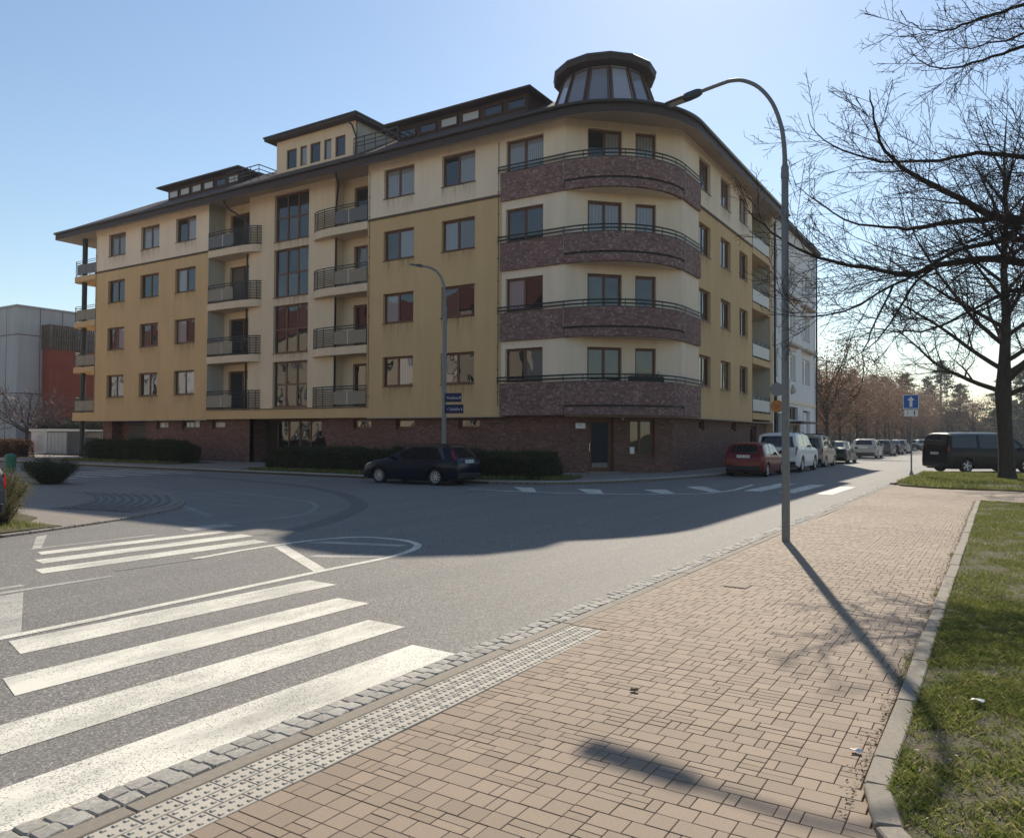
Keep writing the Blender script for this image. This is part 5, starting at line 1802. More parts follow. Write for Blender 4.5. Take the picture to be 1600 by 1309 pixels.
# black van, parked slantwise behind the verge
L_ = 5.14
top = [(0.0, 0.7), (0.025, 1.1), (0.07, 1.55), (0.13, 1.82), (0.30, 1.89), (1.2, 1.91), (2.9, 1.91), (3.45, 1.86), (4.25, 1.22), (4.4, 1.14), (4.85, 0.98), (5.05, 0.75), (5.12, 0.55), (5.14, 0.48)]
bt = [(0, 1.14), (3.6, 1.10), (4.3, 1.02), (5.14, 0.8)]
c = Car(L_, 1.93, 1.91, 3.2, 0.98, top, bt, wr=0.335, clear=0.2, tumble=0.13, plan=0.14, tail=0.12)
gs_v = [((0.22, 4.15), (1.55, 4.15), (1.55, 5.95), (0.26, 5.95)), ((1.68, 4.15), (2.85, 4.15), (2.85, 5.95), (1.68, 5.95)), ((2.98, 4.15), (4.05, 4.15), (3.45, 5.95), (2.98, 5.95))]
build_car("passenger_van", "black passenger van parked slantwise behind the large bare tree", "van", (-2.75, 43.35, 0), R(42), c, "paint_black", gs_v, (4.2, 3.52), (0.055, 0.125),
          ((0.006, 3.2), (0.10, 3.2), (0.09, 4.9), (0.03, 4.9)), ((4.6, 3.3), (4.98, 3.2), (4.92, 4.0), (4.5, 4.4)), 5, plate_z=0.86, t_rear=7.0, handles=((2.75, 3.6), (3.2, 3.6)), scale=1.02)
# white van far off on the right
c = Car(L_, 1.93, 1.91, 3.2, 0.98, top, bt, wr=0.335, clear=0.2, tumble=0.1, plan=0.14, tail=0.12)
build_car("delivery_van", "small white van far away on the right behind the black van", "van", (-2.6, 118.0, 0), R(250), c, "paint_white", gs_v[2:], (4.2, 3.52), (0.055, 0.125),
          ((0.006, 3.2), (0.10, 3.2), (0.09, 4.9), (0.03, 4.9)), ((4.6, 3.3), (4.98, 3.2), (4.92, 4.0), (4.5, 4.4)), 5, plate_z=0.86, t_rear=7.0)
# dark car cut by the left edge of the view
L_ = 4.3
c = hatch(L_, 1.78, 1.46, 2.6, 0.75, belt=0.95, tail_rake=0.45, hood=0.98, cowl=3.0, wr=0.315, clear=0.19)
build_car("hatchback", "dark grey hatchback cut by the left edge beside the sunlit shrub", "car", (-13.85, 5.62, 0.06), R(183), c, "paint_grey",
          std_glasses(L_, 3.0, 0.4), (3.03, 2.5), (0.09, 0.4), ((0.008, 2.8), (0.30, 2.8), (0.26, 4.1), (0.012, 4.1)), ((3.9, 3.4), (4.22, 3.2), (4.16, 4.0), (3.8, 4.5)), 7, plate_z=0.8)

# ------------------------------------------------------------------ street lamps
def street_lamp(name, label, loc, H_, bend, arm, r0, r1, mt, hd=R(180)):
    t = thing(name, label, "street lamp", loc, hd)
    put("pole", MB().tube([(0, 0, 0), (0, 0, 0.9), (0, 0, 0.92), (0, 0, H_ * 0.775), (0, 0, H_ * 0.78), (0, 0, bend)], [r0, r0, r0 * 0.97, r0 * 0.86, r1, r1], 16).mesh("pole", mt, smooth=True, sharp=0.9), t)
    put("joint_collar", MB().lathe([(r1, H_ * 0.765), (r0 * 1.0, H_ * 0.765), (r0 * 1.02, H_ * 0.775), (r0 * 0.92, H_ * 0.78), (r0 * 0.98, H_ * 0.787), (r1, H_ * 0.795)], 16).mesh("joint_collar", mt), t)
    fine = [(x, 0, z) for x, z in smooth_path([(a[0], a[2]) for a in arm], 4)]
    put("arm", MB().tube(fine, [r1 * 0.95 - 0.15 * r1 * min(1, k / 14) for k in range(len(fine))], 12).mesh("arm", mt, smooth=True, sharp=0.9), t)
    e, d = Vector(arm[-1]), (Vector(arm[-1]) - Vector(arm[-2])).normalized()
    sd = Vector((0, 1, 0))
    up_ = sd.cross(d) * -1
    if up_.z < 0:
        up_ = -up_
    def ring(s_, w_, lo, hi):
        c_ = e + d * s_
        return [c_ + sd * w_ + up_ * lo, c_ + sd * w_ + up_ * (hi * 0.5 + lo * 0.5), c_ + sd * w_ * 0.6 + up_ * hi, c_ - sd * w_ * 0.6 + up_ * hi, c_ - sd * w_ + up_ * (hi * 0.5 + lo * 0.5), c_ - sd * w_ + up_ * lo]
    hb = MB()
    prof = [(-0.10, 0.035, -0.035, 0.035), (-0.04, 0.055, -0.05, 0.055), (0.0, 0.06, -0.055, 0.06), (0.14, 0.075, -0.055, 0.055), (0.20, 0.11, -0.035, 0.03), (0.50, 0.11, -0.03, 0.018), (0.54, 0.09, -0.028, 0.008)]
    for p in prof:
        hb.v += [tuple(v) for v in ring(*p)]
    for i in range(len(prof) - 1):
        for k in range(6):
            hb.f.append((i * 6 + k, i * 6 + (k + 1) % 6, i * 6 + 6 + (k + 1) % 6, i * 6 + 6 + k))
    hb.f += [tuple(range(6))[::-1], tuple(range(6 * len(prof) - 6, 6 * len(prof)))]
    h = put("lamp_head", hb.mesh("lamp_head", "lamp_housing"), t)
    lens = [e + d * a + sd * b - up_ * 0.0395 for a, b in ((0.22, -0.085), (0.48, -0.085), (0.48, 0.085), (0.22, 0.085))]
    put("lens", MB().add(lens, [(0, 1, 2, 3)]).mesh("lens", "lamp_lens"), h)
    return t


arm = [(0.0, 0, 6.05), (0.015, 0, 6.3), (0.06, 0, 6.6), (0.19, 0, 6.98), (0.40, 0, 7.28), (0.64, 0, 7.45), (0.84, 0, 7.50), (1.02, 0, 7.49), (1.45, 0, 7.43)]
lamp1 = street_lamp("street_lamp", "tall grey street lamp with curved arm standing on the brown pavers", (-2.86, 12.62, 0.02), 7.5, 6.05, arm, 0.063, 0.039, "galvanised")
put("hatch_cover", MB().bbox(-0.045, 0.045, -0.072, -0.055, 0.45, 0.85, 0.006).mesh("hatch_cover", "galvanised"), lamp1)
arm2 = [(0.0, 0, 6.7), (0.02, 0, 6.95), (0.08, 0, 7.2), (0.22, 0, 7.5), (0.42, 0, 7.72), (0.62, 0, 7.84), (0.85, 0, 7.93), (1.15, 0, 8.0)]
lamp2 = street_lamp("street_lamp", "slim grey street lamp with two blue street name plates behind the navy car", (-17.5, 23.05, 0.12), 8.0, 6.7, arm2, 0.088, 0.055, "galvanised")


def text_mesh(txt, size, mt, name):
    cu = bpy.data.curves.new(name, 'FONT')
    cu.body = txt
    cu.size = size
    cu.extrude = 0.002
    ob = bpy.data.objects.new(name, cu)
    COL.objects.link(ob)
    dg = bpy.context.evaluated_depsgraph_get()
    dg.update()
    me = bpy.data.meshes.new_from_object(ob.evaluated_get(dg))
    bpy.data.objects.remove(ob)
    bpy.data.curves.remove(cu)
    me.materials.clear()
    me.materials.append(M[mt])
    return me


def face_text(parent, txt, size, mt, x, y, z, rz=0.0, name="lettering", squeeze=1.0):
    o = put(name, text_mesh(txt, size, mt, name), parent, (x, y, z), rz)
    o.rotation_euler = (R(90), 0, rz)
    o.scale = (squeeze, 1, 1)
    return o


for (z, w_, txt, lb) in ((2.90, 0.66, "Vocelova 8", "upper dark blue street name plate on the slim lamp post"), (2.48, 0.74, "\u25c2 Tolst\u00e9ho 6", "lower dark blue street name plate with arrow on the slim lamp post")):
    t = thing("street_name_plate", lb, "sign", (-17.40, 22.97, z), R(12), "street name plates")
    put("plate", MB().bbox(0.0, w_, -0.012, 0.012, 0.0, 0.33, 0.004).mesh("plate", "plate_navy"), t)
    face_text(t, txt, 0.15, "letter_pale", 0.07, -0.016, 0.11, squeeze=0.85)
    put("bracket", MB().box(-0.06, w_ * 0.3, 0.012, 0.03, 0.06, 0.09).box(-0.06, w_ * 0.3, 0.012, 0.03, 0.24, 0.27).mesh("bracket", "sign_back"), t)

# one-way sign
t = thing("traffic_sign", "blue one-way sign with white arrow and small white plate below on a thin post", "traffic sign", (-3.22, 37.05, 0.07))
t.rotation_euler = (0, 0, R(3))
put("post", MB().tube([(0, 0.03, 0.12), (0, 0.03, 3.5)], 0.032, 10).lathe([(0.10, 0.0), (0.085, 0.06), (0.05, 0.16), (0.034, 0.22)], 12, 0, 0.03).mesh("post", "galvanised"), t)
pb = put("sign_panel", MB().bbox(-0.30, 0.30, -0.012, 0.0, 2.84, 3.44, 0.004).mesh("sign_panel", "sign_white"), t)
put("sign_face", MB().box(-0.275, 0.275, -0.016, -0.0125, 2.865, 3.415).mesh("sign_face", "sign_blue"), pb)
put("arrow", MB().add([(x, -0.0195, z) for x, z in ((-0.055, 2.92), (0.055, 2.92), (0.055, 3.2), (0.14, 3.2), (0.0, 3.37), (-0.14, 3.2), (-0.055, 3.2))], [tuple(range(7))]).mesh("arrow", "sign_white"), pb)
ap = put("additional_panel", MB().bbox(-0.26, 0.26, -0.012, 0.0, 2.52, 2.79, 0.003).mesh("additional_panel", "sign_white"), t)
put("arrow_mark", MB().add([(x, -0.0145, z) for x, z in ((0.115, 2.56), (0.155, 2.56), (0.155, 2.68), (0.18, 2.68), (0.135, 2.76), (0.09, 2.68), (0.115, 2.68))], [tuple(range(7))]).mesh("arrow_mark", "sign_black"), ap)
put("print_line", MB().box(-0.145, -0.125, -0.0145, -0.0125, 2.57, 2.73).box(-0.145, -0.11, -0.0145, -0.0125, 2.70, 2.73).mesh("print_line", "sign_back"), ap)

# round signs on the post by the white building
t = thing("traffic_sign", "post with a round orange sign below a grey sign back beside the building corner", "traffic sign", (-10.05, 42.4, 0.115), R(28))
put("post", MB().tube([(0, 0.05, 0), (0, 0.05, 4.5)], 0.035, 10).mesh("post", "pole_dark"), t)
def disc(r_, y0, y1, z):
    mb = MB().lathe([(0.001, y0), (r_, y0), (r_, y1), (0.001, y1)], 24)
    mb.v = [(x, zz, z + y) for x, y, zz in mb.v]
    return mb
ds = put("orange_disc", disc(0.33, -0.02, 0.0, 3.2).mesh("orange_disc", "sign_orange"), t)
rg = MB().lathe([(0.30, 0), (0.33, 0)], 24)
rg.v = [(x, -0.024, 3.2 + y) for x, y, zz in rg.v]
put("disc_border", rg.mesh("disc_border", "tail_red"), ds)
put("disc_marks", MB().box(-0.16, 0.16, -0.0245, -0.021, 3.24, 3.29).box(-0.12, 0.12, -0.0245, -0.021, 3.13, 3.18).mesh("disc_marks", "tail_red"), ds)
put("sign_back", disc(0.36, -0.02, 0.0, 4.1).mesh("sign_back", "sign_back"), t)

# ------------------------------------------------------------------ hedges and shrubs
def hedge(name, label, x0, x1, y0, y1, h, mt, dens, size, seed, z0=0.12, twig_mt="twig", cat="hedge", ragged=0.08, group=None):
    rg = np.random.default_rng(seed)
    t = thing(name, label, cat, ((x0 + x1) / 2, (y0 + y1) / 2, z0), 0, group)
    w, d = x1 - x0, y1 - y0
    core = MB()
    nxs = max(2, int(w / 0.6))
    for i in range(nxs):
        a = -w / 2 + w * i / nxs + 0.1
        b = -w / 2 + w * (i + 1) / nxs + (0.02 if i < nxs - 1 else -0.12)
        hh = h * (0.88 + 0.05 * math.sin(i * 1.7 + seed))
        core.bbox(a - 0.1, b, -d / 2 + 0.24, d / 2 - 0.24, 0.06, hh - 0.1, 0.06)
    put("branches", core.mesh("branches", twig_mt), t)
    area = 2 * w * h + 2 * d * h + w * d
    n = int(area * dens)
    pick = rg.random(n) * area
    P = np.zeros((n, 3))
    u, v = rg.random(n), rg.random(n)
    f1 = pick < w * h
    f2 = (pick >= w * h) & (pick < 2 * w * h)
    f3 = (pick >= 2 * w * h) & (pick < 2 * w * h + 2 * d * h)
    f4 = pick >= 2 * w * h + 2 * d * h
    P[f1] = np.stack([-w / 2 + w * u[f1], np.full(f1.sum(), -d / 2), h * v[f1]], 1)
    P[f2] = np.stack([-w / 2 + w * u[f2], np.full(f2.sum(), d / 2), h * v[f2]], 1)
    sgn = np.where(rg.random(f3.sum()) < 0.5, -1, 1)
    P[f3] = np.stack([sgn * w / 2, -d / 2 + d * u[f3], h * v[f3]], 1)
    P[f4] = np.stack([-w / 2 + w * u[f4], -d / 2 + d * v[f4], np.full(f4.sum(), h)], 1)
    wob = ragged * (np.sin(P[:, 0] * 2.1 + seed) + 0.7 * np.sin(P[:, 0] * 5.3 + P[:, 1] * 3 + seed) + 0.5 * np.sin(P[:, 2] * 6 + P[:, 0]))
    cen = np.array([0, 0, h * 0.5])
    out = P - cen
    out[:, 0] *= 0.2
    out /= np.linalg.norm(out, axis=1)[:, None] + 1e-9
    edge = np.minimum.reduce([w / 2 - np.abs(P[:, 0]), np.full(n, 1.0)])
    corner = np.clip(1 - (h - P[:, 2]) / 0.25, 0, 1) * np.clip(1 - (d / 2 - np.abs(P[:, 1])) / 0.25, 0, 1)
    corner2 = np.clip(1 - (h - P[:, 2]) / 0.3, 0, 1) * np.clip(1 - edge / 0.3, 0, 1)
    P += out * (wob - 0.12 * corner - 0.16 * corner2 + rg.normal(0, 0.045, n))[:, None]
    stray = rg.random(n) < 0.10
    P[stray] += out[stray] * rg.exponential(0.06, stray.sum())[:, None] + np.array([0, 0, 1]) * (rg.exponential(0.05, stray.sum()) * (P[stray][:, 2] > h * 0.8))[:, None]
    P[:, 2] = np.maximum(P[:, 2], 0.03)
    V, F = leaf_cloud(P, np.full(n, size), 0.6, 0.9, rng=rg)
    put("foliage", fastmesh("foliage", V, F, mt), t)
    return t


hedge("hedge", "long dark clipped hedge along the pavement behind the navy car", -27.9, -13.6, 23.45, 25.1, 0.92, "hedge_leaf", 2000, 0.034, 1)
hedge("hedge", "dark clipped hedge in two swells before the garage and cellar windows", -45.6, -36.8, 25.2, 26.7, 1.08, "hedge_leaf", 1700, 0.038, 2, ragged=0.12)
hedge("hedge", "reddish brown low hedge on the far left before the white sheds", -68.0, -52.9, 25.0, 26.0, 1.1, "brown_hedge_leaf", 900, 0.05, 3)
hedge("hedge", "tall dark evergreen hedge on the far left below the orange building", -110.0, -63.0, 42.0, 43.6, 2.9, "hedge_leaf", 130, 0.11, 4, ragged=0.2)


def shrub(name, label, loc, rx, ry, h, n, size, mt, seed, stems=26, spiky=0.0, cat="shrub"):
    rg = np.random.default_rng(seed)
    t = thing(name, label, cat, loc)
    st = MB()
    tips = []
    for k in range(stems):
        a = rg.random() * 2 * math.pi
        r_ = math.sqrt(rg.random())
        tip = np.array([rx * r_ * math.cos(a), ry * r_ * math.sin(a), h * (0.65 + 0.4 * rg.random()) * (1 - 0.25 * r_ * r_)])
        b = np.array([tip[0] * 0.35, tip[1] * 0.35, 0.0])
        mid = b * 0.45 + tip * 0.55 + np.array([rg.normal(0, 0.04), rg.normal(0, 0.04), 0.05])
        st.tube([tuple(b), tuple(mid), tuple(tip)], [0.012, 0.008, 0.003], 4, caps=False)
        tips.append((b, mid, tip))
    put("stems", st.mesh("stems", "twig"), t)
    k = rg.integers(0, stems, n)
    u = rg.random(n) ** 0.6
    B = np.array([tips[i][0] for i in k])
    Mi = np.array([tips[i][1] for i in k])
    T = np.array([tips[i][2] for i in k])
    P = B * ((1 - u) ** 2)[:, None] + Mi * (2 * u * (1 - u))[:, None] + T * (u * u)[:, None]
    P += rg.normal(0, 0.085, (n, 3)) * np.array([1, 1, 0.7])
    P[:, 2] = np.maximum(P[:, 2], 0.03)
    V, F = leaf_cloud(P, np.full(n, size), 0.5, 0.9, up=spiky, rng=rg)
    put("foliage", fastmesh("foliage", V, F, mt), t)
    return t


shrub("shrub", "sunlit loose yellow-green shrub at the left edge next to the dark hatchback", (-15.75, 7.05, 0.06), 0.72, 0.55, 1.0, 26000, 0.017, "bush_leaf", 5, 150, 0.6)
shrub("shrub", "sunlit low shrub with pale twigs in front of the dark hatchback", (-14.75, 6.72, 0.06), 0.30, 0.30, 0.52, 8000, 0.013, "bush_leaf", 6, 90, 0.6)
shrub("shrub", "dark rounded shrub standing alone on the shaded paved corner", (-26.2, 13.4, 0.03), 1.15, 0.75, 0.85, 20000, 0.026, "hedge_leaf", 7, 140, 0.4)

# ------------------------------------------------------------------ litter bin, posts
t = thing("litter_bin", "green litter bin with domed lid on a post behind the left shrub", "litter bin", (-30.6, 14.24, 0.03))
t.scale = (0.8, 0.8, 0.9)
put("body", MB().lathe([(0.17, 0.18), (0.19, 0.2), (0.235, 0.82), (0.235, 0.84)], 16).mesh("body", "bin_green", smooth=True, sharp=0.7), t)
put("lid", MB().lathe([(0.25, 0.82), (0.25, 0.86), (0.22, 0.93), (0.13, 0.98), (0.0, 1.0)], 16).mesh("lid", "bin_green", smooth=True, sharp=0.7), t)
put("post", MB().tube([(-0.32, 0.0, 0.0), (-0.32, 0.0, 0.95)], 0.035, 8).box(-0.32, -0.15, -0.02, 0.02, 0.7, 0.74).mesh("post", "pole_dark"), t)
t = thing("street_pole", "thin pale pole at the very left edge of the view", "pole", (-54.0, 23.1, 0.1))
put("pole", MB().tube([(0, 0, 0), (0, 0, 4.6), (0, 0, 9.0)], [0.10, 0.08, 0.06], 12).mesh("pole", "galvanised"), t)
put("base", MB().lathe([(0.16, 0.0), (0.16, 0.04), (0.11, 0.06), (0.11, 0.3)], 12).mesh("base", "galvanised"), t)

# ------------------------------------------------------------------ sheds, gate and fence on the far left
def panels(parent, name, x0, x1, y, z0, z1, n, mt, gap=0.02):
    w = (x1 - x0) / n
    for k in range(n):
        MB().bbox(x0 + k * w + gap, x0 + (k + 1) * w - gap, y - 0.03, y + 0.02, z0, z1, 0.008).build(name, mt, parent)


ex, ey = -68.2, 33.3
t = thing("substation_shed", "white flat-roofed shed with louvred door beside the brown hedge", "shed", (ex, ey, 0.05))
MB().box(ex, ex + 2.45, ey, ey + 3.2, 0.05, 1.85).build("wall", "enclosure_white", t)
MB().box(ex - 0.12, ex + 2.5, ey - 0.15, ey + 3.3, 1.85, 2.05).build("roof", "enclosure_white", t)
d = MB().box(ex + 0.85, ex + 2.05, ey - 0.035, ey - 0.003, 0.15, 1.75).build("door", "enclosure_white", t)
for k in range(12):
    z = 0.3 + k * 0.11
    MB().add([(ex + 1.0, ey - 0.06, z), (ex + 1.9, ey - 0.06, z), (ex + 1.9, ey - 0.036, z + 0.07), (ex + 1.0, ey - 0.036, z + 0.07)], [(0, 1, 2, 3)]).build("louvre", "enclosure_grey", d)
t = thing("bin_enclosure", "pale grey panelled bin enclosure with flat roof left of the brick wall", "enclosure", (ex + 2.6, ey, 0.05))
MB().box(ex + 2.6, ex + 5.5, ey + 0.05, ey + 3.2, 0.05, 1.8).build("wall", "enclosure_grey", t)
panels(t, "panel", ex + 2.6, ex + 5.5, ey, 0.2, 1.75, 5, "enclosure_grey")
MB().box(ex + 2.55, ex + 11.0, ey - 0.15, ey + 3.3, 1.86, 1.99).build("roof", "enclosure_white", t)
for x in (ex + 5.6, ex + 10.9):
    MB().tube([(x, ey, 0.05), (x, ey, 1.86)], 0.05, 8).build("post", "fence_steel", t)
t = thing("mesh_gate", "grey steel mesh gate under the enclosure roof by the brick wall", "gate", (ex + 5.7, ey - 0.02, 0.05))
fr = MB()
for x in (ex + 5.75, ex + 10.3, ex + 10.4, ex + 12.6):
    fr.tube([(x, ey - 0.02, 0.15), (x, ey - 0.02, 1.8)], 0.035, 6)
fr.tube([(ex + 5.75, ey - 0.02, 0.18), (ex + 10.1, ey - 0.02, 0.18)], 0.03, 6).tube([(ex + 5.75, ey - 0.02, 1.78), (ex + 10.1, ey - 0.02, 1.78)], 0.03, 6)
fr.build("gate_frame", "fence_steel", t)
for k in range(42):
    x = ex + 5.8 + k * 0.103
    MB().tube([(x, ey - 0.02, 0.18), (x, ey - 0.02, 1.78)], 0.009, 4, caps=False).build("bar", "fence_steel", t)
for nm, x, mt_, lb in (("waste_container", ex + 6.8, "paint_blue", "dark waste container behind the mesh gate"), ("waste_container", ex + 9.4, "container_yellow", "yellow waste container behind the mesh gate")):
    c_ = thing(nm, lb, "container", (x, ey + 1.2, 0.05))
    put("body", MB().add([(-0.55, -0.45, 0.15), (0.55, -0.45, 0.15), (0.55, 0.45, 0.15), (-0.55, 0.45, 0.15), (-0.65, -0.55, 1.2), (0.65, -0.55, 1.2), (0.65, 0.55, 1.2), (-0.65, 0.55, 1.2)],
                         [(0, 3, 2, 1), (4, 5, 6, 7), (0, 1, 5, 4), (1, 2, 6, 5), (2, 3, 7, 6), (3, 0, 4, 7)]).mesh("body", mt_), c_)
    put("lid", MB().bbox(-0.68, 0.68, -0.58, 0.58, 1.2, 1.32, 0.05).mesh("lid", mt_), c_)
    for a in (-0.45, 0.45):
        for b in (-0.35, 0.35):
            put("wheel", MB().tube([(a - 0.03, b, 0.08), (a + 0.03, b, 0.08)], 0.08, 8).mesh("wheel", "rubber"), c_)
t = thing("post_box", "small red box on the low wall at the far left", "box", (-68.0, 32.6, 0.05))
put("body", MB().bbox(-0.3, 0.3, -0.25, 0.25, 0.0, 0.95, 0.05).mesh("body", "red_box"), t)
put("cap", MB().bbox(-0.38, 0.38, -0.33, 0.33, 1.0, 1.08, 0.03).mesh("cap", "red_box"), t)

# ------------------------------------------------------------------ the grey and orange building on the far left
G = thing("office_building", "grey concrete panel building with orange annexe and slatted screen behind the yellow building", "building", (-86, 40, 0))
wall(G, "wall", "concrete_grey", (-85.9, 0), A90, 40.4, 75.0, 0, 14.85, [(43.9, 46.6, 10.6, 13.2), (43.9, 46.6, 4.6, 8.4)], depth=0.4)
wall(G, "wall", "concrete_grey", (0, 40.4), A0, -125.0, -85.9, 0, 14.85, [(-97.0, -95.0, 10.6, 13.2)], depth=0.4)
for z0_, z1_ in ((10.6, 13.2), (4.6, 8.4)):
    window(G, (-85.9, 0), A90, 43.9, 46.6, z0_, z1_, (1.0,), (0.5, 0.5), inset=0.25, glass=["glass_room"], sill=True, wood="enclosure_grey")
window(G, (0, 40.4), A0, -97.0, -95.0, 10.6, 13.2, (1.0,), (0.5, 0.5), inset=0.25, glass=["glass_room"], sill=True, wood="enclosure_grey")
sj = MB()
for z in (11.9, 5.8):
    sj.box(-85.9, -85.88, 40.4, 75, z, z + 0.09).box(-125, -85.9, 40.38, 40.4, z, z + 0.09)
for k in range(14):
    sj.box(-85.9, -85.885, 42.6 + 2.3 * k, 42.66 + 2.3 * k, 0, 14.85)
    sj.box(-88.2 - 2.3 * k, -88.14 - 2.3 * k, 40.385, 40.4, 0, 14.85)
for n_, z in (("panel_joint", 0),):
    sj.build(n_, "string_course", G)
MB().prism([(-125, 40.2), (-85.7, 40.2), (-85.7, 75), (-125, 75)], 14.85, 15.0).build("roof", "concrete_grey", G)
uvb = MB().box(-85.9, -84.4, 42.9, 70, 0, 10.6).build("orange_annexe", "plaster_orange", G)
for k in range(64):
    y = 42.85 + 0.24 * k
    MB().box(-84.42, -84.30, y, y + 0.11, 10.55, 13.15).build("slat", "slat_wood", G)
for z in (10.7, 11.5, 12.3, 13.0):
    MB().box(-84.5, -84.42, 42.8, 58.3, z, z + 0.09).build("rail", "slat_wood", G)
for k in range(7):
    MB().box(-85.9 + 0.22 * k, -85.79 + 0.22 * k, 42.78, 42.86, 10.55, 13.15).build("slat", "slat_wood", G)

# ------------------------------------------------------------------ white neighbour on the right street
Wb = thing("white_building", "white rendered apartment house with relief over its entrance next along the right street", "building", (-12.0, 49.1, 0))
wc = [(49.6, 50.6), (53.2, 55.7), (58.0, 60.4)]
wh = []
for s_ in (5.55, 8.7, 11.85):
    for a, b in wc:
        wh.append((a, b, s_, s_ + 1.75))
wh += [(49.9, 51.6, 0.1, 3.2), (53.0, 57.0, 0.3, 2.55), (53.2, 56.4, 2.85, 3.75), (58.1, 60.6, 0.1, 3.6)]
wall(Wb, "wall", "plaster_white", (-11.95, 0), A90, 49.06, 62.5, 0.1, 15.6, wh, depth=0.3)
for h_ in wh[:-4]:
    window(Wb, (-11.95, 0), A90, *h_, (0.5, 0.5), inset=0.16, wood="white_frame", glass=["glass_dark", "glass_pale"])
window(Wb, (-11.95, 0), A90, *wh[-4], (1.0,), inset=0.2, sill=False, glass=["glass_dark"], name="entrance_door")
window(Wb, (-11.95, 0), A90, *wh[-3], (0.25, 0.25, 0.25, 0.25), inset=0.2, sill=False, glass=["glass_pale", "glass_room"], name="shop_window")
window(Wb, (-11.95, 0), A90, *wh[-2], (0.33, 0.34, 0.33), inset=0.2, sill=False, glass=["glass_room"], name="upper_window")
window(Wb, (-11.95, 0), A90, *wh[-1], (0.5, 0.5), inset=0.25, sill=False, glass=["glass_dark"], name="gate_door")
MB().box(-11.95, -10.9, 52.8, 57.4, 2.62, 2.74).build("canopy", "fascia", Wb)
MB().box(-11.95, -11.87, 49.1, 62.5, 3.95, 4.15).build("string_course", "plaster_cream", Wb)
MB().box(-12.6, -11.55, 49.08, 62.9, 15.6, 15.82).build("cornice", "fascia", Wb)
wall(Wb, "wall", "plaster_white", (-11.95, 62.5), R(180), 0, 12, 0.1, 15.6)
MB().prism([(-24, 49.1), (-12.2, 49.1), (-12.2, 62.4), (-24, 62.4)], 0.1, 15.55).build("rear_wall", "plaster_white", Wb)
MB().tube([(-11.82, 62.3, 0.1), (-11.82, 62.3, 15.5)], 0.07, 8).build("downpipe", "pipe_brown", Wb)
for a, b in wc[1:]:
    for s_ in (8.7, 11.85):
        o = MB().box(-11.95, -11.55, a - 0.5, b + 0.5, s_ - 0.9, s_ - 0.75).build("window_ledge", "relief", Wb)
rl = MB()
r3 = random.Random(4)
for k in range(14):
    a, rr2 = r3.uniform(0, 6.28), r3.uniform(0, 0.42)
    y, z = 54.6 + rr2 * math.cos(a), 4.95 + 0.5 * rr2 * 1.6 * math.sin(a)
    s_ = r3.uniform(0.10, 0.22)
    rl.lathe([(0.001, z - s_), (s_ * 0.7, z - s_ * 0.6), (s_, z), (s_ * 0.7, z + s_ * 0.6), (0.001, z + s_)], 8, -11.93, y)
rl.build("relief_emblem", "relief", Wb, smooth=True)

# ------------------------------------------------------------------ houses opposite the left facade, seen in its window panes
oh = [(-41.0, -33.5, 12.4, "plaster_opposite"), (-57.0, -41.1, 11.6, "plaster_cream"), (-75.0, -57.1, 12.6, "plaster_opposite"), (-100.0, -75.1, 11.8, "plaster_white")]
olab = ["narrow beige house with red roof nearest the corner opposite the yellow building", "cream house with red roof second from the corner opposite", "wide beige house with red roof third from the corner opposite", "white house with red roof fourth from the corner opposite"]
for (x0, x1, h_, mt_), lb in zip(oh, olab):
    H = thing("town_house", lb, "building", (x0, 3.0, 0), 0, "houses opposite the left facade")
    hs = []
    n_ = int((x1 - x0) / 2.9)
    w_ = (x1 - x0) / n_
    for k in range(n_):
        a = -(x0 + (k + 0.5) * w_)
        for s_ in (1.2, 4.6, 8.0):
            hs.append((a - 0.62, a + 0.62, s_, s_ + 2.0))
    wall(H, "wall", mt_, (0, 3.0), R(180), -x1, -x0, 0, h_, hs, depth=0.2)
    for q in hs:
        window(H, (0, 3.0), R(180), *q, (0.5, 0.5), (0.68, 0.32), inset=0.12, wood="white_frame", glass=["glass_flat"])
    MB().add([(x0, 3.4, h_), (x1, 3.4, h_), (x1, -2.5, h_ + 4.2), (x0, -2.5, h_ + 4.2), (x1, -8, h_), (x0, -8, h_)], [(0, 1, 2, 3), (3, 2, 4, 5), (1, 4, 2), (0, 3, 5), (0, 5, 4, 1)]).build("roof", "roof_red", H)
    MB().box(x0 + 0.02, x1 - 0.02, -8, 2.6, 0, h_ - 0.01).build("rear_wall", mt_, H)

# ------------------------------------------------------------------ person by the entrance
pt = thing("person", "person in a dark coat with dark hair walking by the entrance behind the hedge", "person", (-28.95, 27.9, 0.115), R(200))


def skinned(name, verts, edges, rads, mt, parent, root=0, sub=2):
    me = bpy.data.meshes.new(name)
    me.from_pydata(verts, edges, [])
    ob = bpy.data.objects.new(name, me)
    COL.objects.link(ob)
    sk = ob.modifiers.new("skin", 'SKIN')
    sk.use_smooth_shade = True
    for i, r_ in enumerate(rads):
        me.skin_vertices[0].data[i].radius = (r_, r_) if not isinstance(r_, tuple) else r_
        me.skin_vertices[0].data[i].use_root = (i == root)
    ss = ob.modifiers.new("sub", 'SUBSURF')
    ss.levels = ss.render_levels = sub
    dg = bpy.context.evaluated_depsgraph_get()
    dg.update()
    m2 = bpy.data.meshes.new_from_object(ob.evaluated_get(dg))
    bpy.data.objects.remove(ob)
    m2.materials.clear()
    m2.materials.append(M[mt])
    m2.polygons.foreach_set("use_smooth", [True] * len(m2.polygons))
    return put(name, m2, parent)


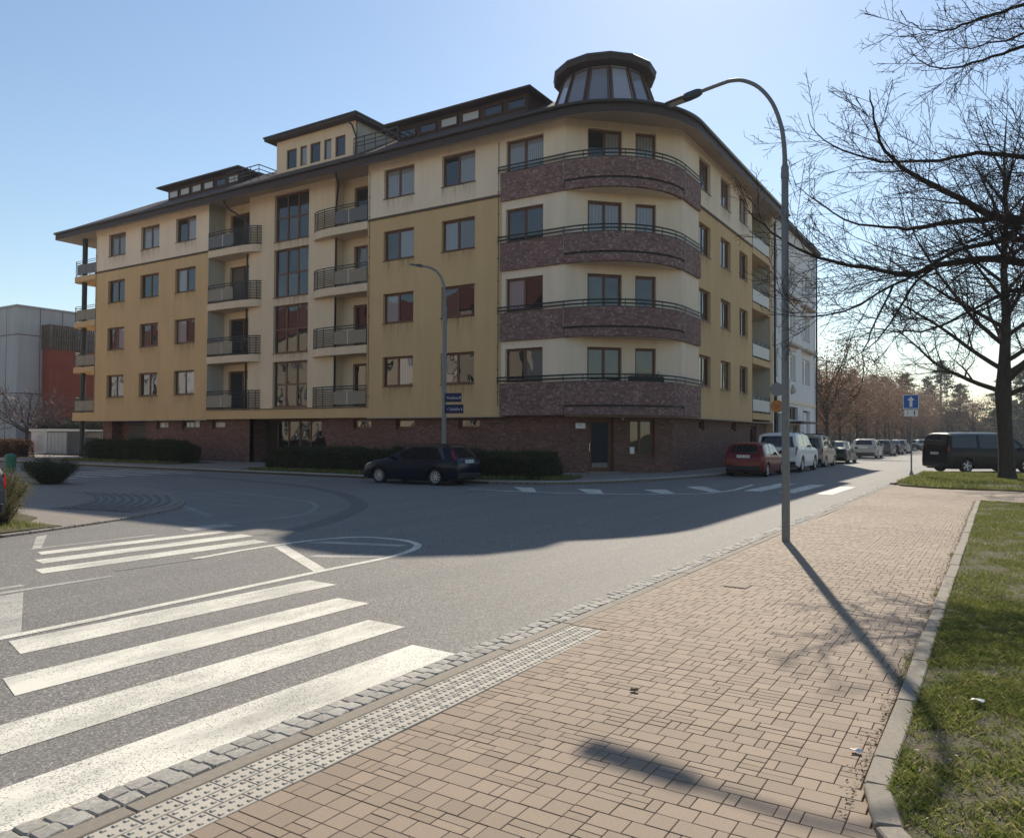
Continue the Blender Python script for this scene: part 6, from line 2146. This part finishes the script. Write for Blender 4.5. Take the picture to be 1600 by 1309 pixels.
bv = [(0, 0, 0.93), (0, 0.02, 1.12), (0, 0.02, 1.32), (0, 0.01, 1.45), (0, -0.01, 1.52), (0, -0.03, 1.60), (0, -0.035, 1.70),
      (0.17, 0.02, 1.40), (0.23, 0.0, 1.14), (0.22, -0.16, 0.98), (0.20, -0.24, 0.93), (-0.17, 0.02, 1.40), (-0.24, 0.04, 1.14), (-0.25, -0.05, 0.92), (-0.25, -0.09, 0.84),
      (0.095, 0, 0.86), (0.10, -0.16, 0.48), (0.10, -0.10, 0.09), (0.10, -0.26, 0.04), (-0.095, 0, 0.86), (-0.10, 0.08, 0.48), (-0.10, 0.26, 0.12), (-0.10, 0.14, 0.04)]
be = [(0, 1), (1, 2), (2, 3), (3, 4), (4, 5), (5, 6), (2, 7), (7, 8), (8, 9), (9, 10), (2, 11), (11, 12), (12, 13), (13, 14), (0, 15), (15, 16), (16, 17), (17, 18), (0, 19), (19, 20), (20, 21), (21, 22)]
br = [(0.16, 0.11), (0.14, 0.10), (0.17, 0.11), 0.07, 0.05, (0.075, 0.09), (0.07, 0.085), 0.062, 0.05, 0.04, 0.035, 0.062, 0.05, 0.04, 0.035, 0.088, 0.062, 0.045, 0.04, 0.088, 0.062, 0.045, 0.04]
for hand, sd in ((10, 1), (14, -1)):      # four fingers and a thumb on each hand
    b0 = Vector(bv[hand])
    for f_ in range(4):
        i0 = len(bv)
        q = b0 + Vector(((f_ - 1.5) * 0.019, -0.03, -0.035))
        bv += [tuple(q), tuple(q + Vector((0, -0.012, -0.035 - 0.006 * (f_ in (1, 2)))))]
        be += [(hand, i0), (i0, i0 + 1)]
        br += [0.009, 0.008]
    i0 = len(bv)
    bv.append(tuple(b0 + Vector((-0.04 * sd, -0.025, -0.015))))
    be.append((hand, i0))
    br.append(0.010)
bv.append((0, -0.135, 1.63))
be.append((5, len(bv) - 1))
br.append(0.014)
skinned("body", bv, be, br, "skin", pt)
cv = [bv[i] for i in range(4)] + [bv[7], bv[8], bv[9], bv[11], bv[12], bv[13], (0, 0.02, 0.70)]
skinned("coat", cv, [(0, 1), (1, 2), (2, 3), (2, 4), (4, 5), (5, 6), (2, 7), (7, 8), (8, 9), (0, 10)], [(0.20, 0.15), (0.175, 0.13), (0.205, 0.14), 0.085, 0.082, 0.07, 0.058, 0.082, 0.07, 0.058, (0.22, 0.17)], "coat_dark", pt)
skinned("trousers", [(0, 0, 0.9)] + [bv[i] for i in (15, 16, 17, 19, 20, 21)], [(0, 1), (1, 2), (2, 3), (0, 4), (4, 5), (5, 6)], [0.13, 0.105, 0.08, 0.062, 0.105, 0.08, 0.062], "trousers", pt)
hp = np.random.default_rng(3).normal(size=(1, 3))
skinned("hair", [(0, 0.03, 1.45), (0, 0.035, 1.60), (0, 0.0, 1.72), (0, -0.05, 1.745)], [(0, 1), (1, 2), (2, 3)], [(0.075, 0.05), (0.088, 0.075), (0.085, 0.08), (0.05, 0.04)], "hair", pt)
for sd in (1, -1):
    MBx = MB().lathe([(0.001, -0.012), (0.010, 0.0), (0.001, 0.012)], 8)
    put("eye", MBx.mesh("eye", "sign_black"), pt, (0.03 * sd, -0.115, 1.65))

# ------------------------------------------------------------------ bare trees
class Tree:
    def __init__(s, seed, thin=(0.42, 0.66)):
        s.r = random.Random(seed)
        s.lines = []
        s.thin = thin

    def jit(s, a):
        return Vector((s.r.gauss(0, a), s.r.gauss(0, a), s.r.gauss(0, a)))

    def grow(s, p, d, length, r0, level, spec):
        """spec per level: (segment length, wander, upward pull, child spacing, child angle, child length factor, min radius)"""
        seg, wander, pull, space, ang, fac, rmin = spec[level]
        n = max(2, int(length / seg))
        pts, rad = [p.copy()], [r0]
        d = d.normalized()
        for k in range(n):
            d = (d + s.jit(wander) + Vector((0, 0, pull * (1 if k > n * 0.35 else 0.3)))).normalized()
            p = p + d * (length / n)
            pts.append(p.copy())
            rad.append(max(rmin, r0 * (1 - 0.86 * (k + 1) / n)))
        s.lines.append((pts, rad))
        if level + 1 < len(spec):
            s.kids(pts, rad, length, level, spec)

    def kids(s, pts, rad, length, level, spec, start=0.18):
        seg, wander, pull, space, ang, fac, rmin = spec[level]
        L_ = [0.0]
        for a, b in zip(pts[:-1], pts[1:]):
            L_.append(L_[-1] + (b - a).length)
        t = L_[-1] * start + s.r.uniform(0, space)
        side = s.r.choice((-1, 1))
        while t < L_[-1] * 0.98:
            i = max(k for k in range(len(L_)) if L_[k] <= t)
            i = min(i, len(pts) - 2)
            f = (t - L_[i]) / max(1e-6, L_[i + 1] - L_[i])
            p = pts[i].lerp(pts[i + 1], f)
            ax = (pts[i + 1] - pts[i]).normalized()
            o = ax.orthogonal().normalized()
            o = Matrix.Rotation(s.r.uniform(0, 6.283), 3, ax) @ o
            o.z = o.z * 0.75 + 0.12
            a = R(ang) * s.r.uniform(0.65, 1.3)
            d = ax * math.cos(a) + o.normalized() * math.sin(a)
            rem = L_[-1] - t
            ln = max(0.12, (fac * (0.35 * L_[-1] + 0.65 * rem)) * s.r.uniform(0.6, 1.2))
            rr_ = (rad[i] + (rad[i + 1] - rad[i]) * f) * s.r.uniform(*s.thin)
            s.grow(p, d, ln, max(spec[level + 1][6], rr_), level + 1, spec)
            t += space * s.r.uniform(0.6, 1.4)

    def meshes(s, thick=0.03):
        A, B = MB(), MB()
        for pts, rad in s.lines:
            big = rad[0] > thick
            mb = A if big else B
            mb.tube(pts, rad, 9 if rad[0] > 0.09 else (6 if big else 3), caps=False)
        return A, B


def add_tree(name, label, loc, T, cat="tree", group=None, trunk_mesh=None):
    t = thing(name, label, cat, loc, 0, group)
    A, B = T.meshes()
    put("trunk", A.mesh("trunk", "bark", smooth=True), t)
    put("crown", B.mesh("crown", "twig"), t)
    return t


# large bare tree on the verge
T = Tree(3, (0.34, 0.55))
spec = [(0.5, 0.05, 0.05, 0.34, 42, 0.48, 0.014), (0.3, 0.09, 0.035, 0.21, 42, 0.52, 0.010), (0.22, 0.085, 0.03, 0.15, 45, 0.62, 0.0075), (0.16, 0.09, 0.02, 9, 40, 0.4, 0.0062)]
trunk = [Vector((0, 0, -0.1)), Vector((0, 0, 0.35)), Vector((-0.02, 0, 1.2)), Vector((-0.08, 0, 2.4)), Vector((-0.1, 0, 3.4)), Vector((-0.05, 0, 4.6)), Vector((0.02, 0, 6.2)), Vector((-0.05, 0.1, 8.2)), Vector((0.05, 0.1, 10.4)), Vector((0.0, 0.1, 12.6)), Vector((0.1, 0.1, 14.2))]
trad = [0.40, 0.30, 0.27, 0.265, 0.29, 0.21, 0.16, 0.12, 0.08, 0.045, 0.015]
T.lines.append((trunk, trad))
rt_ = random.Random(8)
for k in range(26):
    z = 3.2 + 9.0 * (k / 26) ** 1.15
    az = k * 2.4 + rt_.uniform(-0.4, 0.4)
    el = 0.35 + 0.75 * (k / 26) + rt_.uniform(-0.1, 0.15)
    ln = (7.6 - 4.9 * (k / 26)) * rt_.uniform(0.8, 1.12)
    i = max(j for j in range(len(trunk)) if trunk[j].z <= z)
    p = trunk[i].lerp(trunk[i + 1], (z - trunk[i].z) / (trunk[i + 1].z - trunk[i].z))
    d = Vector((math.cos(az) * math.cos(el), math.sin(az) * math.cos(el), math.sin(el)))
    T.grow(p, d, ln, 0.105 * (1 - 0.55 * k / 26), 0, spec)
add_tree("bare_tree", "large bare tree with dark trunk on the green verge before the black van", (0.2, 35.5, 0.06), T)

# bare tree whose limbs reach in from the right, over the lawn
T2 = Tree(14, (0.25, 0.42))
base = Vector((3.9, 14.2, 0.0))
tk = [Vector((0, 0, -0.1)), Vector((0, 0, 0.4)), Vector((-0.05, 0, 2.0)), Vector((-0.1, 0, 3.4)), Vector((-0.2, 0.0, 5.0)), Vector((-0.1, 0.1, 7.0)), Vector((0.1, 0.1, 9.5)), Vector((0.1, 0.1, 12.0))]
T2.lines.append((tk, [0.46, 0.34, 0.29, 0.29, 0.24, 0.17, 0.10, 0.03]))


def px(x, y, q):
    """a point of the limb, given by where it is seen and how far along the street it hangs"""
    d = fwd * 1212.0 + rt * (x - 800.0) - upv * (y - 654.5)
    return Vector((0, 0, 1.65)) + d * (q / d.y) - base


limbs = [
    ([(-0.1, 0.0, 3.6)], [(1700, 352, 14.2), (1600, 344, 14.0), (1555, 339, 13.9), (1506, 312, 13.8), (1457, 290, 13.6), (1409, 260, 13.4), (1375, 222, 13.2), (1362, 170, 13.1), (1358, 140, 13.0)], 0.12),
    ([], [(1555, 341, 13.9), (1487, 348, 14.1), (1430, 356, 14.3), (1386, 356, 14.4), (1319, 342, 14.6), (1262, 305, 14.7), (1240, 285, 14.8)], 0.062),
    ([(-0.1, 0.0, 3.3)], [(1720, 425, 14.0), (1600, 410, 13.6), (1536, 406, 13.3), (1469, 414, 13.0), (1424, 429, 12.8), (1356, 419, 12.7), (1277, 402, 12.6), (1225, 376, 12.6), (1180, 342, 12.6), (1165, 322, 12.6)], 0.10),
    ([(-0.1, 0.0, 3.4)], [(1720, 365, 13.6), (1600, 372, 13.0), (1525, 384, 12.6), (1450, 417, 12.2), (1394, 447, 12.0), (1319, 485, 11.8), (1262, 497, 11.7), (1215, 490, 11.7)], 0.07),
    ([(-0.15, 0.0, 4.6)], [(1720, 262, 14.6), (1600, 245, 14.6), (1525, 241, 14.5), (1469, 249, 14.5), (1375, 252, 14.4), (1319, 234, 14.3), (1275, 210, 14.2), (1262, 178, 14.2)], 0.07),
    ([(-0.1, 0.1, 6.8)], [(1700, -30, 13.6), (1600, 6, 13.2), (1553, 23, 13.0), (1502, 40, 12.8), (1472, 49, 12.7), (1427, 40, 12.6), (1407, 18, 12.5)], 0.05),
    ([(-0.1, 0.1, 6.0)], [(1720, 40, 14.2), (1600, 73, 14.0), (1553, 88, 13.9), (1502, 105, 13.8), (1465, 107, 13.7), (1432, 92, 13.6), (1421, 74, 13.6)], 0.05),
    ([(-0.1, 0.1, 6.2)], [(1720, 10, 15.0), (1600, 52, 14.8), (1565, 65, 14.7), (1515, 75, 14.6), (1490, 64, 14.5), (1478, 45, 14.4)], 0.042),
    ([], [(1469, 414, 13.0), (1430, 440, 12.6), (1400, 490, 12.3), (1370, 530, 12.2), (1330, 560, 12.1), (1285, 566, 12.0)], 0.035),
    ([], [(1394, 447, 12.0), (1370, 500, 11.8), (1350, 550, 11.7), (1348, 600, 11.6), (1330, 630, 11.6)], 0.025),
    ([(-0.1, 0.0, 3.2)], [(1720, 470, 13.0), (1600, 452, 12.4), (1545, 470, 12.2), (1480, 505, 12.0), (1420, 520, 11.9), (1360, 512, 11.8), (1310, 525, 11.8)], 0.05),
]
lspec = [(0.3, 0.05, 0.03, 0.17, 46, 0.36, 0.009), (0.16, 0.075, 0.025, 0.095, 46, 0.46, 0.0052), (0.11, 0.085, 0.02, 0.095, 44, 0.5, 0.0038), (0.07, 0.09, 0.02, 9, 40, 0.4, 0.0030)]
for head, pxs, r0 in limbs:
    pts = [Vector(h) for h in head] + [px(*q) for q in pxs]
    fine = []
    for i in range(len(pts) - 1):
        p0, p1, p2, p3 = pts[max(i - 1, 0)], pts[i], pts[i + 1], pts[min(i + 2, len(pts) - 1)]
        for k in range(3):
            t = k / 3
            fine.append(0.5 * ((2 * p1) + (p2 - p0) * t + (2 * p0 - 5 * p1 + 4 * p2 - p3) * t * t + (3 * p1 - p0 - 3 * p2 + p3) * t ** 3))
    fine.append(pts[-1])
    fine = [p_ + T2.jit(0.012) for p_ in fine]
    rad = [max(0.006, 0.78 * r0 * (1 - 0.93 * (k / (len(fine) - 1)) ** 0.8)) for k in range(len(fine))]
    T2.lines.append((fine, rad))
    ln = sum((b - a).length for a, b in zip(fine[:-1], fine[1:]))
    T2.kids(fine, rad, ln, 0, lspec, start=0.25)
add_tree("bare_tree", "bare tree beside the lawn whose long limbs reach in from the right edge", tuple(base), T2)


# ------------------------------------------------------------------ brown-leaved street trees, pines, far wood
def crown_points(n, rx, rz, cz, seed, holes=0.35):
    rg = np.random.default_rng(seed)
    C_ = rg.normal(size=(34, 3))
    C_ /= np.linalg.norm(C_, axis=1)[:, None]
    C_ *= (rg.random(34) ** 0.45)[:, None]
    idx = rg.integers(0, 34, n)
    P = C_[idx] + rg.normal(0, 0.17, (n, 3))
    P[:, 0] *= rx
    P[:, 1] *= rx
    P[:, 2] = cz + P[:, 2] * rz
    return P, np.stack([C_[:, 0] * rx, C_[:, 1] * rx, cz + C_[:, 2] * rz], 1)


def leafy(name, label, loc, seed, h, rx, n, size, mt, group, trunk_r=0.16, trunk_h=2.3):
    rz = (h - trunk_h) / 2
    P, Cl = crown_points(n, rx, rz, trunk_h + rz, seed)
    t = thing(name, label, "tree", loc, 0, group)
    mb = MB().tube([(0, 0, -0.05), (0.03, 0, trunk_h), (0.0, 0.05, h * 0.6), (0.05, 0, h * 0.9)], [trunk_r, trunk_r * 0.8, trunk_r * 0.5, 0.02], 8)
    for c_ in Cl[:24]:
        s_ = Vector((0, 0.02, min(h * 0.6, trunk_h * 0.8 + (c_[2] - trunk_h) * 0.4)))
        e_ = Vector(c_)
        mb.tube([s_, s_.lerp(e_, 0.5) + Vector((0, 0, 0.25)), e_], [trunk_r * 0.35, trunk_r * 0.2, 0.012], 5, caps=False)
    put("trunk", mb.mesh("trunk", "bark"), t)
    V, F = leaf_cloud(P, np.full(len(P), size), 0.75, 0.8, rng=np.random.default_rng(seed + 50))
    put("crown", fastmesh("crown", V, F, mt), t)
    return t


protos = [leafy("brown_leaved_tree", "brown-leaved street tree in the row beyond the white building", (-13.2, 74.0, 0), 31 + k, 10.2, 3.7, 9000, 0.105, "autumn_leaf", "brown-leaved trees in a row") for k in range(3)]
rt_ = random.Random(12)
spots = [(-13.2, 74.0), (-13.4, 82.0), (-13.0, 90.0)] + [(-13.2 + rt_.uniform(-0.4, 0.4), 98 + 8.2 * k) for k in range(9)] + [(-20.5 + rt_.uniform(-0.5, 0.5), 78 + 9 * k) for k in range(7)] + [(-28, 92), (-28, 108), (-8.5, 168), (-4.5, 175)]
for k, (x, y) in enumerate(spots):
    o = protos[k] if k < 3 else copy_tree(protos[k % 3])
    o.location = (x, y, 0)
    o.rotation_euler = (0, 0, rt_.uniform(0, 6.28))
    s_ = rt_.uniform(0.88, 1.12)
    o.scale = (s_, s_, s_ * rt_.uniform(0.95, 1.08))
    ordn = ("first", "second", "third", "fourth", "fifth", "sixth", "seventh", "eighth", "ninth", "tenth", "eleventh", "twelfth")
    if k < 12:
        o["label"] = ordn[k] + " brown-leaved tree of the front row counted from the white building"
    elif k < 19:
        o["label"] = ordn[k - 12] + " brown-leaved tree of the back row counted from the white building"
    else:
        o["label"] = ("nearer brown tree deep behind the back row", "farther brown tree deep behind the back row", "last brown tree at the far end of the street", "brown tree at the far end nearest the pines")[k - 19]


def pine(seed, h):
    rg = np.random.default_rng(seed)
    t = thing("pine_tree", "dark pine tree among the far trees behind the one-way sign", "tree", (0, 0, 0), 0, "far pine trees")
    mb = MB().tube([(0, 0, -0.1), (0.2, 0.1, h * 0.5), (0.1, 0, h)], [0.28, 0.2, 0.05], 7)
    pts = []
    for k in range(46):
        z = h * (0.32 + 0.68 * (k / 46))
        a = rg.random() * 6.28
        ln = (1 - (k / 46) ** 1.6) * h * 0.24 * (0.5 + 0.7 * rg.random()) + 0.6
        e = np.array([math.cos(a) * ln, math.sin(a) * ln, z + 0.1 * ln])
        mb.tube([(0.1, 0.05, z - 0.2), tuple(e)], [0.06, 0.015], 4, caps=False)
        m_ = 90
        u = rg.random(m_) ** 0.5
        q = np.array([0.1, 0.05, z])[None] * (1 - u)[:, None] + e[None] * u[:, None] + rg.normal(0, 0.35, (m_, 3)) * np.array([1, 1, 0.5])
        pts.append(q)
    put("trunk", mb.mesh("trunk", "bark"), t)
    P = np.concatenate(pts)
    V, F = leaf_cloud(P, np.full(len(P), 0.26), 0.55, 0.8, rng=rg)
    put("crown", fastmesh("crown", V, F, "pine_needle"), t)
    return t


pp = [pine(71, 17.0), pine(72, 15.0), pine(73, 18.5)]
pspots = [(-21.5, 190), (-17.0, 182), (-13.2, 188), (-10.0, 178), (-7.0, 186), (0.0, 150), (3.5, 156), (7.5, 150), (-25.5, 200), (-29, 195), (5.0, 190)]
for k, (x, y) in enumerate(pspots):
    o = pp[k] if k < 3 else copy_tree(pp[k % 3])
    o.location = (x, y, 0)
    o.rotation_euler = (0, 0, rt_.uniform(0, 6.28))
    s_ = rt_.uniform(0.8, 1.08) * (0.78 if x > -1 and y < 160 else 1.0)
    o.scale = (s_, s_, s_)
pines = sorted([q for q in bpy.data.objects if q.name.startswith("pine_tree")], key=lambda q: (0.846 * q.location.x + 0.533 * q.location.y) / (-0.533 * q.location.x + 0.846 * q.location.y))
for k, q in enumerate(pines):
    q["label"] = ("leftmost", "second from left", "third from left", "fourth from left", "fifth from left", "middle", "fifth from right", "fourth from right", "third from right", "second from right", "rightmost")[k] + " of the dark far pine trees at the street end"
for k, (x, y) in enumerate(((-16, -26), (-9, -30), (-2, -25), (5, -29), (12, -24), (19, -28), (27, -22), (-23, -32))):
    o = copy_tree(pp[k % 3])
    o.name = "park_pine"
    o.location = (x, y, 0)
    o.scale = (1.15, 1.15, 0.95)
    o["label"] = "dark park pine behind the viewpoint, seen only mirrored in the corner windows"
    o["group"] = "park pines behind the viewpoint"
rg = np.random.default_rng(5)
n = 60000
X = rg.uniform(-90, 60, n)
Yb = 205 + rg.uniform(0, 30, n)
hh = 8.5 + 2.2 * np.sin(X * 0.21) + 1.5 * np.sin(X * 0.63 + 1)
P = np.stack([X, Yb, hh * rg.random(n) ** 0.8], 1)
V, F = leaf_cloud(P, np.full(n, 0.75), 0.7, 0.9, rng=rg)
o = put("far_wood", fastmesh("far_wood", V, F, "wood_leaf"))
tag(o, "hazy belt of far trees closing the end of the street", "wood", kind="stuff")

# bare cherry in front of the grey building on the left
T3 = Tree(9)
cspec = [(0.5, 0.08, 0.04, 0.3, 45, 0.5, 0.02), (0.35, 0.12, 0.02, 0.2, 45, 0.5, 0.016), (0.25, 0.14, 0.0, 0.3, 45, 0.5, 0.014), (0.2, 0.14, 0.0, 9, 45, 0.5, 0.012)]
T3.lines.append(([Vector((0, 0, -0.1)), Vector((0, 0, 1.0)), Vector((0.1, 0, 2.2))], [0.2, 0.16, 0.13]))
for k in range(16):
    az = k * 2.4
    el = R(18 + 45 * (k / 16))
    T3.grow(Vector((0.08, 0, 1.6 + 0.04 * k)), Vector((math.cos(az) * math.cos(el), math.sin(az) * math.cos(el), math.sin(el))), 5.4 - 1.6 * k / 16, 0.07, 0, cspec)
t = thing("cherry_tree", "bare spreading cherry tree with pinkish twigs before the grey building on the left", "tree", (-74.5, 36.0, 0))
A, B = T3.meshes(0.04)
put("trunk", A.mesh("trunk", "bark"), t)
put("crown", B.mesh("crown", "blossom_twig"), t)

# ------------------------------------------------------------------ haze
hz = bpy.data.materials.new("haze")
hz.use_nodes = True
nt = hz.node_tree
nt.nodes.clear()
pv_ = nt.nodes.new("ShaderNodeVolumePrincipled")
pv_.inputs["Color"].default_value = (0.86, 0.91, 1.0, 1)
pv_.inputs["Density"].default_value = 0.00035
pv_.inputs["Anisotropy"].default_value = 0.25
on = nt.nodes.new("ShaderNodeOutputMaterial")
nt.links.new(pv_.outputs[0], on.inputs["Volume"])
M["haze"] = hz
o = MB().box(-330, 330, -130, 470, -1.1, 22.0).build("haze", "haze")
tag(o, "thin spring haze over the whole street", "haze", kind="stuff")
